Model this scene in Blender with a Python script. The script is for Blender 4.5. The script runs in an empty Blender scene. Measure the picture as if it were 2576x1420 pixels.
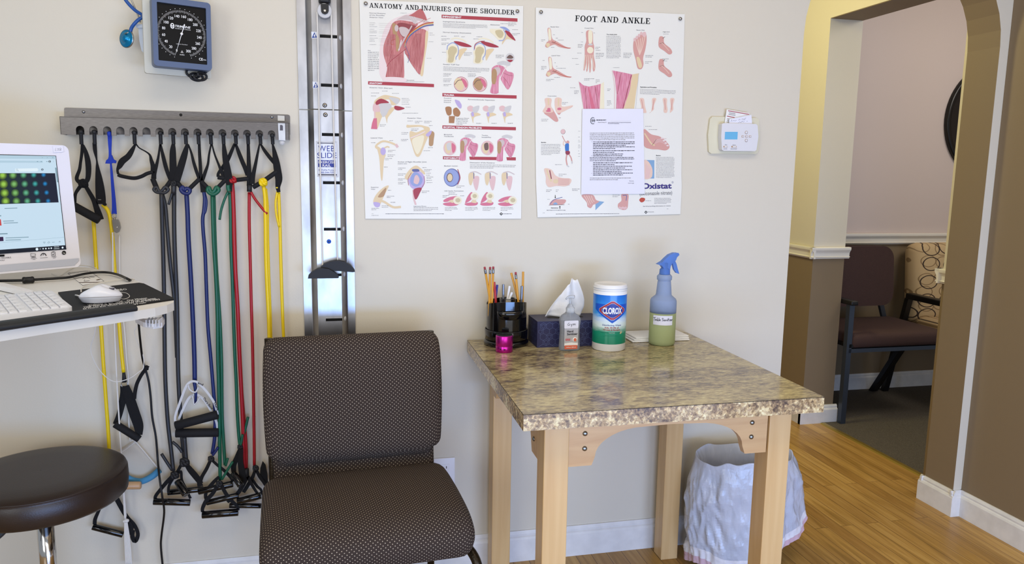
import bpy, math, random
from mathutils import Vector, Matrix, noise
from mathutils.geometry import tessellate_polygon
random.seed(7)
pi = math.pi
scn = bpy.context.scene
C = scn.collection

# ------------------------------------------------------------------ camera
YAW, PITCH, ROLL, FPX = .2270619, .1461026, .0152696, 1894.2
CAM = Vector((0, -2.40, 1.347))
fw = Vector((math.sin(YAW)*math.cos(PITCH), math.cos(YAW)*math.cos(PITCH), -math.sin(PITCH)))
r0 = Vector((math.cos(YAW), -math.sin(YAW), 0)); u0 = r0.cross(fw)
rt = r0*math.cos(ROLL)+u0*math.sin(ROLL); up = -r0*math.sin(ROLL)+u0*math.cos(ROLL)
cd = bpy.data.cameras.new('camera'); cam = bpy.data.objects.new('camera', cd); C.objects.link(cam)
cd.sensor_fit = 'HORIZONTAL'; cd.sensor_width = 36; cd.lens = FPX/2576*36; cd.clip_start = .02
M = Matrix((rt, up, -fw)).transposed().to_4x4(); M.translation = CAM
cam.matrix_world = M
scn.camera = cam

# ------------------------------------------------------------------ world, lights, exposure
scn.view_settings.view_transform = 'Standard'; scn.view_settings.look = 'None'
scn.view_settings.gamma = 1; scn.view_settings.use_curve_mapping = False
scn.view_settings.exposure = -0.16
w = bpy.data.worlds.new('world'); scn.world = w; w.use_nodes = True
w.node_tree.nodes['Background'].inputs[0].default_value = (.80, .88, 1, 1)
w.node_tree.nodes['Background'].inputs[1].default_value = .42

def area(name, loc, target, sx, sy, power, col):
    l = bpy.data.lights.new(name, 'AREA'); l.shape = 'RECTANGLE'; l.size = sx; l.size_y = sy
    l.energy = power; l.color = col
    o = bpy.data.objects.new(name, l); C.objects.link(o); o.location = loc
    o.rotation_euler = (Vector(target)-Vector(loc)).to_track_quat('-Z', 'Y').to_euler()
    return o
area('window_light_left', (-2.0, -3.9, 1.5), (.5, 0, .9), 1.3, 1.5, 36, (.92, .96, 1.0))
area('window_light_behind', (.9, -4.6, 1.3), (.9, 0, 1.0), 3.4, 1.5, 48, (.98, .98, 1.0))
area('blue_fill_low', (1.2, -3.6, .32), (.9, 0, .15), 3.2, .5, 98, (.27, .48, 1.0))  # added blue fill near the floor, no window there; cools the lower wall
area('ceiling_light', (.5, -1.5, 2.54), (.5, -1.1, 0), 2.4, .5, 20, (1.0, .86, .66))
area('hall_ceiling_light', (1.25, .95, 2.50), (2.45, 1.2, 1.2), .4, .4, 22, (1.0, .90, .46))
area('waiting_room_light', (3.7, .4, 2.5), (3.5, 1.4, 1.1), .9, .9, 21, (1.0, .92, .84))

# ------------------------------------------------------------------ measuring helpers (world points seen at a picture point)
def ray(x, y): return (x-1288)/FPX*rt-(y-710)/FPX*up+fw
def PY(x, y, Y=0.0):
    v = ray(x, y); return CAM+v*((Y-CAM.y)/v.y)
def PZ(x, y, Z):
    v = ray(x, y); return CAM+v*((Z-CAM.z)/v.z)
def PX(x, y, X):
    v = ray(x, y); return CAM+v*((X-CAM.x)/v.x)

# ------------------------------------------------------------------ materials
MATS = {}
def lin(h):
    if isinstance(h, str):
        h = h.lstrip('#'); h = [int(h[i:i+2], 16)/255 for i in (0, 2, 4)]
    return tuple(((c/12.92) if c <= .04045 else ((c+.055)/1.055)**2.4) for c in h)+(1,)
def mat(name, col, rough=.6, metal=0, trans=0, ior=1.45, emit=None, estr=1, coat=0, alpha=1, spec=None, bump=None, sss=0):
    m = bpy.data.materials.new(name); m.use_nodes = True
    b = m.node_tree.nodes['Principled BSDF']
    b.inputs['Base Color'].default_value = lin(col); b.inputs['Roughness'].default_value = rough
    b.inputs['Metallic'].default_value = metal; b.inputs['IOR'].default_value = ior
    b.inputs['Transmission Weight'].default_value = trans; b.inputs['Coat Weight'].default_value = coat
    b.inputs['Alpha'].default_value = alpha
    if spec is not None: b.inputs['Specular IOR Level'].default_value = spec
    if emit: b.inputs['Emission Color'].default_value = lin(emit); b.inputs['Emission Strength'].default_value = estr
    if bump:
        N = m.node_tree; t = N.nodes.new('ShaderNodeTexCoord'); n = N.nodes.new('ShaderNodeTexNoise'); n.inputs['Scale'].default_value = bump[0]
        n.inputs['Detail'].default_value = 4
        p = N.nodes.new('ShaderNodeBump'); p.inputs['Strength'].default_value = bump[1]; p.inputs['Distance'].default_value = .002
        N.links.new(t.outputs['Object'], n.inputs['Vector']); N.links.new(n.outputs['Fac'], p.inputs['Height']); N.links.new(p.outputs['Normal'], b.inputs['Normal'])
    MATS[name] = m
    return m
def nodes(m):
    N = m.node_tree
    def nd(t, **kw):
        n = N.nodes.new(t)
        for k, v in kw.items():
            if k.startswith('i_'): n.inputs[k[2:].replace('_', ' ')].default_value = v
            else: setattr(n, k, v)
        return n
    return N, nd, N.nodes['Principled BSDF'], N.links.new
def ramp(nd, stops, interp='LINEAR'):
    r = nd('ShaderNodeValToRGB'); r.color_ramp.interpolation = interp
    e = r.color_ramp.elements
    while len(e) < len(stops): e.new(.5)
    for i, (p, c) in enumerate(stops): e[i].position = p; e[i].color = lin(c)
    return r

mat('cream_paint', '#d7cfbc', .62, bump=(160, .12))
mat('brown_paint', '#847258', .6, bump=(150, .12))
mat('light_trim_paint', '#e3ded2', .45, bump=(30, .15))
mat('pink_paint', '#cfc0b8', .65, bump=(150, .1))
mat('ceiling_paint', '#e8e4da', .8)
mat('white', '#eceae6', .45); mat('gloss_white', '#f0eff0', .25)
mat('black', '#0b0b0d', .45); mat('gloss_black', '#08080a', .12, coat=.4); mat('rubber_black', '#1b1c1f', .6)
mat('webbing_black', '#0a0a0d', .85, bump=(900, .5)); mat('foam_black', '#101013', .8, bump=(600, .3))
mat('chrome', '#d6d2cc', .1, metal=1); mat('steel', '#a4a19c', .3, metal=1)
mat('screw', '#8f8f8f', .3, metal=1); mat('dark_hole', '#26231f', .8)
mat('tube_grey', '#2a2b2e', .45); mat('tube_blue', '#16245e', .4); mat('tube_green', '#0e5a40', .4)
mat('tube_red', '#a3121d', .4); mat('tube_yellow', '#e8c80a', .4); mat('strap_blue', '#1636a8', .7, bump=(900, .4))
mat('cord_white', '#dcd8cf', .7); mat('foam_blue', '#4a93bd', .7); mat('wood_dowel', '#c9a074', .5)
mat('steth_blue', '#1c4f96', .35); mat('steth_disc', '#0a7fae', .25, metal=.6)
mat('gauge_beige', '#c9c7b8', .5); mat('gauge_blue', '#51617f', .4); mat('gauge_face', '#0b0a09', .3, spec=.2); mat('print_white', '#e8e8e6', .5)
mat('basket_white', '#c3ccd6', .4)
mat('print_black', '#0e0d10', .6, spec=.2); mat('print_grey', '#9d9a97', .6); mat('print_dkgrey', '#55525a', .6)
mat('label_blue', '#1e3f8f', .35); mat('label_white', '#dfe3ea', .3); mat('logo_purple', '#3b2e77', .4); mat('logo_orange', '#cc5a3c', .4)
mat('banner_red', '#a8323f', .45)
mat('clear_plastic', '#e6e6e6', .12, trans=.75, alpha=1)
mat('plastic_frost', '#dcdcdc', .35, alpha=.75)
mat('clear_gel', '#d9dcdf', .08, trans=.72, ior=1.15); mat('label_frost', '#b4b3b6', .3)
mat('clear_pump', '#e9ecee', .15, trans=.7, ior=1.2)
mat('blue_plastic', '#6f97dd', .25, trans=.45, ior=1.15)
mat('bottle_blue', '#a9b9d6', .35, trans=.5, ior=1.1)
mat('bottle_green', '#b4bf8c', .35, trans=.3, ior=1.1)
mat('pink_metal', '#c62aa0', .3, metal=.85); mat('tissue', '#ecebe9', .85, bump=(60, .6))
mat('pencil_yellow', '#d99a2b', .4); mat('eraser', '#a8434a', .7); mat('red_plastic', '#b52a2a', .4); mat('pen_grey', '#7d8088', .3, metal=.6); mat('ink_blue', '#2a2a8c', .4)
mat('paper', '#eceae4', .7); mat('paper_cool', '#e3e2ea', .6)
mat('therm_beige', '#d9d3b8', .45); mat('therm_white', '#dcdbdd', .45); mat('lcd', '#5f9fc4', .3, emit='#5f9fc4', estr=.35)
mat('stool_leather', '#33271f', .38, bump=(300, .15)); mat('desk_white', '#e4e2dc', .5, bump=(200, .08)); mat('desk_edge', '#d2cdbf', .6)
mat('pad_black', '#0d0d10', .75); mat('wrist_black', '#16191b', .6)
mat('monitor_white', '#e4e2e8', .35); mat('key_white', '#e2e4ea', .4); mat('mouse_white', '#dfe3ee', .25)
mat('grille', '#b9bcc6', .6)
mat('bin_black', '#121214', .4); mat('liner_pink', '#d8b8c4', .5, alpha=.95)
mat('gold', '#b49a4a', .35, metal=.7); mat('mirror', '#0d0b0a', .08, coat=.5); mat('mirror_frame', '#14120f', .3)
mat('chair_steel', '#4a515c', .35, metal=.7); mat('chair_black', '#131213', .4)
mat('gold_vein', '#30271a', .3, metal=.6, bump=(200, .5)); mat('outlet_white', '#e9e7e8', .35)
mat('clorox_white', '#efefef', .35); mat('lid_white', '#e9e7e2', .3)
mat('c_red', '#a92b37', .4); mat('c_navy', '#1d2f8f', .4); mat('c_blue', '#1a56c0', .4); mat('c_green', '#0f8163', .4)
mat('tissue_line', '#5b6796', .5); mat('tissue_navy', '#23244d', .5); mat('tissue_top', '#3a3a52', .5)
mat('san_orange', '#d9694a', .5); mat('san_red', '#b94455', .5); mat('liquid_dk', '#5b5b5f', .2, trans=.5)

# illustration inks
for n, c in dict(muscle='#b6605f', muscle_dk='#8c3a40', muscle_pink='#cf6a80', skin='#dcb8b4', skin_lt='#e6d3cf', bone='#ddc69c', bone_dk='#b08a60', bone_brown='#a5744a',
                 artery='#b8462c', vein='#5a5f95', nerve='#d8b24a', fascia='#c9b7b3', cart_blue='#8f9cc8', cart_lil='#b7a6cf', crimson='#a02a3c', line_dk='#6a5048',
                 shirt_blue='#2f6fb8', shorts_red='#8c2b42', foot_pink='#d09a90', foot_lt='#e3c3b0', cream_bone='#e8dfc0', marrow='#c6b78e', blue_flat='#7fa3c4', grey_lt='#c9c6c2').items():
    mat('ink_'+n, c, .4)
def poster_paper():
    m = mat('poster_paper', '#e6e4da', .32, coat=.15)
    N, nd, b, L = nodes(m)
    t = nd('ShaderNodeTexCoord'); n = nd('ShaderNodeTexNoise'); n.inputs['Scale'].default_value = 5; p = nd('ShaderNodeBump'); p.inputs['Strength'].default_value = .25; p.inputs['Distance'].default_value = .01
    L(t.outputs['Object'], n.inputs['Vector']); L(n.outputs['Fac'], p.inputs['Height']); L(p.outputs['Normal'], b.inputs['Normal'])
poster_paper()
def muscle_mat():
    for nm, a, c in (('ink_fibre', '#a84f50', '#d08a88'), ('ink_fibre_pink', '#c25a78', '#e2a5b5')):
        m = mat(nm, a, .4); N, nd, b, L = nodes(m)
        t = nd('ShaderNodeTexCoord'); mp = nd('ShaderNodeMapping'); mp.inputs['Scale'].default_value = (420, 420, 25); mp.inputs['Rotation'].default_value = (0, .35, 0)
        n = nd('ShaderNodeTexNoise'); n.inputs['Scale'].default_value = 1; n.inputs['Detail'].default_value = 3
        r = ramp(nd, [(.3, a), (.7, c)])
        L(t.outputs['Object'], mp.inputs['Vector']); L(mp.outputs['Vector'], n.inputs['Vector']); L(n.outputs['Fac'], r.inputs['Fac']); L(r.outputs['Color'], b.inputs['Base Color'])
muscle_mat()
def wood_floor():
    m = mat('oak_floor', '#a87838', .34); N, nd, b, L = nodes(m)
    t = nd('ShaderNodeTexCoord'); mp = nd('ShaderNodeMapping'); mp.inputs['Rotation'].default_value = (0, 0, pi/2)
    br = nd('ShaderNodeTexBrick'); br.offset = .37; br.squash = 1
    br.inputs['Scale'].default_value = 1; br.inputs['Brick Width'].default_value = .95; br.inputs['Row Height'].default_value = .057; br.inputs['Mortar Size'].default_value = .0008
    br.inputs['Color1'].default_value = (0, 0, 0, 1); br.inputs['Color2'].default_value = (1, 1, 1, 1); br.inputs['Mortar'].default_value = (.5, .5, .5, 1); br.inputs['Bias'].default_value = 0
    n1 = nd('ShaderNodeTexNoise'); n1.inputs['Scale'].default_value = 1; n1.inputs['Detail'].default_value = 6; n1.inputs['Distortion'].default_value = 1.2
    mp2 = nd('ShaderNodeMapping'); mp2.inputs['Scale'].default_value = (38, 2.2, 1)
    vm = nd('ShaderNodeVectorMath', operation='MULTIPLY_ADD'); vm.inputs[1].default_value = (7, 7, 7)
    L(t.outputs['Object'], mp.inputs['Vector']); L(mp.outputs['Vector'], br.inputs['Vector'])
    L(t.outputs['Object'], mp2.inputs['Vector']); L(br.outputs['Color'], vm.inputs[0]); L(mp2.outputs['Vector'], vm.inputs[2]); L(vm.outputs['Vector'], n1.inputs['Vector'])
    r1 = ramp(nd, [(.28, '#a57f3a'), (.5, '#c49a50'), (.74, '#d6b06a')])
    L(n1.outputs['Fac'], r1.inputs['Fac'])
    r2 = ramp(nd, [(0, '#b9a587'), (1, '#ffffff')]); L(br.outputs['Color'], r2.inputs['Fac'])
    mx = nd('ShaderNodeMix', data_type='RGBA', blend_type='MULTIPLY'); mx.inputs[0].default_value = .55
    L(r1.outputs['Color'], mx.inputs[6]); L(r2.outputs['Color'], mx.inputs[7])
    mx2 = nd('ShaderNodeMix', data_type='RGBA'); L(br.outputs['Fac'], mx2.inputs[0]); L(mx.outputs[2], mx2.inputs[6]); mx2.inputs[7].default_value = lin('#3f2711')
    L(mx2.outputs[2], b.inputs['Base Color'])
    bp = nd('ShaderNodeBump'); bp.inputs['Strength'].default_value = .15; bp.inputs['Distance'].default_value = .002; L(n1.outputs['Fac'], bp.inputs['Height']); L(bp.outputs['Normal'], b.inputs['Normal'])
wood_floor()
def maple(name, a, c, sc=(60, 60, 3)):
    m = mat(name, a, .38, coat=.1); N, nd, b, L = nodes(m)
    t = nd('ShaderNodeTexCoord'); mp = nd('ShaderNodeMapping'); mp.inputs['Scale'].default_value = sc
    n = nd('ShaderNodeTexNoise'); n.inputs['Scale'].default_value = 1; n.inputs['Detail'].default_value = 5; n.inputs['Distortion'].default_value = .8
    r = ramp(nd, [(.3, a), (.7, c)])
    L(t.outputs['Object'], mp.inputs['Vector']); L(mp.outputs['Vector'], n.inputs['Vector']); L(n.outputs['Fac'], r.inputs['Fac']); L(r.outputs['Color'], b.inputs['Base Color'])
maple('maple', '#c9a16a', '#d8b680', (26, 26, 1.6)); maple('maple_apron', '#c09664', '#d2ac78', (3, 30, 26)); maple('dowel', '#b98f63', '#d3ad80', (5, 80, 80))
def granite(name, stretch, edge=False):
    m = mat(name, '#8f7f5c', .20, coat=.25); N, nd, b, L = nodes(m)
    t = nd('ShaderNodeTexCoord'); mp = nd('ShaderNodeMapping'); mp.inputs['Scale'].default_value = stretch
    L(t.outputs['Object'], mp.inputs['Vector'])
    n = nd('ShaderNodeTexNoise'); n.inputs['Scale'].default_value = 85; n.inputs['Detail'].default_value = 9; n.inputs['Roughness'].default_value = .68; n.inputs['Distortion'].default_value = .5
    n2 = nd('ShaderNodeTexNoise'); n2.inputs['Scale'].default_value = 16; n2.inputs['Detail'].default_value = 4
    L(mp.outputs['Vector'], n.inputs['Vector']); L(mp.outputs['Vector'], n2.inputs['Vector'])
    ad = nd('ShaderNodeMath', operation='MULTIPLY_ADD'); ad.inputs[1].default_value = .55; L(n2.outputs['Fac'], ad.inputs[0]); L(n.outputs['Fac'], ad.inputs[2])
    r = ramp(nd, [(.58, '#5a4d42'), (.68, '#7f725c'), (.76, '#9d9070'), (.84, '#b3a67e'), (.95, '#c9bd92')] if not edge else [(.56, '#4f3d30'), (.66, '#806a50'), (.74, '#a08a68'), (.80, '#bba885'), (.92, '#dccfae')])
    L(ad.outputs['Value'], r.inputs['Fac'])
    v = nd('ShaderNodeTexVoronoi'); v.inputs['Scale'].default_value = 170 if edge else 240; L(mp.outputs['Vector'], v.inputs['Vector'])
    hs = nd('ShaderNodeRGBToBW'); L(v.outputs['Color'], hs.inputs[0])
    rv = ramp(nd, [(.15, '#6b5a48'), (.45, '#b8ab90'), (.8, '#f2e8cc')]); L(hs.outputs[0], rv.inputs['Fac'])
    mx = nd('ShaderNodeMix', data_type='RGBA', blend_type='OVERLAY' if edge else 'SOFT_LIGHT'); mx.inputs[0].default_value = .55 if edge else .45
    L(r.outputs['Color'], mx.inputs[6]); L(rv.outputs['Color'], mx.inputs[7]); L(mx.outputs[2], b.inputs['Base Color'])
granite('granite_top', (.42, 1, 1)); granite('granite_edge', (1, 1, 1), True)
def dotted():
    m = mat('dotted_fabric', '#3b3029', .9); N, nd, b, L = nodes(m)
    t = nd('ShaderNodeTexCoord'); uv = nd('ShaderNodeMapping'); uv.inputs['Scale'].default_value = (184, 184, 1); uv.inputs['Rotation'].default_value = (0, 0, .06)
    L(t.outputs['UV'], uv.inputs['Vector'])
    # staggered rows of dots
    sx = nd('ShaderNodeSeparateXYZ'); L(uv.outputs['Vector'], sx.inputs[0])
    def mth(op, a, bb=None, c=None):
        n = nd('ShaderNodeMath', operation=op)
        for i, v in enumerate((a, bb, c)):
            if v is None: continue
            if isinstance(v, (int, float)): n.inputs[i].default_value = v
            else: L(v, n.inputs[i])
        return n.outputs[0]
    yy = mth('MULTIPLY', sx.outputs[1], 1.0); row = mth('FLOOR', yy)
    off = mth('MULTIPLY', mth('MODULO', row, 2), .5)
    fx = mth('SUBTRACT', mth('FRACT', mth('ADD', mth('MULTIPLY', sx.outputs[0], .47), mth('MULTIPLY', mth('FRACT', mth('MULTIPLY', row, .5)), 1.0))), .5)
    fy = mth('SUBTRACT', mth('FRACT', yy), .5)
    d = mth('SQRT', mth('ADD', mth('POWER', mth('MULTIPLY', mth('ABSOLUTE', fx), 2.1), 2), mth('POWER', mth('ABSOLUTE', fy), 2)))
    k = mth('LESS_THAN', d, .225)
    n = nd('ShaderNodeTexNoise'); n.inputs['Scale'].default_value = 700; L(t.outputs['UV'], n.inputs['Vector'])
    r = ramp(nd, [(.3, '#291f19'), (.7, '#3d3028')]); L(n.outputs['Fac'], r.inputs['Fac'])
    mx = nd('ShaderNodeMix', data_type='RGBA'); L(k, mx.inputs[0]); L(r.outputs['Color'], mx.inputs[6]); mx.inputs[7].default_value = lin('#b3a48d')
    L(mx.outputs[2], b.inputs['Base Color'])
    bp = nd('ShaderNodeBump'); bp.inputs['Strength'].default_value = .3; bp.inputs['Distance'].default_value = .001; L(n.outputs['Fac'], bp.inputs['Height']); L(bp.outputs['Normal'], b.inputs['Normal'])
dotted()
def noisy(name, a, c, scale, rough, metal=0, stretch=(1, 1, 1), bumps=.3, lo=.35, hi=.65):
    m = mat(name, a, rough, metal=metal); N, nd, b, L = nodes(m)
    t = nd('ShaderNodeTexCoord'); mp = nd('ShaderNodeMapping'); mp.inputs['Scale'].default_value = stretch
    n = nd('ShaderNodeTexNoise'); n.inputs['Scale'].default_value = scale; n.inputs['Detail'].default_value = 4
    r = ramp(nd, [(lo, a), (hi, c)]); bp = nd('ShaderNodeBump'); bp.inputs['Strength'].default_value = bumps; bp.inputs['Distance'].default_value = .001
    L(t.outputs['Object'], mp.inputs['Vector']); L(mp.outputs['Vector'], n.inputs['Vector']); L(n.outputs['Fac'], r.inputs['Fac']); L(r.outputs['Color'], b.inputs['Base Color'])
    L(n.outputs['Fac'], bp.inputs['Height']); L(bp.outputs['Normal'], b.inputs['Normal'])
noisy('carpet', '#3a352e', '#6a6255', 420, .95, bumps=1)
noisy('brown_fabric', '#3d2a26', '#4a3531', 500, .9)
noisy('brushed', '#5a5552', '#6a6561', 60, .36, metal=1, stretch=(1, 1, 30), bumps=.05)
noisy('aluminium', '#98989b', '#bcbcbf', 14, .33, metal=1, stretch=(1, 1, .5), bumps=.04)
noisy('baseboard_paint', '#dcdad6', '#e6e4e0', 20, .42, bumps=.2)
noisy('liner_film', '#bcc2d0', '#c9cdd9', 26, .25, bumps=1.0, stretch=(1, 1, .5)); [setattr(n.inputs['Distance'], 'default_value', .006) for n in MATS['liner_film'].node_tree.nodes if n.type == 'BUMP']; noisy('liner_hem', '#e2e2ea', '#eeeef2', 30, .35)
def ringfabric():
    m = mat('ring_fabric', '#bfa27a', .85); N, nd, b, L = nodes(m)
    t = nd('ShaderNodeTexCoord'); sp = nd('ShaderNodeSeparateXYZ'); L(t.outputs['Object'], sp.inputs[0])
    col = None
    for sx_, sz_, off, rc in ((7.5, 11, .0, '#8d7350'), (6.5, 9.5, 4.3, '#352720')):
        cb = nd('ShaderNodeCombineXYZ'); a1 = nd('ShaderNodeMath', operation='MULTIPLY_ADD'); a2 = nd('ShaderNodeMath', operation='MULTIPLY_ADD')
        a1.inputs[1].default_value = sx_; a1.inputs[2].default_value = off; a2.inputs[1].default_value = sz_; a2.inputs[2].default_value = off
        L(sp.outputs[0], a1.inputs[0]); L(sp.outputs[2], a2.inputs[0]); L(a1.outputs[0], cb.inputs[0]); L(a2.outputs[0], cb.inputs[1])
        v = nd('ShaderNodeTexVoronoi'); v.voronoi_dimensions = '2D'; v.inputs['Scale'].default_value = 1; v.inputs['Randomness'].default_value = .35
        L(cb.outputs[0], v.inputs['Vector'])
        r = ramp(nd, [(0, '#000000'), (.35, '#000000'), (.36, '#ffffff'), (.40, '#ffffff'), (.41, '#000000')]); L(v.outputs['Distance'], r.inputs['Fac'])
        mx = nd('ShaderNodeMix', data_type='RGBA'); L(r.outputs['Color'], mx.inputs[0])
        if col is None: mx.inputs[6].default_value = lin('#c6ab80')
        else: L(col, mx.inputs[6])
        mx.inputs[7].default_value = lin(rc); col = mx.outputs[2]
    L(col, b.inputs['Base Color'])
ringfabric()
def clorox():
    m = mat('clorox_label', '#1d74cf', .3, coat=.2); N, nd, b, L = nodes(m)
    t = nd('ShaderNodeTexCoord'); s = nd('ShaderNodeSeparateXYZ'); L(t.outputs['Object'], s.inputs[0])
    n = nd('ShaderNodeTexNoise'); n.inputs['Scale'].default_value = 30; mp = nd('ShaderNodeMapping'); mp.inputs['Scale'].default_value = (1, 1, 4); L(t.outputs['Object'], mp.inputs['Vector']); L(mp.outputs['Vector'], n.inputs['Vector'])
    a = nd('ShaderNodeMath', operation='MULTIPLY_ADD'); a.inputs[1].default_value = .02; L(n.outputs['Fac'], a.inputs[0]); L(s.outputs[2], a.inputs[2])
    mr = nd('ShaderNodeMapRange'); mr.inputs['From Min'].default_value = .025; mr.inputs['From Max'].default_value = .195; L(a.outputs[0], mr.inputs['Value'])
    r = ramp(nd, [(0, '#0e7d60'), (.27, '#159070'), (.40, '#dfeee8'), (.50, '#d5e6f2'), (.60, '#3d9fe6'), (1, '#1568cc')])
    L(mr.outputs[0], r.inputs['Fac']); L(r.outputs['Color'], b.inputs['Base Color'])
clorox()

# ------------------------------------------------------------------ mesh builder
class MB:
    def __init__(s): s.v = []; s.f = []; s.m = []; s.ms = []; s.uv = {}; s.sm = []
    def mi(s, m):
        if m not in s.ms: s.ms.append(m)
        return s.ms.index(m)
    def add(s, vs, fs, m, uvs=None, smooth=False):
        o = len(s.v); s.v += [Vector(v) for v in vs]; i = s.mi(m)
        for k, f in enumerate(fs):
            s.f.append([o+a for a in f]); s.m.append(i); s.sm.append(smooth)
            if uvs: s.uv[len(s.f)-1] = [uvs[a] for a in f]
        return s
    def box(s, c, d, m, ax=None, bev=0):
        c = Vector(c); X, Y, Z = ax if ax else (Vector((1, 0, 0)), Vector((0, 1, 0)), Vector((0, 0, 1)))
        hx, hy, hz = d[0]/2, d[1]/2, d[2]/2
        if bev > 0:
            import bmesh
            bm = bmesh.new(); bmesh.ops.create_cube(bm, size=1)
            for v in bm.verts: v.co = Vector((v.co.x*d[0], v.co.y*d[1], v.co.z*d[2]))
            bmesh.ops.bevel(bm, geom=list(bm.edges), offset=min(bev, .49*min(d)), segments=3, profile=.5, affect='EDGES')
            vs = [c+X*v.co.x+Y*v.co.y+Z*v.co.z for v in bm.verts]; bm.verts.index_update()
            s.add(vs, [[v.index for v in f.verts] for f in bm.faces], m, smooth=True); bm.free(); return s
        vs = [c+X*(hx*a)+Y*(hy*b)+Z*(hz*e) for a in (-1, 1) for b in (-1, 1) for e in (-1, 1)]
        return s.add(vs, [(0, 1, 3, 2), (4, 6, 7, 5), (0, 4, 5, 1), (2, 3, 7, 6), (0, 2, 6, 4), (1, 5, 7, 3)], m)
    def bb(s, lo, hi, m, bev=0):
        lo, hi = Vector(lo), Vector(hi); return s.box((lo+hi)/2, hi-lo, m, bev=bev)
    def prism(s, pts, off, m, msides=None):   # 3D polygon pts extruded by vector off
        pts = [Vector(p) for p in pts]; n = len(pts); off = Vector(off)
        tr = tessellate_polygon([pts])
        s.add(pts, [list(t) for t in tr], m)
        s.add([p+off for p in pts], [list(reversed(t)) for t in tr], m)
        vs = pts+[p+off for p in pts]
        s.add(vs, [(i, (i+1) % n, n+(i+1) % n, n+i) for i in range(n)], msides or m)
        return s
    def poly(s, pts, m):
        pts = [Vector(p) for p in pts]
        return s.add(pts, [list(t) for t in tessellate_polygon([pts])], m)
    def lathe(s, prof, m, c=(0, 0, 0), n=32, ax=None, sx=1, sy=1, caps=True, smooth=True):
        c = Vector(c); X, Y, Z = ax if ax else (Vector((1, 0, 0)), Vector((0, 1, 0)), Vector((0, 0, 1)))
        vs = []
        for r, z in prof:
            for k in range(n):
                a = 2*pi*k/n; vs.append(c+X*(r*sx*math.cos(a))+Y*(r*sy*math.sin(a))+Z*z)
        fs = [(i*n+k, i*n+(k+1) % n, (i+1)*n+(k+1) % n, (i+1)*n+k) for i in range(len(prof)-1) for k in range(n)]
        if caps:
            fs.append(list(range(n))[::-1]); fs.append([(len(prof)-1)*n+k for k in range(n)])
        return s.add(vs, fs, m, smooth=smooth)
    def tube(s, pts, r, m, n=10, sub=6, closed=False, caps=True, taper=None):
        P = smooth_pts(pts, sub, closed) if sub > 1 else [Vector(p) for p in pts]
        N = len(P); vs = []; prev = None
        for i in range(N):
            if closed: t = (P[(i+1) % N]-P[i-1])
            else: t = (P[min(i+1, N-1)]-P[max(i-1, 0)])
            t = t.normalized() if t.length > 1e-9 else Vector((0, 0, 1))
            if prev is None:
                a = Vector((0, 1, 0)) if abs(t.y) < .9 else Vector((1, 0, 0)); x = t.cross(a).normalized()
            else:
                x = prev-t*prev.dot(t); x = x.normalized() if x.length > 1e-6 else t.orthogonal().normalized()
            prev = x; y = t.cross(x)
            rr = r if taper is None else r*(taper[0]+(taper[1]-taper[0])*i/(N-1))
            for k in range(n):
                a = 2*pi*k/n; vs.append(P[i]+x*(rr*math.cos(a))+y*(rr*math.sin(a)))
        last = N if closed else N-1
        fs = [(i*n+k, i*n+(k+1) % n, ((i+1) % N)*n+(k+1) % n, ((i+1) % N)*n+k) for i in range(last) for k in range(n)]
        if caps and not closed: fs.append(list(range(n))[::-1]); fs.append([(N-1)*n+k for k in range(n)])
        return s.add(vs, fs, m, smooth=True)
    def strap(s, pts, ws, m, th=.002, nrm=(0, -1, 0), sub=5):   # flat webbing; ws one width or a width per point
        if not isinstance(ws, (list, tuple)): ws = [ws]*len(pts)
        Q = smooth_pts([Vector((p[0], p[1], p[2])) for p in pts], sub); Wd = smooth_pts([Vector((a, 0, 0)) for a in ws], sub)
        nrm = Vector(nrm); N = len(Q); vs = []
        for i in range(N):
            t = (Q[min(i+1, N-1)]-Q[max(i-1, 0)]).normalized(); x = t.cross(nrm)
            x = x.normalized() if x.length > 1e-6 else Vector((1, 0, 0)); nn = x.cross(t).normalized(); h = Wd[i].x/2
            vs += [Q[i]-x*h-nn*th/2, Q[i]+x*h-nn*th/2, Q[i]+x*h+nn*th/2, Q[i]-x*h+nn*th/2]
        fs = [(i*4+k, i*4+(k+1) % 4, i*4+4+(k+1) % 4, i*4+4+k) for i in range(N-1) for k in range(4)]+[(3, 2, 1, 0), (N*4-4, N*4-3, N*4-2, N*4-1)]
        return s.add(vs, fs, m)
    def ball(s, c, r, m, n=14, sc=(1, 1, 1), ax=None):
        prof = [(max(1e-4, r*math.sin(pi*i/n)), -r*math.cos(pi*i/n)*sc[2]) for i in range(n+1)]
        return s.lathe(prof, m, c, n=max(12, n), sx=sc[0], sy=sc[1], ax=ax)
    def text(s, txt, fm, box, m, bold=0, shear=0, fit=True, align='L', space=1.0):
        x0, y0, x1, y1 = box        # y0 baseline, y1 cap top in the map's 2D frame
        vs, fs, b = glyphs(txt, bold, shear, space)
        if not vs: return s
        bx0, bx1, bh = b; sx = (x1-x0)/(bx1-bx0) if fit else (y1-y0)/bh
        if not fit: sx = abs(sx)*(1 if x1 >= x0 else -1)
        ox = x0
        if not fit and align == 'C': ox = (x0+x1)/2-(bx1-bx0)*sx/2
        return s.add([fm(ox+(v[0]-bx0)*sx, y0+v[1]/bh*(y1-y0)) for v in vs], fs, m)
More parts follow.
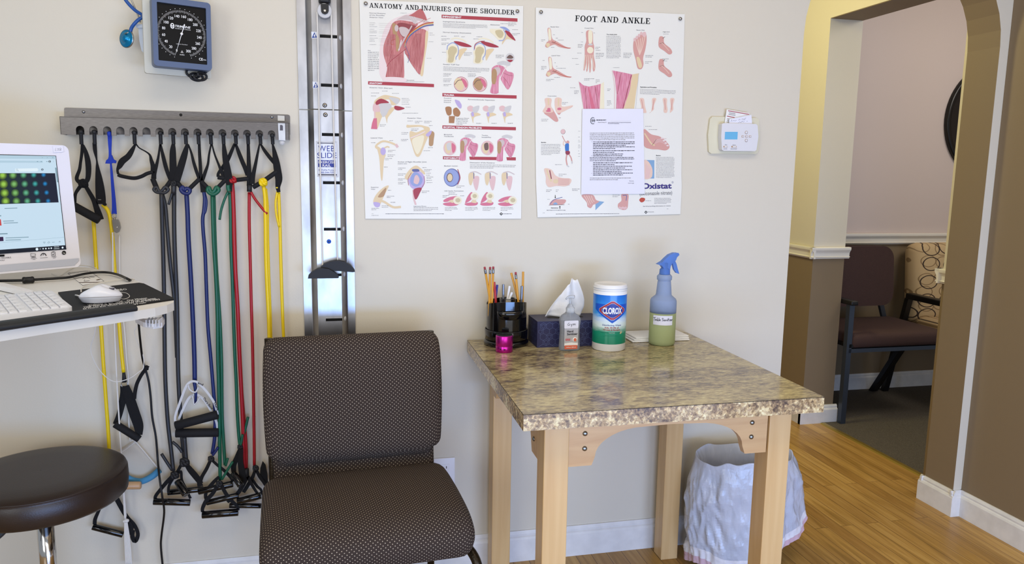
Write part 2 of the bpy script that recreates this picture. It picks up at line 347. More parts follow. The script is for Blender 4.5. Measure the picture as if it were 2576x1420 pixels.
    def build(s, name, parent=None, loc=None, bevel=None, subsurf=0):
        me = bpy.data.meshes.new(name)
        org = Vector(loc) if loc is not None else Vector((0, 0, 0))
        me.from_pydata([v-org for v in s.v], [], s.f)
        for m in s.ms: me.materials.append(MATS[m])
        me.polygons.foreach_set('material_index', s.m); me.polygons.foreach_set('use_smooth', s.sm)
        if s.uv:
            ul = me.uv_layers.new(name='UVMap')
            for p in me.polygons:
                u = s.uv.get(p.index)
                if u:
                    for li, q in zip(p.loop_indices, u): ul.data[li].uv = q
        me.update()
        o = bpy.data.objects.new(name, me); C.objects.link(o)
        if parent is not None:
            o.parent = parent; pw = WL.get(parent.name, Vector((0, 0, 0))); o.location = org-pw
        else: o.location = org
        WL[o.name] = org
        if bevel:
            md = o.modifiers.new('bevel', 'BEVEL'); md.width = bevel; md.segments = 2; md.limit_method = 'ANGLE'
        if subsurf:
            md = o.modifiers.new('sub', 'SUBSURF'); md.levels = subsurf; md.render_levels = subsurf
        return o
WL = {}
def smooth_pts(pts, sub, closed=False):
    P = [Vector(p) for p in pts]; n = len(P)
    if n < 3 and not closed:
        return [P[0].lerp(P[-1], i/sub) for i in range(sub+1)] if n == 2 else P
    out = []
    for i in range(n if closed else n-1):
        a = P[i-1] if (i > 0 or closed) else P[0]*2-P[1]
        b, c = P[i], P[(i+1) % n]
        d = P[(i+2) % n] if (i+2 < n or closed) else P[-1]*2-P[-2]
        for k in range(sub):
            t = k/sub
            out.append(.5*((2*b)+(c-a)*t+(2*a-5*b+4*c-d)*t*t+(3*b-a-3*c+d)*t*t*t))
    if not closed: out.append(P[-1])
    return out
GC = {}
def glyphs(txt, bold, shear, space):
    key = (txt, bold, shear, space)
    if key in GC: return GC[key]
    cu = bpy.data.curves.new('t', 'FONT'); cu.body = txt; cu.offset = bold; cu.shear = shear; cu.space_character = space; cu.resolution_u = 3; cu.fill_mode = 'FRONT'
    o = bpy.data.objects.new('t', cu); me = o.to_mesh()
    vs = [(v.co.x, v.co.y) for v in me.vertices]; fs = [list(p.vertices) for p in me.polygons]
    o.to_mesh_clear(); bpy.data.objects.remove(o); bpy.data.curves.remove(cu)
    if not vs: GC[key] = ([], [], None); return GC[key]
    GC[key] = (vs, fs, (min(v[0] for v in vs), max(v[0] for v in vs), .73)); return GC[key]
def tag(o, label, cat=None, group=None, kind=None):
    if label: o['label'] = label
    if cat: o['category'] = cat
    if group: o['group'] = group
    if kind: o['kind'] = kind
    return o
def thing(name, loc, label, cat, group=None):
    o = bpy.data.objects.new(name, None); C.objects.link(o); o.location = loc; o.empty_display_size = .05
    WL[o.name] = Vector(loc); return tag(o, label, cat, group)
def struct(mb, name, label=None):
    o = mb.build(name); o['kind'] = 'structure'
    if label: o['label'] = label
    return o
def rrect(x0, y0, x1, y1, r, n=5):
    out = []
    for cx, cy, a0 in ((x1-r, y1-r, 0), (x0+r, y1-r, 90), (x0+r, y0+r, 180), (x1-r, y0+r, 270)):
        for k in range(n+1):
            a = math.radians(a0+90*k/n); out.append((cx+r*math.cos(a), cy+r*math.sin(a)))
    return out

# ================================================================== THE SETTING
XL, XR, TW, XW, HC = 1.573, 2.387, .15, 2.425, 2.60
arc = []
for k in range(9):
    a = pi-(pi/2)*k/8; arc.append((XL+.22+.22*math.cos(a), 1.83+.30*math.sin(a)))
for k in range(9):
    a = pi/2-(pi/2)*k/8; arc.append((XR-.24+.24*math.cos(a), 1.83+.30*math.sin(a)))
out = [(-3.2, 0), (XL, 0)]+arc+[(XR, 0), (2.60, 0), (2.60, HC), (-3.2, HC)]
b = MB(); n = len(out)
tr = tessellate_polygon([[Vector((x, z, 0)) for x, z in out]])
b.add([(x, 0, z) for x, z in out], [list(t) for t in tr], 'cream_paint')
b.add([(x, TW, z) for x, z in out], [list(t)[::-1] for t in tr], 'light_trim_paint')
ring = [(x, 0, z) for x, z in out]+[(x, TW, z) for x, z in out]
for i in range(n):
    b.add([ring[i], ring[(i+1) % n], ring[n+(i+1) % n], ring[n+i]], [(0, 1, 2, 3)], 'brown_paint' if 1 <= i < n-4 else 'cream_paint')
struct(b, 'wall_back')
struct(MB().bb((XW, -4.2, 0), (XW+.15, -.0005, HC), 'brown_paint'), 'wall_right')
struct(MB().bb((-3.2, -5.2, -.05), (2.568, 3.2, 0), 'oak_floor'), 'floor')
struct(MB().bb((-3.2, -4.2, HC), (5.0, 3.2, HC+.05), 'ceiling_paint'), 'ceiling')
struct(MB().bb((2.572, -.2, -.05), (5.0, 1.75, .004), 'carpet'), 'floor_waiting_room')
# hall side wall with the doorway to the waiting room
BX0, BX1, YJ, YN, ZL = 2.455, 2.645, 1.122, .235, 2.143
RZ0, RZ1 = .911, .972
b = MB()
b.bb((BX0, YJ, 0), (BX1, 3.0, RZ0), 'brown_paint'); b.bb((BX0, YJ, RZ0), (BX1, 3.0, HC), 'cream_paint')
b.bb((BX0, TW+.001, 0), (BX1, YN, RZ0), 'brown_paint'); b.bb((BX0, TW+.001, RZ0), (BX1, YN, HC), 'cream_paint')
b.bb((BX0, YN, ZL), (BX1, YJ, HC), 'cream_paint')
b.bb((BX0+.002, YN+.001, ZL-.003), (BX1-.002, YJ-.001, ZL), 'brown_paint')
struct(b, 'wall_hall')
struct(MB().bb((-.5, 3.0, 0), (2.7, 3.1, HC), 'cream_paint'), 'wall_hall_end')
struct(MB().bb((.35, .16, 0), (.45, 3.0, HC), 'cream_paint'), 'wall_hall_side')
b = MB(); b.bb((BX1+.001, 1.65, 0), (5.0, 1.75, .95), 'brown_paint'); b.bb((BX1+.001, 1.65, .95), (5.0, 1.75, HC), 'pink_paint')
struct(b, 'wall_waiting_room_back')
struct(MB().bb((4.9, -.5, 0), (5.0, 1.645, HC), 'pink_paint'), 'wall_waiting_room_right')
def rail_profile(th=.022, z0=RZ0, z1=RZ1):
    h = z1-z0
    return [(0, z0), (th*.45, z0), (th*.5, z0+.1*h), (th*.8, z0+.14*h), (th*.45, z0+.22*h), (th*.5, z0+.5*h), (th*.75, z0+.66*h), (th*.95, z0+.74*h), (th, z0+.82*h), (th, z0+.95*h), (th*.9, z1), (0, z1)]
def run(b, prof, p0, p1, nrm, m):    # moulding profile run from p0 to p1, standing out along nrm
    p0, p1, nrm = Vector(p0), Vector(p1), Vector(nrm)
    b.prism([p0+nrm*o+Vector((0, 0, z)) for o, z in prof], p1-p0, m)
b = MB(); run(b, rail_profile(), (BX0, YJ-.0212, 0), (BX0, 2.95, 0), (-1, 0, 0), 'light_trim_paint'); run(b, rail_profile(), (BX0-.022, YJ, 0), (BX1+.022, YJ, 0), (0, -1, 0), 'light_trim_paint')
struct(b, 'trim_1')
b = MB(); run(b, rail_profile(), (BX0, TW+.002, 0), (BX0, YN+.0212, 0), (-1, 0, 0), 'light_trim_paint'); run(b, rail_profile(), (BX0-.022, YN, 0), (BX1, YN, 0), (0, 1, 0), 'light_trim_paint')
struct(b, 'trim_2')
b = MB(); run(b, rail_profile(.03, .932, 1.0), (BX1+.002, 1.65, 0), (4.9, 1.65, 0), (0, -1, 0), 'light_trim_paint'); struct(b, 'trim_3')
def base_profile(th=.016, h=.10):
    return [(0, 0), (th, 0), (th, h*.74), (th*.8, h*.8), (th*.55, h*.84), (th*.6, h*.9), (th*.3, h), (0, h)]
b = MB(); run(b, base_profile(.016, .108), (-3.2, 0, 0), (XL-.01, 0, 0), (0, -1, 0), 'baseboard_paint'); struct(b, 'baseboard_back')
b = MB(); run(b, base_profile(.018, .105), (XR, -.0172, 0), (XR, TW+.0172, 0), (-1, 0, 0), 'baseboard_paint')
run(b, base_profile(.018, .105), (XR-.016, 0, 0), (XW+.001, 0, 0), (0, -1, 0), 'baseboard_paint'); run(b, base_profile(.018, .105), (XR-.016, TW, 0), (XW, TW, 0), (0, 1, 0), 'baseboard_paint')
struct(b, 'baseboard_arch')
b = MB(); run(b, base_profile(.016, .105), (XW, -4.2, 0), (XW, .0, 0), (-1, 0, 0), 'baseboard_paint'); struct(b, 'baseboard_right')
b = MB(); run(b, base_profile(.02, .10), (BX0, YJ-.0192, 0), (BX0, 2.95, 0), (-1, 0, 0), 'baseboard_paint'); run(b, base_profile(.02, .10), (BX0-.02, YJ, 0), (BX1+.02, YJ, 0), (0, -1, 0), 'baseboard_paint'); struct(b, 'baseboard_hall')
b = MB(); run(b, base_profile(.016, .10), (BX1+.03, 1.65, .004), (4.9, 1.65, .004), (0, -1, 0), 'baseboard_paint'); struct(b, 'baseboard_waiting_room')
b = MB(); b.prism([(2.555, YN+.02, 0), (2.562, YN+.02, .006), (2.582, YN+.02, .006), (2.59, YN+.02, 0)], (0, YJ-.02-YN-.03, 0), 'gold'); struct(b, 'trim_4')

# ================================================================== TABLE
TZ = .795
t = thing('side_table', (.79, -.40, 0), 'square table with marbled laminate top and blond wooden legs against the wall', 'table')
b = MB(); x0, x1, y0, y1 = .405, 1.187, -.786, -.008
b.add([(x0, y0, TZ), (x1, y0, TZ), (x1, y1, TZ), (x0, y1, TZ)], [(0, 1, 2, 3)], 'granite_top')
b.bb((x0, y0, TZ-.040), (x1, y1, TZ-.0004), 'granite_edge'); b.bb((x0-.0004, y0-.0004, TZ-.0016), (x1+.0004, y1, TZ-.0006), 'dark_hole')
b.build('tabletop', t)
for lx, ly in ((.468, -.742), (1.066, -.742), (.475, -.105), (1.083, -.105)):
    MB().bb((lx, ly, 0), (lx+.062, ly+.062, TZ-.041), 'maple').build('leg', t, (lx+.03, ly+.03, 0), bevel=.002)
def apron(P, nrm, name='apron'):
    b = MB(); b.prism(P, Vector(nrm)*.02, 'maple_apron'); return b.build(name, t, bevel=.0015)
def ap_profile(x0, x1):
    zt, zb = TZ-.041, .640; w = x1-x0; P = [(x0, zt), (x0, zb), (x0+.060, zb), (x0+.068, zb+.022)]
    for k in range(1, 9):
        a = pi-(pi/2)*k/9; P.append((x0+.068+.125+.125*math.cos(a), zb+.022+.068*math.sin(a)))
    P += [(x0+w/2, zb+.092)]
    Q = [(x0+x1-px, pz) for px, pz in P[:-1]][::-1]
    return P+Q
apr = apron([(x, -.738, z) for x, z in ap_profile(.530, 1.062)], (0, 1, 0))
sb = MB()
for sx in (.571, 1.018):
    for sz in (.722, .684):
        sb = MB(); sb.lathe([(.0065, 0), (.006, .002), (.003, .004)], 'screw', (sx, -.738, sz), n=14, ax=(Vector((1, 0, 0)), Vector((0, 0, 1)), Vector((0, -1, 0)))); sb.build('screw', apr)
ap2 = apron([(.470, y, z) for y, z in [(a-1.21, c) for a, c in ap_profile(.531, 1.104)]], (1, 0, 0))
sb = MB(); sb.lathe([(.0065, 0), (.006, .002), (.003, .004)], 'screw', (.470, -.64, .68), n=14, ax=(Vector((0, 1, 0)), Vector((0, 0, 1)), Vector((-1, 0, 0)))); sb.build('screw', ap2)
apron([(1.108, y, z) for y, z in [(a-1.21, c) for a, c in ap_profile(.531, 1.104)]], (1, 0, 0))
apron([(x, -.085, z) for x, z in ap_profile(.537, 1.082)], (0, 1, 0))

# ================================================================== THINGS ON THE TABLE
# --- desk organizer
oy = -.078; ox = PY(1273, 860, oy).x
t = thing('pencil_organizer', (ox, oy, TZ), 'glossy black round desk organizer holding pencils and pens on the marbled table', 'organizer')
b = MB(); b.lathe([(.001, .003), (.068, .003), (.072, .006), (.072, .016), (.068, .020), (.001, .020)], 'gloss_black', (ox, oy, TZ-.003), n=48); b.build('turntable_base', t)
b = MB(); b.lathe([(.065, .017), (.0685, .019), (.0695, .050), (.0680, .052), (.0662, .049), (.065, .022)], 'gloss_black', (ox, oy, TZ), n=48, caps=False); b.lathe([(.001, .019), (.062, .019)], 'gloss_black', (ox, oy, TZ), caps=False); b.build('lower_tray', t)
b = MB(); N = 72; vs = []
for k in range(N):
    a = 2*pi*k/N; c, s_ = math.cos(a), math.sin(a)
    hi = .129+.018*max(0, -s_)**.7 if s_ < 0 else .129+.012*s_
    for rr, z in ((.0645, .020), (.0645, hi), (.0620, hi), (.0620, .024)): vs.append((ox+rr*c, oy+rr*s_, TZ+z))
b.add(vs, [(k*4+j, ((k+1) % N)*4+j, ((k+1) % N)*4+j+1, k*4+j+1) for k in range(N) for j in range(3)], 'gloss_black', smooth=False); b.lathe([(.001, .024), (.057, .024)], 'gloss_black', (ox, oy, TZ), caps=False)
b.build('cup', t)
b = MB(); b.lathe([(.026, .03), (.026, .146), (.0235, .1475), (.0225, .145), (.0225, .05)], 'gloss_black', (ox+.006, oy+.012, TZ), n=28, caps=False); b.bb((ox-.055, oy-.001, TZ+.025), (ox-.020, oy+.001, TZ+.115), 'gloss_black'); b.bb((ox+.032, oy-.001, TZ+.025), (ox+.055, oy+.001, TZ+.115), 'gloss_black'); b.build('divider', t)
b = MB(); cyy = oy-.050; b.lathe([(.020, .086), (.034, .093), (.041, .106), (.0425, .117), (.0395, .1175), (.037, .107), (.02, .096)], 'gloss_black', (ox, cyy, TZ), n=36, sy=.55, caps=False); b.lathe([(.001, .103), (.037, .103)], 'black', (ox, cyy, TZ), n=36, sy=.55, caps=False); b.build('clip_shelf', t)
def pencil(px0, py0, px1, py1, yb, yt, er=True, label='', kind='pencil_yellow', r=.0036, name='pencil', cat='pencil', grp='pencils in the desk organizer', zc=None):
    yb = max(yb, -.096); p1 = PY(px1, py1, yt); p0 = PY(px0, py0, yb); d = (p1-p0).normalized(); p0 = p1-d*((p1.z-TZ-.085)/d.z)
    X = d.orthogonal().normalized(); Y = d.cross(X); L = (p1-p0).length
    t = thing(name, p0, label, cat, grp)
    if er:
        MB().lathe([(r, 0), (r, L-.022)], kind, p0, n=6, ax=(X, Y, d), smooth=False).build('shaft', t)
        MB().lathe([(r*1.02, L-.022), (r*1.12, L-.020), (r*1.02, L-.016), (r*1.12, L-.012), (r*1.02, L-.008)], 'screw', p0, n=12, ax=(X, Y, d)).build('ferrule', t)
        MB().lathe([(r*.95, L-.008), (r*.95, L-.001), (r*.7, L)], 'eraser', p0, n=12, ax=(X, Y, d)).build('eraser', t)
    else:
        MB().lathe([(r, 0), (r, L), ], kind, p0, n=6 if kind == 'pencil_yellow' else 12, ax=(X, Y, d), smooth=False).build('barrel', t)
    return t
pencil(1232, 752, 1219, 672, -0.105, -0.107, label='yellow pencil with pink eraser, leftmost and leaning furthest left in the organizer')
pencil(1231, 752, 1233, 672, -0.110, -0.105, label='yellow pencil with eraser, middle one of the three tall ones at left')
pencil(1238, 752, 1241, 671, -0.095, -0.090, label='yellow pencil with eraser, right one of the three tall ones at left')
pencil(1300, 742, 1286, 687, -0.065, -0.060, er=False, label='plain yellow pencil end without eraser, leaning left at the right side')
pencil(1302, 742, 1297, 685, -0.080, -0.075, label='yellow pencil with eraser between two plain ended pencils at right')
pencil(1315, 742, 1316, 684, -0.065, -0.060, er=False, label='plain yellow pencil end without eraser, rightmost in the organizer')
pencil(1248, 742, 1251, 717, -0.075, -0.073, er=False, kind='ink_blue', label='dark blue pen barrel behind the red pens', name='pen', cat='pen', grp='pens in the desk organizer')
pencil(1246, 745, 1243, 710, -0.090, -0.090, er=False, kind='red_plastic', label='red pen beside the tall pencils', name='pen', cat='pen', grp='pens in the desk organizer', r=.004)
pencil(1266, 738, 1266, 716, -0.065, -0.065, er=False, kind='pen_grey', label='grey pen standing upright at the centre of the organizer', name='pen', cat='pen', grp='pens in the desk organizer', r=.0042)
pencil(1279, 738, 1282, 720, -0.065, -0.063, er=False, kind='white', label='white capped pen right of the centre grey pen', name='pen', cat='pen', grp='pens in the desk organizer', r=.004)
pencil(1286, 741, 1288, 736, -0.075, -0.075, er=False, kind='white', label='short white pen tip just above the black cup edge', name='pen', cat='pen', grp='pens in the desk organizer', r=.004)
pencil(1312, 742, 1313, 720, -0.075, -0.075, er=False, kind='pen_grey', label='grey pen standing in front of the rightmost pencil', name='pen', cat='pen', grp='pens in the desk organizer', r=.0042)
# --- pink speaker
sy_ = -.180; sx_ = PY(1268.5, 866, sy_).x
t = thing('mini_speaker', (sx_, sy_, TZ), 'small magenta metal cylinder speaker in front of the black organizer', 'speaker')
b = MB(); b.lathe([(.0250, 0), (.0265, .002), (.0265, .0185), (.0262, .0190), (.0262, .0200), (.0265, .0205), (.0265, .050), (.0255, .052)], 'pink_metal', (sx_, sy_, TZ), n=40); b.build('body', t)
b = MB(); b.lathe([(.0250, .052), (.0245, .0535), (.001, .0540)], 'black', (sx_, sy_, TZ), n=32); b.build('speaker_grille', t)
b = MB()
for a, zz, wv in ((-100, .0115, .0065), (-127, .012, .004)):
    a = math.radians(a); c = Vector((sx_+.0267*math.cos(a), sy_+.0267*math.sin(a), TZ+zz)); nn = Vector((math.cos(a), math.sin(a), 0)); tt = Vector((-nn.y, nn.x, 0))
    b.box(c, (wv, .0008, .0035), 'black', ax=(tt, nn, Vector((0, 0, 1))), bev=.0015)
b.build('port', t)
# --- tissue box
bx0, bx1, by0, by1, bh = .604, .822, -.150, -.035, .084
t = thing('tissue_box', (.713, -.09, TZ), 'navy cardboard tissue box with pale hexagon line pattern behind the sanitizer', 'tissue box')
b = MB(); b.bb((bx0, by0, TZ), (bx1, by1, TZ+bh), 'tissue_navy'); b.bb((bx0, by0, TZ+bh), (bx1, by1, TZ+bh+.0006), 'tissue_top')
def hexline(b, p, q, f):
    d = (Vector(q)-Vector(p)); d.normalize(); nx = Vector((-d.y, d.x))*.00035; p, q = Vector(p), Vector(q)
    b.add([f(*(p+nx)), f(*(q+nx)), f(*(q-nx)), f(*(p-nx))], [(0, 1, 2, 3)], 'tissue_line')
fr = lambda u, v: (bx0+u, by0-.0004, TZ+v); fl = lambda u, v: (bx0-.0004, by1-u, TZ+v)
for f, Wd in ((fr, bx1-bx0), (fl, by1-by0)):
    R = .0115
    for i in range(-1, int(Wd/(R*1.732))+2):
        for j in range(-1, 7):
            cx_, cy_ = (i+.5*(j % 2))*R*1.732, j*R*1.5
            H = [(cx_+R*math.sin(k*pi/3), cy_+R*math.cos(k*pi/3)) for k in range(6)]
            H2 = [(cx_+R*.55*math.sin(k*pi/3), cy_+R*.55*math.cos(k*pi/3)) for k in range(6)]
            ok = lambda p: .001 < p[0] < Wd-.001 and .001 < p[1] < bh-.001
            for k in range(6):
                if k < 3 and ok(H[k]) and ok(H[(k+1) % 6]): hexline(b, H[k], H[(k+1) % 6], f)
                if (i+2*j) % 3 == 0 and ok(H2[k]) and ok(H2[(k+1) % 6]): hexline(b, H2[k], H2[(k+1) % 6], f)
                if (i+2*j) % 3 == 0 and k % 2 and ok(H[k]) and ok(H2[k]): hexline(b, H[k], H2[k], f)
b.build('box', t)
b = MB(); pts = []; cxx, cyy = .712, -.092
b.poly([(cxx+.062*math.cos(2*pi*k/32), cyy+.024*math.sin(2*pi*k/32), TZ+bh+.001) for k in range(32)], 'dark_hole'); b.build('opening', t)
tis = MB(); nu, nv = 22, 16; vs = []
Lb = [PY(x, y, -.10) for x, y in ((1372, 797), (1385, 770), (1405, 735), (1424, 705))]
Rb = [PY(x, y, -.085) for x, y in ((1460, 797), (1468, 770), (1466, 745), (1452, 706))]
Ls, Rs = smooth_pts(Lb, 5), smooth_pts(Rb, 5)
for i in range(16):
    for j in range(nu+1):
        u = j/nu; p = Ls[i].lerp(Rs[i], u)
        p.y += .014*math.sin(u*9+i*.15)*(1-i/26)+.004*noise.noise(p*60); p.z += (.004*math.sin(u*14))*(i/15)+(-.016*(u-.75)**2*4+.004)*(i/15)
        vs.append(p)
tis.add(vs, [(i*(nu+1)+j, i*(nu+1)+j+1, (i+1)*(nu+1)+j+1, (i+1)*(nu+1)+j) for i in range(15) for j in range(nu)], 'tissue', smooth=True)
o = tis.build('tissue', t)
md = o.modifiers.new('s', 'SOLIDIFY'); md.thickness = .0012
# --- hand sanitizer
hy = -.195; hx = PY(1433, 830, hy).x
t = thing('sanitizer_bottle', (hx, hy, TZ), 'clear pump bottle of hand sanitizer with handwritten Gym sticker', 'bottle')
def sqlathe(b, prof, m, c, n=36, e=3.2, smooth=True):   # rounded rectangular section: prof rows (half width, half depth, z)
    vs = []
    for hw, hd, z in prof:
        for k in range(n):
            a = 2*pi*k/n; ca, sa = math.cos(a), math.sin(a)
            vs.append((c[0]+hw*math.copysign(abs(ca)**(2/e), ca), c[1]+hd*math.copysign(abs(sa)**(2/e), sa), c[2]+z))
    L_ = len(prof); b.add(vs, [(i*n+k, i*n+(k+1) % n, (i+1)*n+(k+1) % n, (i+1)*n+k) for i in range(L_-1) for k in range(n)]+[list(range(n))[::-1], [(L_-1)*n+k for k in range(n)]], m, smooth=smooth)
b = MB(); sqlathe(b, [(.029, .014, 0), (.0325, .017, .003), (.0330, .0175, .012), (.0322, .017, .03), (.0310, .0165, .06), (.0316, .0168, .078), (.0340, .0175, .094), (.0330, .017, .102), (.026, .015, .112), (.016, .0125, .118), (.0135, .0125, .121)], 'clear_gel', (hx, hy, TZ)); b.build('bottle', t)
b = MB(); b.lathe([(.013, .119), (.0135, .121), (.0135, .134), (.012, .137), (.009, .139), (.009, .142), (.006, .146), (.0045, .147)], 'clear_pump', (hx, hy, TZ), n=24); b.build('pump_collar', t)
b = MB(); b.lathe([(.0035, .146), (.0035, .162), (.005, .163)], 'clear_pump', (hx, hy, TZ), n=16)
b.tube([(hx-.018, hy-.012, TZ+.165), (hx-.010, hy-.006, TZ+.169), (hx, hy, TZ+.170), (hx+.012, hy+.003, TZ+.168)], .0055, 'clear_pump', n=12, taper=(.45, 1.1)); b.tube([(hx, hy, TZ+.118), (hx+.003, hy, TZ+.01)], .002, 'clear_pump', sub=1); b.build('pump_head', t)
fh = lambda u, v: (hx+u, hy-.0180, TZ+v)
b = MB(); b.poly([fh(*p) for p in rrect(-.0225, .018, .0225, .078, .002)], 'label_frost')
f2 = lambda u, v: (hx+u, hy-.0185, TZ+v)
b.text('Hand', f2, (-.014, .0605, .006, .0675), 'print_black', bold=.02); b.text('Sanitizer', f2, (-.014, .0520, .0205, .0590), 'print_black', bold=.02)
b.poly([f2(*p) for p in rrect(-.018, .034, -.003, .041, .001)], 'san_red'); b.text('Kills 99%', lambda u, v: (hx+u, hy-.0188, TZ+v), (-.0165, .0382, -.0045, .0402), 'white'); b.text('of germs', lambda u, v: (hx+u, hy-.0188, TZ+v), (-.0165, .0352, -.0045, .0372), 'white')
b.lathe([(.0083, 0), (.0083, .0001)], 'white', (hx+.0125, hy-.0184, TZ+.0365), n=24, ax=(Vector((1, 0, 0)), Vector((0, 0, 1)), Vector((0, -1, 0)))); b.lathe([(.0078, 0), (.0078, .0001)], 'san_red', (hx+.0125, hy-.0182, TZ+.0365), n=24, ax=(Vector((1, 0, 0)), Vector((0, 0, 1)), Vector((0, -1, 0))))
b.poly([(hx+.0125+.0045*math.cos(a*pi/8), hy-.0190, TZ+.0365+.0055*math.sin(a*pi/8)) for a in range(16)], 'san_orange')
b.poly([f2(*p) for p in ((-.0215, .018), (.0215, .018), (.0215, .026), (0, .0285), (-.0215, .026))], 'white'); b.poly([(hx+u, hy-.0187, TZ+v) for u, v in rrect(-.021, .0075, .0205, .0195, .001)], 'san_orange')
b.text('10 fl oz / 295 ml', lambda u, v: (hx+u, hy-.0191, TZ+v), (-.015, .0115, .015, .0150), 'white', bold=.02)
b.build('front_label', t)
b = MB(); b.poly([(hx+u, hy-.0192, TZ+v) for u, v in rrect(-.0235, .073, .0222, .0975, .003)], 'paper_cool')
def pen(b, strokes, f, w, m):
    for st in strokes:
        for (a, c) in zip(st[:-1], st[1:]):
            a, c = Vector(a), Vector(c); d = (c-a)
            if d.length < 1e-9: continue
            d.normalize(); nx = Vector((-d.y, d.x))*w/2; a = a-d*w*.3; c = c+d*w*.3
            b.add([f(*(a+nx)), f(*(c+nx)), f(*(c-nx)), f(*(a-nx))], [(0, 1, 2, 3)], m)
fg = lambda u, v: (hx-.013+u*.001, hy-.0195, TZ+.0815+v*.001)
pen(b, [[(6, 8), (4, 9), (1, 6), (0, 3), (2, 1), (6, 1.5), (7, 4), (4, 4)], [(10, 6), (11, 2), (14, 2.5), (15, 6)], [(15, 6), (13.5, 0), (11.5, -4)], [(18, 1), (18, 6), (18, 3), (20, 6), (21, 5), (21, 1), (21, 4), (24, 6), (25, 4), (25.5, 1)]], fg, 1.0, 'print_black')
b.build('sticker', t)
# --- wipes canister
cy, cr = -.192, .0525; cx = PY(1533, 800, cy).x
t = thing('wipes_canister', (cx, cy, TZ), 'tall white canister of disinfecting wipes with blue and green label', 'canister')
MB().lathe([(cr-.004, 0), (cr, .003), (cr, .190), (cr-.001, .1905)], 'clorox_white', (cx, cy, TZ), n=64).build('body', t)
MB().lathe([(cr+.001, .190), (cr+.001, .192), (cr-.001, .193), (cr-.001, .196), (cr+.001, .1965), (cr+.001, .200), (cr-.001, .201), (cr-.001, .203), (cr-.002, .208), (cr-.008, .2095), (cr-.010, .208), (.001, .2078)], 'lid_white', (cx, cy, TZ), n=64).build('lid', t)
# label: sleeve whose own object space starts at the table top
lb = MB(); lb.lathe([(cr+.0004, .024), (cr+.0004, .178)], 'clorox_label', (cx, cy, TZ), n=64, caps=False)
A0 = math.atan2(CAM.y-cy, CAM.x-cx)+.06
def cyl(off):
    return lambda u, v: (cx+(cr+off)*math.cos(A0+u/cr), cy+(cr+off)*math.sin(A0+u/cr), TZ+v)
def cpoly(b, pts, off, m, nx=14):      # polygon on the curved label, cut in columns so that it follows the curve
    xs = [p[0] for p in pts]; a0, a1 = min(xs), max(xs); f = cyl(off)
    for i in range(nx):
        l, r_ = a0+(a1-a0)*i/nx, a0+(a1-a0)*(i+1)/nx; P = pts
        for s_, lim in ((1, l), (-1, r_)):
            Q = []
            for k in range(len(P)):
                p, q = P[k], P[(k+1) % len(P)]; ip, iq = (p[0]-lim)*s_ >= 0, (q[0]-lim)*s_ >= 0
                if ip: Q.append(p)
                if ip != iq: tt = (lim-p[0])/(q[0]-p[0]); Q.append((lim, p[1]+(q[1]-p[1])*tt))
            P = Q
            if len(P) < 3: break
        if len(P) >= 3: b.poly([f(*p) for p in P], m)
def dia(cxo, cz, hw, hh, cut):
    return [(cxo-hw, cz), (cxo-hw, cz+cut*.4), (cxo-.004, cz+hh), (cxo+.004, cz+hh), (cxo+hw, cz+cut*.4), (cxo+hw, cz-cut*.4), (cxo+.004, cz-hh), (cxo-.004, cz-hh), (cxo-hw, cz-cut*.4)]
du = .006
cpoly(lb, [(du-.060, .150), (du-.060, .132), (du, .091), (du+.056, .128), (du+.056, .150)], .0007, 'c_blue', 20)
cpoly(lb, dia(du, .131, .0430, .0300, .010), .0010, 'white'); cpoly(lb, dia(du, .131, .0420, .0290, .010), .0012, 'c_red'); cpoly(lb, dia(du, .131, .0350, .0225, .008), .0015, 'white'); cpoly(lb, dia(du, .131, .0343, .0218, .008), .0017, 'c_navy')
lb.text('CLOROX', cyl(.0021), (du-.0305, .1215, du+.0305, .1405), 'white', bold=.045)
lb.text('Disinfecting Wipes', cyl(.0010), (du-.030, .0825, du+.030, .0875), 'c_navy', bold=.01)
lb.text('Kills 99.9% of', cyl(.0010), (du-.022, .0745, du+.022, .0795), 'c_red', bold=.02); lb.text('Viruses & Bacteria', cyl(.0010), (du-.028, .0682, du+.028, .0730), 'c_red', bold=.02)
cpoly(lb, [(du-.036, .0590), (du-.036, .0635), (du+.028, .0635), (du+.028, .0590)], .0008, 'c_green'); cpoly(lb, [(du+.026, .0575), (du+.029, .0640), (du+.034, .0655), (du+.0345, .0590), (du+.030, .0565)], .0010, 'ink_marrow', 4)
lb.text('Fresh Scent', cyl(.0013), (du-.009, .0600, du+.009, .0625), 'white')
lb.text('Safe on Finished Wood,', cyl(.0010), (du-.022, .0527, du+.022, .0552), 'c_green'); lb.text('Sealed Granite and Stainless Steel', cyl(.0010), (du-.029, .0490, du+.029, .0515), 'c_green')
lb.build('label', t, (cx, cy, TZ))
# --- spray bottle
py_ = -.162; px_ = PY(1667, 800, py_).x
t = thing('spray_bottle', (px_, py_, TZ), 'blue trigger spray bottle of pale green cleaner, marked Table Sanitizer', 'spray bottle')
R = .0425
MB().lathe([(R-.006, 0), (R-.001, .004), (R, .012), (R, .106)], 'bottle_green', (px_, py_, TZ), n=40).build('liquid_part', t)
prof = [(R, .106), (R, .140), (R*.99, .145), (R*.93, .151), (R*.62, .162)]
for k in range(8): prof += [(R*(.60-.012*k), .165+k*.0056), (R*(.580-.012*k), .168+k*.0056)]
prof += [(R*.48, .211), (R*.56, .213), (R*.57, .224), (R*.50, .228), (R*.46, .230)]
MB().lathe(prof, 'bottle_blue', (px_, py_, TZ), n=40).build('neck', t)
MB().lathe([(.017, .230), (.0175, .232), (.0165, .246), (.014, .249), (.011, .251), (.011, .268)], 'blue_plastic', (px_, py_, TZ), n=28).build('collar', t)
b = MB()
def SP(x, y, yy=-.162): return PY(x, y, yy)
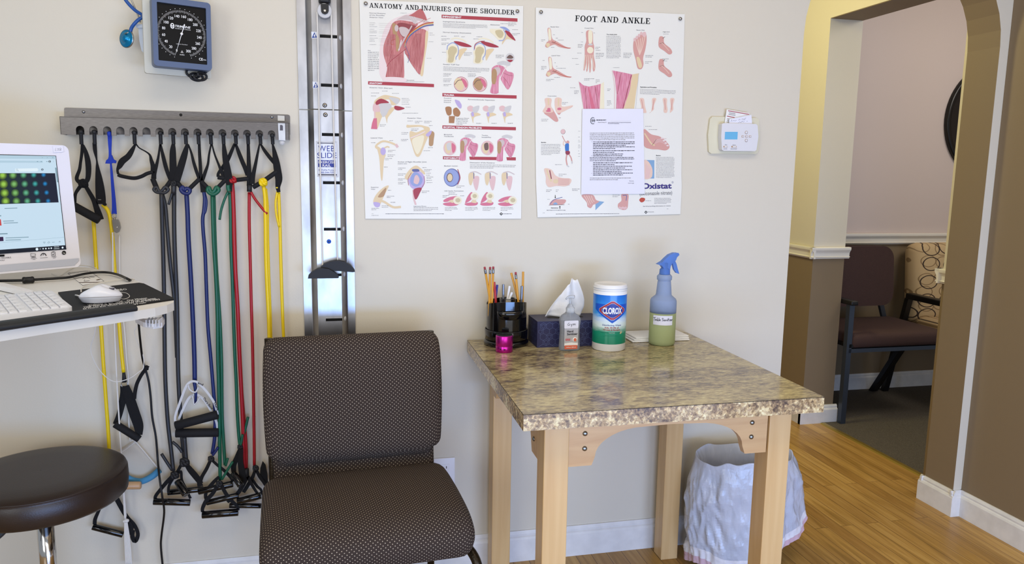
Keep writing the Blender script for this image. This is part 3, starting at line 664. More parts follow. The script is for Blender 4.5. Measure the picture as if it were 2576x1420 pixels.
prof2 = [SP(*p) for p in ((1652, 665), (1664, 658), (1672, 650), (1682, 641), (1694, 636), (1704, 636), (1706, 641), (1700, 647), (1697, 655), (1688, 662), (1684, 670), (1681, 688), (1667, 688), (1666, 674), (1662, 668))]
for p in prof2: p.y -= .010
b.prism(prof2, (0, .020, 0), 'blue_plastic'); b.build('spray_head', t, bevel=.003)
b = MB(); P3 = [SP(*p) for p in ((1690, 660), (1696, 655), (1700, 664), (1703, 676), (1707, 689), (1700, 687), (1694, 678))]
for p in P3: p.y -= .006
b.prism(P3, (0, .012, 0), 'blue_plastic'); b.build('trigger', t, bevel=.0015)
b = MB(); cx2, cy2, cr2 = px_, py_, R
A1 = math.atan2(CAM.y-cy2, CAM.x-cx2)+.02
def cyl2(off): return lambda u, v: (cx2+(cr2+off)*math.cos(A1+u/cr2), cy2+(cr2+off)*math.sin(A1+u/cr2), TZ+v)
f = cyl2(.0006); vs = [f(-.033+.066*i/12, z) for z in (.070, .101) for i in range(13)]
b.add(vs, [(i, i+1, 14+i, 13+i) for i in range(12)], 'paper_cool')
g = cyl2(.0010); S = .001; fx = lambda u, v: g(-.0325+u*S, .080+v*S)
pen(b, [[(0, 12), (9, 14)], [(5, 13), (4, 4), (5, 3)], [(12, 8), (9, 8), (8, 5), (10, 4), (12, 8), (13, 4)], [(16, 14), (15, 4), (18, 4), (18, 7), (15, 7)], [(21, 14), (20, 4), (21, 4)], [(23, 6), (25, 7), (24, 9), (22, 6), (25, 4)],
        [(35, 12), (32, 14), (30, 11), (34, 8), (33, 5), (30, 5)], [(39, 9), (36, 8), (36, 5), (39, 5), (39, 9), (40, 5)], [(42, 9), (42, 5), (42, 8), (45, 8), (45, 5)], [(47, 9), (47, 5)], [(47, 12), (47, 12.6)], [(50, 14), (49, 5), (50, 5)], [(48, 10), (52, 10)], [(53, 9), (53, 5)], [(53, 12), (53, 12.6)], [(55, 9), (58, 9), (55, 5), (58, 5)], [(60, 7), (62, 8), (60, 9), (59, 6), (62, 5)], [(63.5, 9), (63.5, 5), (63.5, 8), (65, 9.5)]], fx, 1.25, 'print_black')
b.build('handwritten_label', t)
# --- napkins
t = thing('napkin_stack', (1.04, -.07, TZ), 'low stack of folded white paper napkins behind the spray bottle', 'napkins')
for k in range(3):
    MB().box((1.035+.003*k, -.080+.004*k, TZ+.003+.0052*k), (.205-.006*k, .105, .005), 'tissue', ax=(Vector((math.cos(.02*k), math.sin(.02*k), 0)), Vector((-math.sin(.02*k), math.cos(.02*k), 0)), Vector((0, 0, 1))), bev=.0022).build('napkin', t)

# ================================================================== WASTE BIN
wy = -.168; wx = PY(1862, 1300, wy).x
t = thing('waste_bin', (wx, wy, 0), 'small black waste bin with a white drawstring liner, behind the table legs', 'waste bin')
MB().lathe([(.140, 0), (.145, .004), (.166, .37), (.170, .375), (.164, .37), (.143, .01), (.001, .008)], 'bin_black', (wx, wy, 0), n=40, sy=.64, caps=False).build('bucket', t)
b = MB(); NA, NT = 220, 44; vs = []
def rim(a): return .398+.007*math.sin(3*a+.6)+.012*noise.noise(Vector((math.cos(a)*3, math.sin(a)*3, 0)))
def crease(p):
    v = 0; am = 1
    for sc_ in (1.3, 2.9, 6.5): v += am*(1-abs(noise.noise(p*sc_))*2.6); am *= .5
    return v/1.65
def low_(a):
    # the skirt hangs to the floor at the left and front and is hitched up towards the right
    d = (a+pi/2+pi) % (2*pi)-pi            # 0 at the front, positive to the right
    return .022+.014*math.sin(4*a)+.095*max(0, min(1, (d-.15)/.8))+.09*max(0, min(1, (d-1.0)/.5))-.09*max(0, min(1, (d-2.2)/.6))
for j in range(NT+1):
    tt = j/NT
    for i in range(NA):
        a = 2*pi*i/NA; top = rim(a); z = top+(low_(a)-top)*tt
        c3 = Vector((math.cos(a)*1.5, math.sin(a)*1.5, z*4.5+a*.8))
        pleat = .5+.5*math.sin(a*11+2.5*noise.noise(Vector((a, 0, 3)))+tt*2.2)
        r_ = .171+.010*min(1, tt*5)+.021*crease(c3)*min(1, tt*3)+.010*pleat*(1-tt)*min(1, tt*6)
        d = (a+pi/2+pi) % (2*pi)-pi; r_ += .050*max(0, 1-abs(d-1.35)/.7)*tt
        if j == 0: r_ = .171
        vs.append((wx+r_*math.cos(a), wy+min(r_*.64, .145)*math.sin(a) if math.sin(a) > 0 else wy+r_*.64*math.sin(a), z+(.006 if j == 1 else 0)))
for j in range(NT):
    m_ = 'liner_film' if j < NT-7 else ('liner_hem' if j < NT-3 else 'liner_pink')
    b.add([vs[j*NA+i] for i in range(NA)]+[vs[(j+1)*NA+i] for i in range(NA)], [(i, (i+1) % NA, NA+(i+1) % NA, NA+i) for i in range(NA)], m_, smooth=True)
ins = []
for j in range(12):
    tt = j/11
    for i in range(NA):
        a = 2*pi*i/NA; rr = .171-(.012+.020*tt+.006*abs(noise.noise(Vector((math.cos(a)*9, math.sin(a)*9, tt*2)))))*(j > 0)
        ins.append((wx+rr*math.cos(a), wy+rr*.64*math.sin(a), rim(a)-.35*tt))
b.add(ins, [(j*NA+i, j*NA+(i+1) % NA, (j+1)*NA+(i+1) % NA, (j+1)*NA+i) for j in range(11) for i in range(NA)]+[[11*NA+i for i in range(NA)]], 'liner_film', smooth=True)
b.build('bin_liner', t)

# ================================================================== OUTLET, THERMOSTAT
t = thing('wall_outlet', (.33, 0, .35), 'white double electrical outlet plate low on the wall beside the patterned chair', 'outlet')
b = MB(); b.box((.330, -.003, .335), (.072, .006, .116), 'outlet_white', bev=.0025); b.build('cover_plate', t)
for zz in (.357, .312):
    b = MB(); b.box((.330, -.0065, zz), (.034, .003, .030), 'outlet_white', bev=.0014); b.bb((.322, -.0084, zz), (.3245, -.0078, zz+.008), 'dark_hole'); b.bb((.3355, -.0084, zz), (.338, -.0078, zz+.008), 'dark_hole'); b.bb((.328, -.0084, zz-.010), (.332, -.0078, zz-.006), 'dark_hole'); b.build('socket', t)
t = thing('thermostat', (1.33, 0, 1.48), 'white wall thermostat with blue display on a beige wall plate', 'thermostat')
def corner_plate(pts, y0, y1, m, name, bev):
    P = [PY(x, y, y0) for x, y in pts]
    return MB().prism([(p.x, 0+y0, p.z) for p in P], (0, y1-y0, 0), m).build(name, t, bevel=bev)
corner_plate(((1783, 300), (1789, 294), (1900, 297), (1906, 302), (1908, 345), (1904, 383), (1898, 388), (1786, 387), (1780, 382), (1778, 340)), -.0005, -.010, 'therm_beige', 'wall_plate', .004)
corner_plate(((1808, 313), (1812, 311), (1893, 313), (1897, 317), (1899, 345), (1894, 378), (1890, 381), (1812, 380), (1808, 377), (1806, 345)), -.011, -.034, 'therm_white', 'housing', .003)
yT = -.0345
b = MB(); b.poly([PY(x, y, yT) for x, y in ((1824, 332), (1856, 332), (1855, 351), (1823, 351))], 'lcd'); b.build('display', t)
for x, y, r_ in ((1877.5, 333.5, .0045), (1877.5, 353.5, .0045)):
    b = MB(); b.lathe([(r_, 0), (r_*.95, .0012), (r_*.6, .0014)], 'therm_white', PY(x, y, yT), n=18, ax=(Vector((1, 0, 0)), Vector((0, 0, 1)), Vector((0, -1, 0)))); b.lathe([(r_*1.2, 0), (r_*1.2, .0003)], 'ink_bone_dk', PY(x, y, yT), n=18, ax=(Vector((1, 0, 0)), Vector((0, 0, 1)), Vector((0, -1, 0)))); b.build('button', t)
for x, y in ((1868.5, 343.5), (1878, 343.5), (1887, 343.5)):
    b = MB(); c = PY(x, y, yT); b.box(c+Vector((0, -.0001, 0)), (.0085, .0008, .0062), 'ink_bone_dk', bev=.0003); b.box(c+Vector((0, -.0008, 0)), (.0065, .0014, .0044), 'therm_white', bev=.0006); b.build('button', t)
for x0_, x1_ in ((1820, 1830), (1840, 1853)):
    b = MB(); p, q = PY(x0_, 369.5, yT), PY(x1_, 369.5, yT); b.box((p+q)/2, (q.x-p.x, .001, .005), 'ink_bone_dk', bev=.0004); b.box((p+q)/2+Vector((.001, -.001, 0)), ((q.x-p.x)*.7, .002, .0035), 'white', bev=.0008); b.build('switch', t)
b = MB()
for tx, a in (('Fan', (1824, 365.5, 1829, 363)), ('AUTO ON', (1820, 376, 1829, 373.6)), ('System', (1843, 366, 1851, 363.6)), ('COOL OFF HEAT', (1838, 376, 1854, 373.6))):
    b.text(tx, lambda u, v: PY(u, v, yT-.0003), (a[0], a[1], a[2], a[3]), 'print_dkgrey')
b.build('lettering', t)
tag(MB().prism([PY(x, y, -.014) for x, y in ((1828, 275), (1885, 285), (1881, 312), (1822, 312))], (0, -.0006, 0), 'paper').build('schedule_card'), 'printed white card with red bars tucked behind the thermostat, rear one', 'paper')
o = bpy.data.objects['schedule_card']
b = MB()
for (xa, ya, xb, yb), m_ in (((1832, 278, 1884, 287), 'banner_red'), ((1829, 291.5, 1848, 295), 'banner_red'), ((1834, 283, 1850, 285.5), 'print_grey'), ((1833, 287, 1850, 289.5), 'print_grey'), ((1829, 298, 1836, 299), 'print_grey'), ((1829, 302, 1836, 303), 'print_grey'), ((1828, 306, 1836, 307), 'print_grey')):
    b.poly([PY(xa, ya, -.0155), PY(xb, yb, -.0155), PY(xb, yb+1.7, -.0155), PY(xa, ya+1.7, -.0155)], m_)
b.build('print', o)
n_ = MB().prism([PY(x, y, -.022) for x, y in ((1834, 300), (1890, 289), (1892, 312), (1834, 312))], (0, -.0006, 0), 'paper_cool').build('handwritten_note')
tag(n_, 'small white handwritten note tucked behind the thermostat, front one', 'note')
b = MB(); S_ = lambda u, v: PY(u, v, -.0229)
pen(b, [[(1839, 306), (1841, 301), (1840, 305)], [(1843, 305), (1846, 303), (1849, 304.5), (1853, 303)], [(1858, 303), (1860, 300.5), (1863, 302)], [(1866, 301.5), (1868, 299), (1871, 300), (1877, 297)], [(1870, 302.5), (1875, 301)], [(1857, 309.5), (1861, 306.5), (1864, 309), (1867, 304.5), (1869, 307.5), (1873, 306)], [(1878, 305.5), (1881, 305)]], S_, .5, 'print_dkgrey')
b.build('handwriting', n_)

# ================================================================== BAND RACK
def z3(x, y): return (140+x/4.177, 260+y/4.177)
YF = -.050                          # front plate of the rack
t = thing('band_rack', (-.47, 0, 1.40), 'brushed steel wall rack with sixteen arched slots holding exercise bands', 'rack')
b = MB(); P = [PY(*z3(x, y), -.001) for x, y in ((95, 330), (92, 60), (97, 49), (110, 46), (2440, 120), (2456, 126), (2462, 140), (2465, 330))]
b.prism([(p.x, -.001, p.z) for p in P], (0, -.002, 0), 'brushed'); b.build('back_plate', t)
slots = [258, 398, 543, 680, 818, 955, 1092, 1225, 1357, 1490, 1620, 1752, 1882, 2010, 2140, 2268]
pl = lambda x, y, Y=YF: PY(*z3(x, y), Y)
A_, B_, C_, D_ = pl(40, 137), pl(2450, 203), pl(2452, 385), pl(52, 328)
xa, xb = (A_.x+D_.x)/2, (B_.x+C_.x)/2
def zt(x): return A_.z+(B_.z-A_.z)*(x-xa)/(xb-xa)
def zb(x): return D_.z+(C_.z-D_.z)*(x-xa)/(xb-xa)
out = [(xa, zt(xa)), (xa, zb(xa))]
SL = []
for i, sx in enumerate(slots):
    c = pl(sx, 300); wd = .0105; x = c.x; top = pl(sx, 237+(285-237)*i/15).z
    SL.append((x, top)); out += [(x-wd, zb(x))]
    out += [(x-wd+.0*k, zb(x)) for k in ()]
    for k in range(9):
        a = pi-pi*k/8; out.append((x+wd*math.cos(a), top-wd+wd*math.sin(a)))
    out += [(x+wd, zb(x))]
out += [(xb, zb(xb)), (xb, zt(xb))]
b = MB(); b.prism([(x, YF, z) for x, z in out], (0, .002, 0), 'brushed')
b.bb((xa, YF, zt(xa)-.002), (xb, -.003, zt(xa)), 'brushed'); b.bb((xa, YF, zb(xa)), (xa+.002, -.003, zt(xa)), 'brushed'); b.bb((xb-.002, YF, zb(xa)), (xb, -.003, zt(xa)), 'brushed')
b.build('front_channel', t, bevel=.0006)
FB = (Vector((1, 0, 0)), Vector((0, 0, 1)), Vector((0, -1, 0)))
for x, y, m_ in ((293, 90, 'screw'), (1315, 122, 'dark_hole'), (2272, 145, 'screw')):
    b = MB(); b.lathe([(.0042, 0), (.004, .0015), (.002, .0025)], m_, PY(*z3(x, y), -.003), n=14, ax=FB); b.build('screw', t)
b = MB(); L0 = lambda x, y, Y: PY(*z3(x, y), Y)
def quadplate(b, xs, Y, th, m): b.prism([L0(x, y, Y) for x, y in xs], (0, th, 0), m)
quadplate(b, ((2333, 128), (2405, 132), (2407, 186), (2335, 184)), -.006, -.002, 'steel'); b.build('latch_bracket', t); b = MB(); quadplate(b, ((2336, 208), (2410, 210), (2414, 392), (2345, 388)), YF-.006, .002, 'aluminium')
quadplate(b, ((2357, 228), (2378, 228), (2388, 240), (2388, 286), (2356, 286)), YF-.0068, .0008, 'print_dkgrey'); b.build('latch', t)
b = MB(); b.lathe([(.0075, 0), (.0075, .003)], 'plastic_frost', L0(2380, 412, YF), n=20, ax=FB); b.build('latch_tab', t)

# ================================================================== EXERCISE BANDS
def zp(x, y, Y): return PY(*z3(x, y), Y)
YB = -.036
TR = {'grey': 'tube_grey', 'blue': 'tube_blue', 'green': 'tube_green', 'red': 'tube_red', 'yellow': 'tube_yellow'}
def band(label, slot, grp='exercise bands hanging from the steel rack', name='exercise_band', cat='exercise band'):
    x, top = SL[slot]
    t = thing(name, (x, YB, top-.02), label, cat, grp); return t
def knob(t, slot, yend=415, lean=0):
    sx = slots[slot]; y0 = 290+40*slot/15
    b = MB(); c = zp(sx+8, y0+10, YF+.004); b.ball(c, .0068, 'rubber_black', sc=(1, 1, 1)); b.tube([c, zp(sx+12+lean, yend-20, YB-.004), zp(sx+14+lean, yend+15, YB-.002)], .0052, 'rubber_black', n=10)
    b.tube([c, (c.x, -.003, c.z+.002)], .0035, 'rubber_black', sub=1)
    b.build('hook_loop', t)
def webz(t, pts, wz, Y=YB, th=.0022, name='strap', m='webbing_black'):   # points in the rack close-up's frame, width in its pixels
    if not isinstance(wz, (list, tuple)): wz = [wz]*len(pts)
    YY = Y if isinstance(Y, (list, tuple)) else [Y]*len(pts)
    P = [zp(x, y, yy) for (x, y), yy in zip(pts, YY)]
    sc = 1/4.177/870
    return MB().strap(P, [w_*sc for w_ in wz], m, th).build(name, t)
def gripz(t, p, q, wz, Y=YB, m='foam_black', Yq=None, fr=zp, k=1/4.177/870, name='handle'):
    a, c = fr(*p, Y), fr(*q, Y if Yq is None else Yq); r = wz*k/2; d = (c-a).normalized(); X = d.orthogonal().normalized()
    L = (c-a).length
    b = MB(); b.lathe([(r*.55, .0), (r*.92, .0003), (r, .0015), (r, L-.0015), (r*.92, L-.0003), (r*.55, L)], m, a, n=20, ax=(X, d.cross(X), d)); 
    return b.build(name, t)
def tubep(t, pts, rpx, m, Y=-.030, name='tube', sub=6, taper=None):      # tube through photo points
    YY = Y if isinstance(Y, (list, tuple)) else [Y]*len(pts)
    return MB().tube([PY(x, y, yy) for (x, y), yy in zip(pts, YY)], rpx/870, m, n=10, sub=sub, taper=taper).build(name, t)
def knotz(t, x, y, wz, m, Y=YB, fr=zp, k=1/4.177/870):
    c = fr(x, y, Y); r = wz*k/2; b = MB()
    for a in (0, 1.2, 2.3):
        pts = [c+Vector((r*.7*math.cos(q+a), -.3*r*math.sin(2*q)+.002*math.cos(q), r*.75*math.sin(q)*math.cos(a*.6))) for q in [2*pi*i/8 for i in range(8)]]
        b.tube(pts, r*.38, m, n=8, sub=3, closed=True)
    return b.build('knot', t)

# 1 big foam handle with yellow band
t = band('black foam handle band with knotted straps and yellow tube, leftmost on the rack', 0)
knob(t, 0)
webz(t, [(280, 430), (276, 520), (262, 620), (250, 700), (222, 780), (235, 820), (285, 850)], [26, 28, 26, 30, 34, 36, 40])
webz(t, [(290, 440), (318, 520), (340, 620), (345, 720), (335, 800), (300, 850)], [20, 40, 52, 50, 44, 40], Y=YB-.004)
knotz(t, 290, 842, 85, 'webbing_black')
webz(t, [(280, 850), (240, 900), (208, 955), (195, 1040)], [38, 34, 30, 40]); webz(t, [(305, 855), (350, 930), (400, 1020), (440, 1130), (470, 1225)], [38, 40, 45, 60, 70])
gripz(t, (150, 1060), (462, 1232), 88, Y=YB-.010)
tubep(t, [(234, 540), (238, 600), (243, 680), (252, 790), (259, 900), (266, 1000), (274, 1120), (273, 1190), (264, 1240)], 4.6, 'tube_yellow')
gripz(t, (233, 1326), (310, 1346), 17, fr=lambda x, y, Y: PY(x, y, Y), k=1/870, Y=-.030, m='gloss_black')
sp = lambda pts, w_, Y=-.030, th=.002, name='strap', m='webbing_black': MB().strap([PY(x, y, Y) for x, y in pts], ([a/870 for a in w_] if isinstance(w_, (list, tuple)) else w_/870), m, th).build(name, t)
sp([(260, 1250), (253, 1275), (240, 1305), (238, 1320)], [6, 7, 9, 9]); sp([(284, 1236), (300, 1268), (318, 1300), (338, 1322), (347, 1345), (340, 1362), (333, 1350), (336, 1335)], [12, 12, 10, 9, 9, 12, 10, 8])
sp([(322, 1315), (328, 1330), (322, 1345)], [14, 16, 14], Y=-.034)
# 2
t = band('long black strap band with buckle and yellow tube, second from left on the rack', 1)
knob(t, 1)
webz(t, [(408, 415), (415, 500), (432, 600), (440, 680), (455, 800), (468, 920), (476, 1020), (480, 1060)], [38, 36, 14, 34, 68, 88, 92, 80])
b = MB(); b.box(zp(468, 1014, YB-.003), (.011, .0012, .0022), 'steel'); b.build('buckle', t)
webz(t, [(495, 980), (500, 1030), (515, 1060), (535, 1068)], [30, 34, 36, 16], Y=YB-.003)
tubep(t, [(258, 515), (270, 528), (277, 550), (283, 600), (287, 660), (293, 740), (300, 820), (305, 880), (311, 937)], 4.6, 'tube_yellow')
b = MB(); b.tube([PY(311, 933, -.03), PY(313, 962, -.03)], .009/2+.001, 'rubber_black', sub=2, taper=(.7, 1.25)); b.build('cuff', t)
b = MB(); b.tube([PY(313+8*math.cos(a), 968+8*math.sin(a), -.03) for a in [2*pi*i/10 for i in range(10)]], .0014, 'steel', closed=True, sub=2); b.build('ring', t)
sp([(313, 972), (313, 990), (306, 1020), (300, 1045), (291, 1068)], [20, 20, 16, 14, 14]); sp([(314, 972), (325, 1000), (338, 1040), (348, 1070), (350, 1095)], [20, 24, 26, 24, 16], Y=-.033)
gripz(t, (289, 1067), (351, 1106), 19, fr=lambda x, y, Y: PY(x, y, Y), k=1/870, Y=-.036)
# 3 door pulley
t = band('blue webbing door strap holding a small metal pulley and white cord', 2, name='door_pulley', cat='pulley', grp=None)
b = MB(); b.tube([zp(562, 300, YB-.006), zp(565, 345, YB-.006)], .0055, 'strap_blue', sub=2); b.tube([zp(562, 302, YB), (zp(562, 302, YB).x, -.003, zp(562, 302, YB).z)], .003, 'strap_blue', sub=1); b.build('hook_loop', t)
webz(t, [(568, 330), (570, 420), (572, 500), (574, 590)], [40, 34, 26, 30], m='strap_blue'); 
b = MB(); b.prism([zp(x, y, YB-.003) for x, y in ((560, 545), (590, 545), (608, 590), (635, 605), (630, 632), (600, 628), (575, 636), (520, 634), (530, 600), (550, 585))], (0, .005, 0), 'strap_blue'); b.build('door_stop', t, bevel=.0015)
webz(t, [(580, 630), (588, 730), (600, 880), (610, 1000), (615, 1100), (615, 1165)], [16, 24, 30, 36, 42, 50], m='strap_blue')
b = MB(); b.tube([zp(615+24*math.cos(a), 1185+24*math.sin(a), YB) for a in [2*pi*i/10 for i in range(10)]], .0013, 'steel', closed=True, sub=2); b.tube([zp(612, 1205, YB), zp(622, 1230, YB)], .003, 'steel', sub=1); b.build('swivel', t)
b = MB(); b.prism([zp(x, y, YB-.006) for x, y in ((590, 1225), (655, 1222), (672, 1260), (682, 1310), (665, 1355), (640, 1366), (612, 1350), (600, 1300))], (0, .008, 0), 'steel'); b.lathe([(.0022, 0), (.0015, .0015)], 'chrome', zp(645, 1305, YB-.006), n=12, ax=FB); b.build('pulley_block', t, bevel=.0015)
c1 = tubep(t, [(300, 592), (301, 680), (305, 760), (313, 830), (318, 900), (323, 960), (326, 1100), (341, 1112), (400, 1182)], 1.8, 'cord_white', name='cord', Y=-.018)
tubep(t, [(283, 585), (284, 680), (287, 800), (294, 960), (301, 1080), (306, 1160), (310, 1222), (314, 1260), (317, 1300)], 2.0, 'cord_white', name='cord', Y=-.040)
tubep(t, [(340, 1113), (318, 1130), (300, 1142)], 1.8, 'cord_white', name='cord', Y=-.018)
tubep(t, [(296, 1170), (312, 1196), (330, 1208), (355, 1212), (380, 1201), (401, 1184)], 8.5, 'foam_blue', name='tube_handle', Y=-.026)
b = MB(); a_, c_ = PY(272, 1223, -.055), PY(355, 1222, -.055); b.lathe([(.006, 0), (.0105, .001), (.0115, .003), (.0118, .04), (.0115, (c_-a_).length-.003), (.009, (c_-a_).length)], 'dowel', a_, n=20, ax=(Vector((0, 0, 1)), Vector((0, 1, 0)).cross(Vector((0, 0, 1)))*0+Vector((0, 1, 0)), (c_-a_).normalized())); b.build('wooden_handle', t)
b = MB(); b.tube([PY(311, 1230, -.05), PY(313, 1270, -.048), PY(315, 1306, -.046)], .0035, 'cord_white'); b.ball(PY(318, 1311, -.046), .006, 'cord_white', sc=(1.3, 1, 1)); b.ball(PY(313, 1312, -.046), .005, 'cord_white')
for k in range(5): b.tube([PY(314+k*1.2, 1312, -.046), PY(314+k*3, 1360, -.044+.002*k), PY(317+k*3.6, 1425, -.042+.001*k)], .0021, 'cord_white')
b.build('cord_tassel', t)
# 5 plain loop
t = band('black strap loop with curved grip and no tube, right of the blue pulley strap', 4)
knob(t, 4)
webz(t, [(838, 430), (800, 500), (760, 560), (700, 610), (672, 660), (650, 700), (657, 745)], [18, 44, 56, 62, 50, 24, 24]); webz(t, [(845, 430), (880, 470), (950, 510), (990, 545), (1005, 600), (1022, 660), (1020, 730)], [14, 12, 14, 20, 34, 44, 40])
MB().tube([zp(655, 752, YB-.004), zp(700, 768, YB-.004), zp(820, 788, YB-.006), (zp(900, 770, YB-.006)), zp(960, 740, YB-.004), zp(1022, 722, YB-.004)], .0052, 'foam_black', n=14).build('handle', t)
# 7 grey
t = band('charcoal band with V grips, first of the two charcoal ones', 6)
knob(t, 6)
webz(t, [(1098, 430), (1080, 560), (1060, 650), (1035, 740), (1030, 795)], [18, 22, 32, 44, 50]); webz(t, [(1103, 430), (1125, 540), (1155, 660), (1180, 740), (1205, 810)], [16, 34, 40, 38, 30])
gripz(t, (1018, 790), (1066, 905), 52); gripz(t, (1210, 815), (1145, 905), 46)
MB().tube([zp(x, y, YB-.004) for x, y in ((1060, 880), (1030, 905), (1060, 935), (1110, 940), (1150, 940), (1185, 905), (1150, 880), (1120, 915), (1090, 925))], .0045, 'tube_grey', n=10, sub=4, closed=True).build('knot', t)
tubep(t, [(406, 488), (408, 560), (411, 660), (413, 760), (414, 860), (416, 960), (422, 1060), (430, 1130), (436, 1185)], 5.2, 'tube_grey', Y=[-.04, -.034, -.03, -.03, -.03, -.03, -.03, -.035, -.04])
tubep(t, [(408, 488), (416, 520), (421, 580), (428, 660), (437, 740), (441, 800), (445, 900)], 4.8, 'tube_grey', Y=-.026)
# lower handle frame of reference: the close-up of the hanging grips
def z9(x, y, Y): return PY(380+x/6.453, 1100+y/6.453, Y)
K9 = 1/6.453/870
def web9(t, pts, wz, Y=YB, th=.0022): return MB().strap([z9(x, y, Y) for x, y in pts], [w_*K9 for w_ in (wz if isinstance(wz, (list, tuple)) else [wz]*len(pts))], 'webbing_black', th).build('strap', t)
def tub9(t, pts, wz, m, Y=-.04, name='tube'): return MB().tube([z9(x, y, Y) for x, y in pts], wz*K9/2, m, n=10, sub=4).build(name, t)
tub9(t, [(170, 275), (250, 400), (340, 540)], 52, 'tube_grey', name='tube_end')
knotz(t, 385, 620, 130, 'rubber_black', fr=z9, k=K9, Y=-.045)
web9(t, [(370, 620), (250, 740), (150, 860), (75, 960), (65, 1040)], [70, 66, 60, 55, 50], Y=-.045); web9(t, [(400, 640), (480, 560), (500, 700), (560, 830), (640, 1000)], [40, 44, 40, 40, 40], Y=-.038)
gripz(t, (38, 1050), (640, 1068), 116, fr=z9, k=K9, Y=-.050, m='gloss_black')
# 8 grey
t = band('charcoal band with one wide strap, beside the V grip charcoal band', 7)
knob(t, 7)
webz(t, [(1238, 410), (1232, 500), (1232, 600), (1236, 700), (1240, 830)], [26, 58, 66, 72, 78], Y=YB-.004)
knotz(t, 1240, 845, 62, 'rubber_black', Y=YB-.006); MB().tube([zp(1242, 850, YB-.004), zp(1240, 950, YB-.004)], .0072, 'tube_grey', sub=3).build('cuff', t)
MB().tube([zp(1228, 925, YB-.002), zp(1210, 990, YB-.002), zp(1186, 1065, YB-.002)], .0036, 'tube_grey').build('tube_end', t)
tubep(t, [(438, 485), (438, 560), (440, 640), (445, 760), (447, 880), (449, 960), (455, 1060), (460, 1120), (465, 1160)], 5.4, 'tube_grey')
tub9(t, [(345, 80), (420, 140), (480, 210), (500, 250)], 52, 'tube_grey', name='tube_end'); tub9(t, [(540, 0), (555, 200), (570, 380)], 70, 'tube_grey')
knotz(t, 545, 410, 150, 'rubber_black', fr=z9, k=K9, Y=-.045)
web9(t, [(500, 430), (430, 560), (340, 700), (290, 800), (280, 900)], [50, 50, 50, 44, 40], Y=-.038); web9(t, [(560, 430), (640, 540), (740, 660), (810, 760)], [60, 95, 100, 80], Y=-.034)
gripz(t, (270, 905), (850, 845), 105, fr=z9, k=K9, Y=-.030, m='gloss_black'); gripz(t, (430, 720), (565, 940), 120, fr=z9, k=K9, Y=-.050, Yq=-.085, m='gloss_black', name='handle')
# 9 blue
t = band('thick blue band with V grips ending in two clear strap handles', 8)
knob(t, 8)
webz(t, [(1384, 425), (1360, 520), (1330, 620), (1300, 720), (1272, 820)], [26, 56, 68, 70, 64], Y=YB-.006); webz(t, [(1392, 430), (1425, 520), (1450, 620), (1478, 710), (1505, 790)], [14, 22, 30, 34, 30])
gripz(t, (1275, 830), (1335, 900), 48); gripz(t, (1512, 795), (1400, 905), 44)
MB().tube([zp(x, y, YB-.004) for x, y in ((1335, 880), (1315, 905), (1340, 940), (1390, 950), (1412, 915), (1375, 895), (1350, 915))], .0055, 'tube_blue', n=10, sub=4, closed=True).build('knot', t)
tubep(t, [(469, 485), (472, 540), (474, 600), (480, 700), (485, 800), (489, 900), (490, 958)], 5.8, 'tube_blue')
def z10(x, y, Y): return PY(420+x/7.1, 920+y/7.1, Y)
K10 = 1/7.1/870
tub = MB().tube([z10(490, 300, -.036), z10(505, 400, -.036), z10(515, 520, -.036), z10(508, 680, -.034)], 34*K10, 'tube_blue', taper=(1, .7)).build('tube_end', t)
for arcp, g0, g1, Yg in ((((145, 1010), (150, 900), (210, 720), (330, 400), (410, 300), (500, 285), (580, 330), (720, 480), (840, 660), (890, 800), (905, 880)), (150, 1080), (905, 880), -.050),
                         (((165, 1160), (200, 1000), (270, 820), (380, 600), (450, 540), (520, 520), (600, 560), (680, 640), (770, 780), (880, 1000), (905, 1120)), (155, 1210), (925, 1200), -.040)):
    MB().strap([z10(x, y, Yg+.004) for x, y in arcp], 42*K10, 'plastic_frost', .0012).build('clear_strap', t)
    gripz(t, g0, g1, 165, fr=z10, k=K10, Y=Yg)
b = MB().tube([z10(x, y, -.048) for x, y in ((380, 350), (400, 420), (460, 470), (520, 470), (560, 390))], 16*K10, 'plastic_frost'); b.tube([z10(x, y, -.048) for x, y in ((450, 540), (470, 620), (490, 700), (560, 620), (590, 560))], 12*K10, 'plastic_frost'); b.build('plastic_clip', t)
b = MB()
def along(b, txt, p, q, h, m, Y):     # lettering along a strap
    p, q = Vector(p), Vector(q); d = (q-p).normalized(); nn = Vector((d.y, -d.x))
    b.text(txt, lambda u, v: z10(*(p+d*u+nn*v), Y), (0, 0, (q-p).length, h), m, bold=.02)
along(b, 'Thera-Band', (640, 590), (790, 790), 44, 'print_black', -.0475); along(b, 'Thera', (830, 660), (895, 810), 40, 'print_black', -.0478); along(b, 'and', (548, 322), (640, 365), 40, 'print_black', -.0478)
b.build('lettering', t)
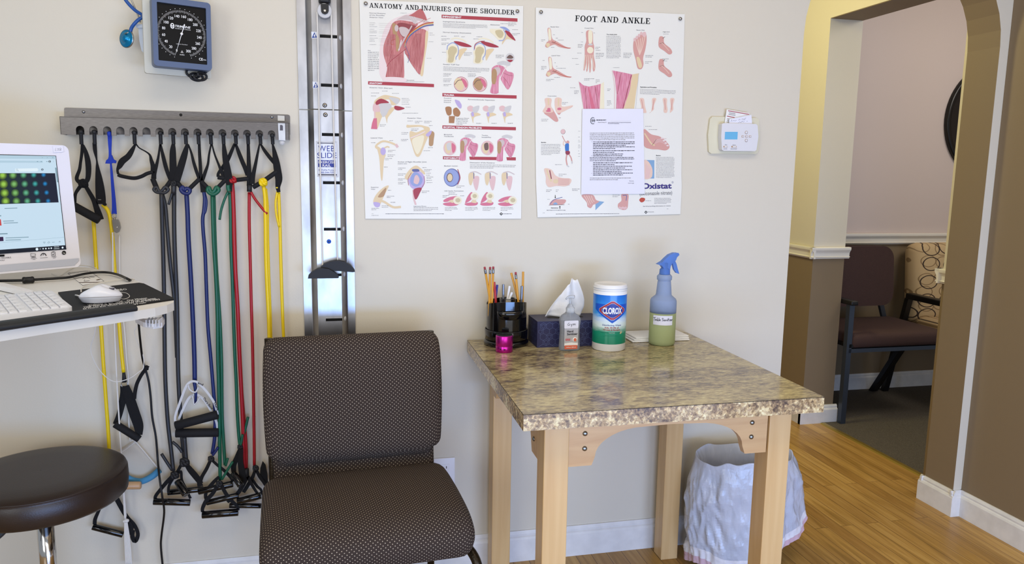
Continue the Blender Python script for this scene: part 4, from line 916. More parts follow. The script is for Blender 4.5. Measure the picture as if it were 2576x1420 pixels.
# 10 blue
t = band('dark blue band on a narrow strap, beside the thick blue V grip band', 9)
knob(t, 9)
webz(t, [(1508, 400), (1512, 520), (1520, 660), (1528, 800), (1545, 870), (1556, 935)], [26, 30, 34, 36, 50, 60])
tubep(t, [(512, 478), (515, 500), (513, 530), (510, 550), (511, 580), (516, 640), (519, 720), (523, 820), (530, 900), (535, 960), (541, 1040), (540, 1100), (534, 1142)], 4.6, 'tube_blue')
tubep(t, [(512, 478), (519, 505), (517, 530), (512, 540)], 3.2, 'tube_blue', name='tube_fold')
tub9(t, [(1090, 165), (1050, 230), (1000, 300)], 46, 'tube_blue', name='tube_end')
knotz(t, 975, 355, 100, 'rubber_black', fr=z9, k=K9)
web9(t, [(960, 390), (900, 520), (830, 640), (790, 740), (800, 800)], [56, 60, 60, 80, 90]); web9(t, [(990, 380), (1080, 460), (1180, 540), (1290, 650), (1340, 720)], [40, 46, 50, 56, 60])
gripz(t, (768, 890), (1330, 760), 118, fr=z9, k=K9, Y=-.040, m='gloss_black')
# 11 green
t = band('doubled green band with V grips', 10)
knob(t, 10)
webz(t, [(1634, 430), (1612, 540), (1600, 640), (1570, 730), (1540, 815)], [16, 20, 24, 34, 36]); webz(t, [(1642, 430), (1672, 540), (1715, 650), (1745, 720), (1775, 785)], [14, 18, 24, 38, 46])
gripz(t, (1528, 820), (1612, 905), 46); gripz(t, (1790, 800), (1700, 892), 44)
MB().tube([zp(x, y, YB-.004) for x, y in ((1612, 885), (1595, 915), (1625, 950), (1670, 955), (1715, 915), (1690, 882), (1665, 925), (1635, 935))], .0055, 'tube_green', n=10, sub=4, closed=True).build('knot', t)
tubep(t, [(534, 487), (537, 600), (543, 700), (547, 800), (548, 900), (550, 960), (552, 1050), (553, 1150), (554, 1208)], 4.6, 'tube_green', Y=-.034)
tubep(t, [(538, 487), (541, 600), (546, 700), (553, 800), (557, 900), (558, 960), (559, 1050), (563, 1120), (566, 1170)], 4.2, 'tube_green', Y=-.028)
tub9(t, [(1328, 400), (1240, 540), (1150, 690)], 44, 'tube_green', name='tube_end', Y=-.052); tub9(t, [(1245, 345), (1210, 470)], 40, 'tube_green', name='tube_end')
knotz(t, 1110, 760, 110, 'rubber_black', fr=z9, k=K9, Y=-.052)
web9(t, [(1080, 790), (1000, 920), (900, 1030), (840, 1150), (835, 1220)], [60, 66, 70, 60, 50], Y=-.052); web9(t, [(1150, 800), (1220, 930), (1310, 1040), (1400, 1130), (1415, 1190)], [60, 60, 60, 50, 44], Y=-.052)
web9(t, [(1100, 650), (1010, 740), (900, 880), (890, 1000), (940, 1020)], [50, 60, 60, 50, 40], Y=-.044)
gripz(t, (828, 1268), (1420, 1222), 130, fr=z9, k=K9, Y=-.056, m='gloss_black')
# 12 green
t = band('single green band on a wide strap with a short curled tail', 11)
knob(t, 11)
webz(t, [(1764, 410), (1775, 520), (1790, 620), (1806, 720), (1822, 820), (1828, 930)], [28, 50, 64, 76, 74, 40], Y=YB-.004)
MB().tube([zp(1812, 860, YB-.006), zp(1815, 900, YB-.006), zp(1825, 925, YB-.006)], .006, 'tube_green').build('knot', t)
MB().tube([zp(x, y, YB) for x, y in ((1812, 930), (1775, 1010), (1740, 1120), (1722, 1225))], .0036, 'tube_green').build('tube_end', t)
tubep(t, [(578, 484), (580, 540), (581, 620), (585, 720), (588, 820), (591, 900), (594, 960), (597, 1040), (601, 1100), (604, 1122)], 4.2, 'tube_green')
tub9(t, [(1485, -40), (1470, 60), (1455, 130)], 44, 'tube_green'); tubep(t, [(624, 1050), (617, 1080), (611, 1105), (607, 1125)], 3.6, 'tube_green', name='tube_end')
knotz(t, 1448, 165, 90, 'rubber_black', fr=z9, k=K9)
web9(t, [(1440, 200), (1390, 340), (1340, 480), (1360, 620), (1430, 700)], [60, 80, 90, 70, 50]); web9(t, [(1460, 200), (1450, 400), (1480, 600), (1480, 760)], [70, 90, 110, 110], Y=-.050)
gripz(t, (900, 1070), (1420, 945), 100, fr=z9, k=K9, Y=-.046, m='gloss_black'); gripz(t, (1330, 590), (1460, 790), 120, fr=z9, k=K9, Y=-.056, Yq=-.085, m='gloss_black')
# 13 red
t = band('red band tied round a horizontal black grip', 12)
knob(t, 12)
webz(t, [(1882, 425), (1850, 500), (1810, 590), (1760, 670), (1712, 735), (1706, 775)], [26, 34, 40, 40, 30, 30], Y=YB+.004); webz(t, [(1892, 430), (1925, 520), (1960, 610), (1990, 680), (2015, 760)], [26, 40, 44, 44, 36], Y=YB+.004)
gripz(t, (1702, 778), (1856, 800), 46, Y=YB+.004); gripz(t, (1856, 812), (2030, 792), 46, Y=YB+.004)
knotz(t, 1863, 805, 74, 'tube_red')
tubep(t, [(584, 462), (586, 490), (588, 540), (589, 600), (592, 680), (598, 780), (602, 880), (606, 960), (611, 1060), (613, 1130), (616, 1184)], 5.2, 'tube_red', Y=-.030)
tubep(t, [(587, 480), (590, 560), (594, 700), (600, 820), (605, 940), (613, 1040), (619, 1120), (620, 1184)], 4.0, 'tube_red', Y=-.026, name='tube_return')
MB().tube([z9(1540, 520, -.04), z9(1545, 640, -.04)], .009, 'rubber_black', sub=2).build('knot', t)
web9(t, [(1560, 620), (1500, 760), (1420, 900), (1300, 1010), (1240, 1060)], [80, 80, 70, 60, 50], Y=-.046); web9(t, [(1570, 640), (1640, 780), (1700, 880), (1760, 960)], [60, 50, 44, 40], Y=-.046)
gripz(t, (1270, 1115), (1790, 1120), 90, fr=z9, k=K9, Y=-.044, m='gloss_black')
# 14 red
t = band('thin red band on a plain strap with an angled red tail', 13)
knob(t, 13)
webz(t, [(2022, 400), (2026, 520), (2030, 660), (2036, 800), (2036, 870)], [30, 36, 44, 52, 56]); MB().tube([zp(2036, 860, YB-.002), zp(2036, 930, YB-.002)], .0072, 'rubber_black', sub=2).build('cuff', t)
MB().tube([zp(x, y, YB) for x, y in ((2050, 930), (2090, 1000), (2150, 1080), (2222, 1165))], .0040, 'tube_red').build('tube_end', t)
tubep(t, [(627, 484), (627, 560), (629, 640), (632, 760), (635, 860), (637, 960), (639, 1080), (640, 1172)], 4.0, 'tube_red')
knotz(t, 1700, 505, 100, 'rubber_black', fr=z9, k=K9)
web9(t, [(1690, 540), (1650, 650), (1600, 740), (1500, 900)], [50, 60, 66, 60]); web9(t, [(1710, 540), (1760, 640), (1830, 740), (1900, 850)], [50, 54, 50, 50]); web9(t, [(1650, 700), (1720, 800), (1790, 870), (1780, 960)], [44, 44, 40, 40])
gripz(t, (1400, 1050), (1790, 950), 120, fr=z9, k=K9, Y=-.050, m='gloss_black')
b = MB(); b.prism([z9(x, y, -.030) for x, y in ((1812, 390), (1860, 450), (1890, 600), (1910, 860), (1840, 740), (1770, 600), (1775, 500))], (0, -.003, 0), 'webbing_black'); b.build('strap', t)
# 15 yellow
t = band('yellow band knotted on a slanted black grip', 14)
knob(t, 14)
webz(t, [(2142, 430), (2120, 540), (2098, 650), (2075, 760), (2066, 850)], [16, 26, 34, 44, 50], Y=YB-.004); webz(t, [(2155, 430), (2190, 490), (2250, 570), (2310, 640)], [18, 34, 40, 40], Y=YB+.004)
gripz(t, (2072, 885), (2180, 822), 50); gripz(t, (2180, 822), (2330, 715), 50)
knotz(t, 2180, 830, 86, 'tube_yellow', Y=YB-.006)
tubep(t, [(663, 468), (667, 500), (668, 560), (669, 640), (672, 720), (676, 800), (678, 870), (680, 950)], 5.0, 'tube_yellow', Y=-.034)
tubep(t, [(668, 475), (672, 520), (673, 600), (676, 700), (679, 780), (681, 850), (682, 950)], 4.2, 'tube_yellow', Y=-.028, name='tube_return')
# 16 yellow
t = band('yellow band on a wide strap, rightmost on the rack', 15)
knob(t, 15)
webz(t, [(2280, 430), (2300, 520), (2318, 620), (2334, 720), (2345, 800), (2335, 880), (2345, 935)], [20, 46, 70, 78, 74, 50, 36], Y=YB-.004)
b = MB(); b.box(zp(2325, 888, YB-.008), (.0055, .002, .0035), 'tube_yellow', bev=.0006); b.build('tag', t)
MB().tube([zp(x, y, YB) for x, y in ((2330, 930), (2312, 1040), (2318, 1160), (2348, 1300))], .0034, 'tube_yellow').build('tube_end', t)
tubep(t, [(701, 484), (704, 560), (706, 640), (709, 740), (712, 820), (715, 880), (717, 950)], 4.2, 'tube_yellow')

# ================================================================== EXERCISE RAIL (two stacked sections)
def z6(x, y, Y): return PY(740+x/3.087, y/3.087, Y)      # upper close-up
Xl, Xr = -.1105, .0455
def rx(u): return Xl+(Xr-Xl)*u
prof = [(0, -.001), (0, -.006), (.155, -.006), (.165, -.0065), (.275, -.030), (.74, -.030), (.85, -.0065), (.86, -.006), (1, -.006), (1, -.001)]
zseam = PY(818, 277.5, -.005).z
slot_px = [92, 215, 339, 460, 577, 692, 805]
def rail(z0, z1, label, grp):
    t = thing('exercise_rail', ((Xl+Xr)/2, 0, z0), label, 'exercise rail', grp)
    b = MB()
    zs = [PY(830, p, -.030).z for p in slot_px]; zs = [z for z in zs if z0+.02 < z < z1-.02]
    # profile strips; the raised face has a cut-out for every slot
    for (u0, y0_), (u1, y1_) in zip(prof[:-1], prof[1:]):
        if (u0, u1) == (.275, .74):
            cuts = sorted(zs); lo = z0
            sL, sR = rx(.42), rx(.74)
            b.add([(rx(u0), y0_, z0), (sL, y0_, z0), (sL, y0_, z1), (rx(u0), y0_, z1)], [(0, 1, 2, 3)], 'aluminium')
            for c in cuts+[None]:
                hi = c-.0045 if c else z1
                b.add([(sL, y0_, lo), (sR, y0_, lo), (sR, y0_, hi), (sL, y0_, hi)], [(0, 1, 2, 3)], 'aluminium')
                if c:
                    lo = c+.0045
                    b.add([(sL, y0_, c-.0045), (sR, y0_, c-.0045), (sR, y0_+.012, c-.002), (sL, y0_+.012, c-.002)], [(0, 1, 2, 3)], 'aluminium')
                    b.add([(sL, y0_+.012, c-.002), (sR, y0_+.012, c-.002), (sR, y0_+.012, c+.0045), (sL, y0_+.012, c+.0045)], [(0, 1, 2, 3)], 'dark_hole')
                    b.bb((sL-.001, y0_-.0022, c+.0045), (sR, y0_, c+.006), 'aluminium')
        else:
            b.add([(rx(u0), y0_, z0), (rx(u1), y1_, z0), (rx(u1), y1_, z1), (rx(u0), y0_, z1)], [(0, 1, 2, 3)], 'aluminium')
    b.build('rail_profile', t)
    for c in zs:
        b = MB()
        nx = Vector((.025, -.006, 0)).normalized(); Y_ = Vector((0, 0, 1)); base = Vector((rx(.795), -.0182, c)); side = Vector((rx(.85)-rx(.74), .0235, 0)).normalized(); out_ = Vector((side.y, -side.x, 0))
        b.lathe([(.0075, 0), (.0075, .0006)], 'plastic_frost', base+out_*.0006, n=16, ax=(side, Y_, out_), sx=.8)
        b.build('slot_hole', t)
    return t
G_ = None
tu = rail(zseam+.0015, 2.02, 'upper section of the brushed aluminium exercise rail, with numbered slots', G_)
tl = rail(PY(818, 850, -.005).z, zseam-.0015, 'lower section of the aluminium exercise rail, with the blue and white sticker', G_)
for tt, px, py, m_ in ((tu, 817, 265, 'dark_hole'), (tl, 818.5, 289, 'steel'), (tl, 827.5, 608, 'c_blue')):
    b = MB(); c = PY(px, py, -.0302); b.lathe([(.0068, 0), (.0066, .0012), (.005, .003), (.0025, .0038)], 'steel' if m_ != 'c_blue' else m_, c, n=20, ax=FB); b.lathe([(.0022, 0), (.0018, .0003)], 'dark_hole', c+Vector((0, -.0038, 0)), n=8, ax=FB); b.build('screw', tt)
MB().bb((Xl, -.0065, PY(818, 852, -.005).z-.02), (Xr, -.001, PY(818, 843, -.005).z), 'print_dkgrey').build('rubber_end', tl)
def tri(x, y, d, tt):
    b = MB(); b.poly([z6(x+a, y+c, -.0306) for a, c in ((-24, -28), (24, -26), (24, 24), (-22, 24))], 'label_white')
    b.poly([z6(x+a, y+c, -.0309) for a, c in ((0, -24), (21, 18), (-20, 20))], 'label_blue'); b.text(d, lambda u, v: z6(u, v, -.0312), (x-6, y+14, x+7, y-10), 'white', bold=.04); b.build('number_sticker', tt)
tri(157, 274, '4', tu); tri(167, 662, '5', tu)
b = MB(); zz = lambda u, v: z6(u, v, -.0306); zf = lambda u, v: z6(u, v, -.0310)
b.poly([zz(*p) for p in ((168, 1096), (335, 1100), (346, 1378), (178, 1374))], 'plastic_frost'); b.poly([zf(*p) for p in ((176, 1104), (328, 1108), (338, 1368), (186, 1362))], 'label_white')
zf2 = lambda u, v: z6(u+(v-1240)*.035, v, -.0314)
b.text('WEB', zf2, (190, 1176, 316, 1130), 'c_navy', bold=.0, space=1.1); b.text('SLIDE', zf2, (180, 1228, 330, 1184), 'c_navy')
b.poly([zf2(*p) for p in ((184, 1244), (322, 1246), (322, 1300), (184, 1298))], 'c_navy'); z7 = lambda u, v: z6(u+(v-1240)*.035, v, -.0318)
b.text('EXERCISE', z7, (188, 1270, 318, 1250), 'white', bold=.01); b.text('RAIL', z7, (218, 1296, 284, 1275), 'white', bold=.01)
b.text('By PrePak Products', zf2, (188, 1328, 322, 1314), 'c_navy'); b.text('800-544-7257', zf2, (200, 1346, 312, 1334), 'c_navy', bold=.01)
b.poly([zf2(*p) for p in ((184, 1352), (328, 1354), (328, 1364), (184, 1362))], 'print_dkgrey'); b.poly([zf2(*p) for p in ((184, 1108), (322, 1110), (322, 1117), (184, 1115))], 'print_dkgrey')
b.build('sticker', tl)
# rope pulley
pc = z6(236, 85, -.052)
t = thing('rope_pulley', pc, 'clear wheel pulley with black bracket carrying two white ropes down the rail', 'pulley')
b = MB(); b.lathe([(.018, -.004), (.0205, -.004), (.0205, -.0025), (.018, 0), (.0205, .0025), (.0205, .004), (.018, .004), (.008, .005)], 'plastic_frost', pc, n=36, ax=FB); b.build('wheel', t)
b = MB(); P = [z6(x, y, -.060) for x, y in ((206, 30), (268, 30), (268, 85), (260, 103), (240, 112), (220, 105), (210, 90))]; b.prism(P, (0, .0025, 0), 'black'); P = [z6(x, y, -.046) for x, y in ((206, 30), (268, 30), (262, 100), (240, 112), (215, 100))]; b.prism(P, (0, .0025, 0), 'black')
b.build('side_plates', t)
b = MB(); q = z6(236, -8, -.052); b.box((q.x, -.050, q.z+.014), (.034, .020, .052), 'black', bev=.003); b.box((q.x, -.050, q.z-.003), (.026, .024, .014), 'black', bev=.002); b.bb((q.x-.014, -.05, q.z+.02), (q.x+.014, -.0305, q.z+.04), 'black'); b.build('bracket', t)
b = MB(); b.lathe([(.0042, 0), (.004, .0018), (.001, .0020)], 'chrome', z6(238, 83, -.0600), n=16, ax=FB); b.build('axle', t)
def ropeh(rp, hp, Yh, name_lab):
    tt = t
    b = MB(); b.tube([PY(x, y, yy) for x, y, yy in rp], .00225, 'cord_white', n=8, sub=5); b.build('rope', tt)
    P = [PY(x, y, Yh) for x, y in hp]; th = .030
    b = MB(); b.prism([(p.x, Yh-.013, p.z) for p in P], (0, .026, 0), 'rubber_black'); b.build('handle', tt, bevel=.004)
ropeh([(797.5, 30, -.052), (800, 120, -.045), (803, 300, -.042), (807, 480, -.042), (811, 640, -.044), (811.5, 673, -.052)], [(775, 700), (776, 693), (784, 684), (797, 677), (812, 674), (827, 676), (840, 683), (851, 693), (853, 697), (850, 699)], -.068, 'left')
ropeh([(833, 30, -.052), (835, 120, -.045), (839, 300, -.042), (844, 480, -.042), (848, 620, -.044), (849.5, 655, -.048)], [(806, 672), (815, 664), (830, 658), (848, 655), (866, 658), (882, 667), (891, 677), (893, 683), (888, 684), (850, 681), (830, 680)], -.054, 'right')

# ================================================================== PRINTED CHARTS
def arcpts(cx, cy, rx_, ry_, a0, a1, n=14): return [(cx+rx_*math.cos(math.radians(a0+(a1-a0)*i/n)), cy+ry_*math.sin(math.radians(a0+(a1-a0)*i/n))) for i in range(n+1)]
def crescent(cx, cy, ro, ri, a0, a1, dx=0): return arcpts(cx, cy, ro[0], ro[1], a0, a1)+arcpts(cx+dx, cy, ri[0], ri[1], a1, a0)
def Rr(x0, y0, x1, y1): return [(x0, y0), (x1, y0), (x1, y1), (x0, y1)]
def serif(x, y, w_=.34, h=.09): return Rr(x-w_/2, y, x+w_/2, y+h)
def slab(ch):
    T, n, h = .2, .1, .09
    top = 1-h
    if ch == 'I': return [Rr(.12, 0, .12+T, 1), serif(.22, 0, .42), serif(.22, top, .42)], .44
    if ch == 'H': return [Rr(.12, 0, .32, 1), Rr(.62, 0, .82, 1), Rr(.3, .45, .64, .56)]+[serif(a, c, .40) for a in (.22, .72) for c in (0, top)], .94
    if ch == 'N': return [Rr(.14, 0, .24, 1), Rr(.76, 0, .86, 1), [(.12, 1), (.36, 1), (.86, 0), (.66, 0)], serif(.19, 0, .36), serif(.20, top, .36), serif(.81, top, .36)], 1.0
    if ch == 'M': return [Rr(.14, 0, .24, 1), Rr(.88, 0, 1.08, 1), [(.12, 1), (.36, 1), (.64, .15), (.52, 0)], [(.88, 1), (1.0, 1), (.62, 0), (.52, .02)], serif(.19, 0, .36), serif(.22, top, .36), serif(.98, 0, .40), serif(.98, top, .36)], 1.2
    if ch == 'A': return [[(.38, 1), (.50, 1), (.20, 0), (.10, 0)], [(.38, 1), (.58, 1), (.90, 0), (.68, 0)], Rr(.26, .28, .70, .37), serif(.16, 0, .34), serif(.80, 0, .42)], .98
    if ch == 'T': return [Rr(.34, 0, .54, 1), Rr(.04, top, .84, 1), Rr(.04, .72, .13, 1), Rr(.75, .72, .84, 1), serif(.44, 0, .42)], .88
    if ch == 'Y': return [Rr(.36, 0, .56, .48), [(.06, 1), (.28, 1), (.56, .46), (.38, .40)], [(.76, 1), (.88, 1), (.56, .42), (.46, .46)], serif(.46, 0, .42), serif(.18, top, .38), serif(.80, top, .30)], .92
    if ch == 'D': return [Rr(.12, 0, .32, 1), Rr(0, 0, .5, h), Rr(0, top, .5, 1), crescent(.44, .5, (.46, .5), (.25, .41), -90, 90)], .92
    if ch == 'O': return [crescent(.48, .5, (.46, .52), (.25, .42), 0, 180), crescent(.48, .5, (.46, .52), (.25, .42), 180, 360)], .96
    if ch == 'J': return [Rr(.36, .25, .56, 1), serif(.46, top, .42), crescent(.30, .26, (.26, .28), (.07, .18), 180, 360), arcpts(.13, .25, .10, .10, 0, 360)], .66
    if ch == 'U': return [Rr(.12, .3, .32, 1), Rr(.74, .3, .84, 1), crescent(.48, .32, (.36, .34), (.18, .22), 180, 360, .03), serif(.22, top, .42), serif(.79, top, .32)], .96
    if ch == 'R': return [Rr(.12, 0, .32, 1), Rr(.3, .46, .5, .56), Rr(0, top, .5, 1), crescent(.46, .74, (.34, .27), (.15, .18), -90, 90), [(.42, .5), (.62, .52), (.90, 0), (.68, 0)], serif(.22, 0, .42), serif(.86, 0, .26)], .98
    if ch == 'E': return [Rr(.12, 0, .32, 1), Rr(0, 0, .78, h), Rr(0, top, .76, 1), Rr(.3, .46, .56, .55), Rr(.69, 0, .78, .30), Rr(.67, .72, .76, 1), Rr(.50, .36, .57, .66)], .84
    if ch == 'F': return [Rr(.12, 0, .32, 1), Rr(0, top, .76, 1), Rr(.3, .46, .56, .55), Rr(.67, .70, .76, 1), Rr(.50, .34, .57, .66), serif(.22, 0, .44)], .82
    if ch == 'L': return [Rr(.12, 0, .32, 1), Rr(0, 0, .76, h), Rr(.67, 0, .76, .34), serif(.22, top, .44)], .82
    if ch == 'K': return [Rr(.12, 0, .32, 1), [(.30, .40), (.30, .54), (.70, 1), (.82, 1)], [(.40, .56), (.56, .66), (.96, 0), (.72, 0)], serif(.22, 0, .42), serif(.22, top, .42), serif(.76, top, .34), serif(.86, 0, .34)], 1.0
    if ch == 'S': return [crescent(.40, .73, (.32, .29), (.16, .19), 20, 270), crescent(.42, .27, (.34, .29), (.16, .19), -160, 90), Rr(.63, .70, .71, 1), Rr(.08, 0, .16, .32)], .82
    return [], .45
def slabtext(a, txt, f, x0, y0, x1, h, m, gap=.07):
    b = a.b
    ws = [slab(c) for c in txt]; tot = sum(w_+gap for _, w_ in ws)-gap; sx = (x1-x0)/tot; x = 0
    for polys, w_ in ws:
        for P in polys: a.nx(); b.poly([f(x0+(x+p[0])*sx, y0, p[1]*h) for p in P], m)
        x += w_+gap
def za(x, y, Y): return PY(900+x/5.072, y/5.072, Y)
def zb_(x, y, Y): return PY(900+x/4.733, 270+y/4.733, Y)
def zc(x, y, Y): return PY(1330+x/5.071, y/5.071, Y)
def zd(x, y, Y): return PY(1330+x/4.734, 260+y/4.734, Y)
LY = [0]
class Art:     # printed shapes on a flat chart, each slightly above the last
    def __init__(s, fr, Y0): s.b = MB(); s.fr = fr; s.Y = Y0; s.c = 0
    def lv(s, k): return s.Y-.00012*k-(s.c % 27)*4e-6
    def nx(s): s.c += 1
    def blob(s, pts, m, k=1, sub=4):
        s.nx(); P = smooth_pts([Vector((x, y, 0)) for x, y in pts], sub, True); s.b.poly([s.fr(p.x, p.y, s.lv(k)) for p in P], 'ink_'+m); return s
    def poly(s, pts, m, k=1): s.nx(); s.b.poly([s.fr(x, y, s.lv(k)) for x, y in pts], m); return s
    def disc(s, cx, cy, rx_, ry_, m, k=1): s.nx(); s.b.poly([s.fr(cx+rx_*math.cos(i*pi/14), cy+ry_*math.sin(i*pi/14), s.lv(k)) for i in range(28)], 'ink_'+m); return s
    def line(s, pts, w_, m, k=2, sub=4):
        P = smooth_pts([Vector((x, y, 0)) for x, y in pts], sub) if len(pts) > 2 else [Vector((x, y, 0)) for x, y in pts]
        for p, q in zip(P[:-1], P[1:]):
            d = q-p
            if d.length < 1e-6: continue
            s.nx(); d.normalize(); n = Vector((-d.y, d.x, 0))*w_/2; e = d*w_*.15; s.b.add([s.fr(v.x, v.y, s.lv(k)) for v in (p-e+n, q+e+n, q+e-n, p-e-n)], [(0, 1, 2, 3)], m)
        return s
    def txt(s, t_, x0, y0, x1, h, m='print_dkgrey', k=3, bold=0, dy=0, space=1.0):
        s.b.text(t_, lambda u, v: s.fr(u, v+(u-x0)*dy, s.lv(k)), (x0, y0, x1, y0-h), m, bold=bold, space=space); return s
    def block(s, x0, y0, x1, step, n, m='print_grey', k=2, dy=0, th=.34):     # lines of fine print, too small to read
        for i in range(n):
            x = x0; y = y0+i*step; end = x1 if i < n-1 else x0+(x1-x0)*random.uniform(.5, .9)
            while x < end-step*.5:
                w_ = min(random.uniform(1.2, 4.2)*step*.42, end-x); q = (x-x0)*dy; hh = step*th*random.uniform(.8, 1.15)
                s.b.add([s.fr(a, c, s.lv(k)) for a, c in ((x, y+q), (x+w_, y+q+w_*dy), (x+w_, y+q+w_*dy+hh), (x, y+q+hh))], [(0, 1, 2, 3)], m); x += w_+step*.22
        return s
def chart(name, corners, Yb, label):
    b = MB(); b.prism([PY(x, y, Yb) for x, y in corners], (0, .0012, 0), 'poster_paper'); return tag(b.build(name), label, 'poster', 'anatomy posters on the wall')
Yp = -.0042
p1 = chart('anatomy_poster', ((904, -1), (1110, 7.5), (1316, 15), (1313.5, 280), (1311, 550.5), (1115, 551), (919, 550.6), (911, 270)), Yp, 'shoulder anatomy poster with red banners, titled Anatomy and Injuries of the Shoulder')
a = Art(za, Yp-.0002)
slabtext(a, 'ANATOMY AND INJURIES OF THE SHOULDER', lambda x, y, v: za(x, y+(x-148)*.0505-v, a.lv(3)), 148, 96, 2004, 60, 'print_black')
# big shoulder figure
a.blob([(300, 1000), (280, 700), (300, 500), (360, 330), (460, 240), (600, 190), (720, 150), (800, 120), (870, 190), (900, 330), (880, 420), (600, 600), (560, 1000)], 'skin_lt')
a.blob([(560, 230), (690, 180), (800, 110), (850, 170), (880, 260), (820, 260), (700, 240)], 'muscle', 2)
a.blob([(360, 1000), (375, 860), (330, 700), (335, 560), (400, 400), (440, 300), (520, 260), (640, 270), (760, 300), (740, 350), (640, 470), (590, 640), (590, 800), (585, 1010), (480, 1020)], 'fibre', 3)
a.blob([(600, 560), (680, 440), (780, 370), (880, 400), (870, 560), (850, 760), (800, 950), (720, 870), (650, 760), (600, 660)], 'fibre', 3)
a.blob([(870, 400), (900, 420), (880, 600), (855, 750), (835, 950), (805, 968), (800, 920), (835, 760), (855, 600), (860, 480)], 'bone', 4)
a.blob([(500, 320), (560, 290), (700, 320), (740, 340), (640, 440), (590, 480), (540, 430)], 'muscle_dk', 4); a.blob([(530, 350), (610, 350), (660, 400), (600, 470), (545, 430)], 'fascia', 5)
a.blob([(440, 300), (490, 310), (520, 350), (500, 420), (530, 500), (520, 640), (490, 640), (480, 450), (450, 430)], 'bone_dk', 5); a.disc(495, 360, 26, 42, 'fascia', 6)
a.blob([(500, 250), (600, 195), (660, 200), (860, 255), (930, 290), (900, 300), (760, 260), (740, 310), (680, 260), (560, 250)], 'fascia', 6)
for sx_1 in (0, 30, 60): a.line([(660+sx_1, 215), (720+sx_1*.8, 300)], 8, 'ink_grey_lt', 7)
for dy_, m_, w_ in ((0, 'ink_artery', 13), (14, 'ink_nerve', 8), (32, 'ink_vein', 16)): a.line([(965, 285+dy_), (860, 300+dy_), (760, 350+dy_), (660, 430+dy_), (610, 520+dy_), (600, 600)], w_, m_, 7)
a.line([(690, 330), (640, 420), (560, 560), (520, 640)], 16, 'ink_fascia', 8); a.line([(760, 300), (820, 270), (850, 240)], 4, 'ink_artery', 8); a.line([(840, 290), (860, 260), (930, 230)], 3, 'ink_artery', 8)
a.line([(370, 850), (420, 780), (520, 700), (620, 620)], 6, 'ink_crimson', 7); a.line([(600, 560), (630, 640), (660, 720), (640, 800)], 5, 'ink_vein', 7); a.line([(600, 640), (610, 690), (660, 710)], 4, 'ink_crimson', 7)
a.line([(480, 500), (430, 520), (430, 570), (465, 560)], 4, 'ink_artery', 7); a.line([(440, 640), (400, 780)], 4, 'ink_crimson', 7)
for k in range(9): a.line([(640+k*20, 760+k*16), (690+k*14, 560+k*10), (740+k*8, 430)], 2.5, 'ink_muscle_dk', 6)
for k in range(10): a.line([(400+k*19, 1000), (395+k*19, 860), (430+k*15, 700)], 2.5, 'ink_muscle_dk', 6)
for k in range(6): a.line([(350+k*12, 720), (370+k*14, 560), (430+k*12, 440)], 2.2, 'ink_muscle_dk', 6)
a.blob([(355, 985), (590, 995), (600, 1050), (340, 1040)], 'skin_lt', 8); a.blob([(548, 520), (560, 520), (540, 620), (520, 650)], 'skin_lt', 8)
a.txt('Normal Anatomy', 148, 172, 356, 14, dy=.03).txt('of the Shoulder', 148, 198, 345, 14, dy=.03).txt('Anterior View', 148, 226, 325, 14, dy=.03)
for y_ in (290, 314, 338, 372, 396, 415, 453, 485, 505, 525, 567): a.block(150, y_, 265, 14, 1); a.line([(270, y_+7), (430, y_+12)], 1.2, 'print_grey', 9)
a.txt('Key', 130, 650, 165, 12); a.block(130, 664, 270, 23, 11)
for x_, y_ in ((545, 165), (915, 420), (915, 445), (905, 530), (880, 742)): a.block(x_, y_, x_+95, 13, 1)
a.txt('Key Abbreviations', 578, 1030, 720, 13); a.block(580, 1042, 970, 14, 1)
def banner(a, x0, y0, x1, y1, h, t_, tw, k=2): a.poly([(x0, y0), (x1, y1), (x1, y1+h), (x0, y0+h)], 'banner_red', k); a.txt(t_, x0+13, y0+h*.80, x0+13+tw, h*.52, 'white', 4, bold=.03, dy=(y1-y0)/(x1-x0))
banner(a, 132, 1037, 973, 1072, 42, 'ANATOMY', 170); banner(a, 1070, 187, 2038, 235, 43, 'IMPINGEMENT', 240); banner(a, 1080, 1188, 2027, 1218, 42, 'TRAUMA', 138)
a.txt('Impingement Syndrome', 1088, 281, 1370, 15, dy=.035); a.block(1088, 298, 1655, 15, 4, dy=.038)
a.txt('Normal Anatomy', 1088, 418, 1285, 15, dy=.035).txt('(Neutral position)', 1298, 426, 1445, 15, dy=.03).txt('Abduction', 1690, 322, 1812, 15, dy=.03)
def joint(a, x, y, s=1.0, red=False):       # ball joint section
    q = lambda P: [(x+u*s, y+v*s) for u, v in P]
    a.blob(q([(-85, 20), (-60, -50), (0, -70), (60, -40), (65, 20), (40, 70), (20, 160), (-80, 160), (-75, 80)]), 'cream_bone', 3); a.blob(q([(-65, 20), (-45, -35), (0, -50), (45, -25), (48, 20), (22, 65), (0, 150), (-62, 150), (-58, 80)]), 'marrow', 4)
    a.line(q([(-75, -5), (-65, -60), (0, -95), (55, -60), (70, 0), (62, 60), (40, 90), (38, 120)]), 10*s, 'ink_cart_blue', 5); a.blob(q([(10, -110), (80, -110), (180, -80), (240, -45), (170, -40), (80, -60)]), 'crimson', 6); a.line(q([(-20, -140), (40, -155), (120, -135), (170, -100)]), 16*s, 'ink_cream_bone', 4)
    a.blob(q([(85, -10), (180, -20), (120, 60), (80, 130), (70, 60)]), 'bone', 2)
    if red: a.line(q([(-70, -20), (-60, -80), (0, -115), (60, -120)]), 8*s, 'ink_crimson', 7)
joint(a, 1215, 640); joint(a, 1560, 645, 1, True)
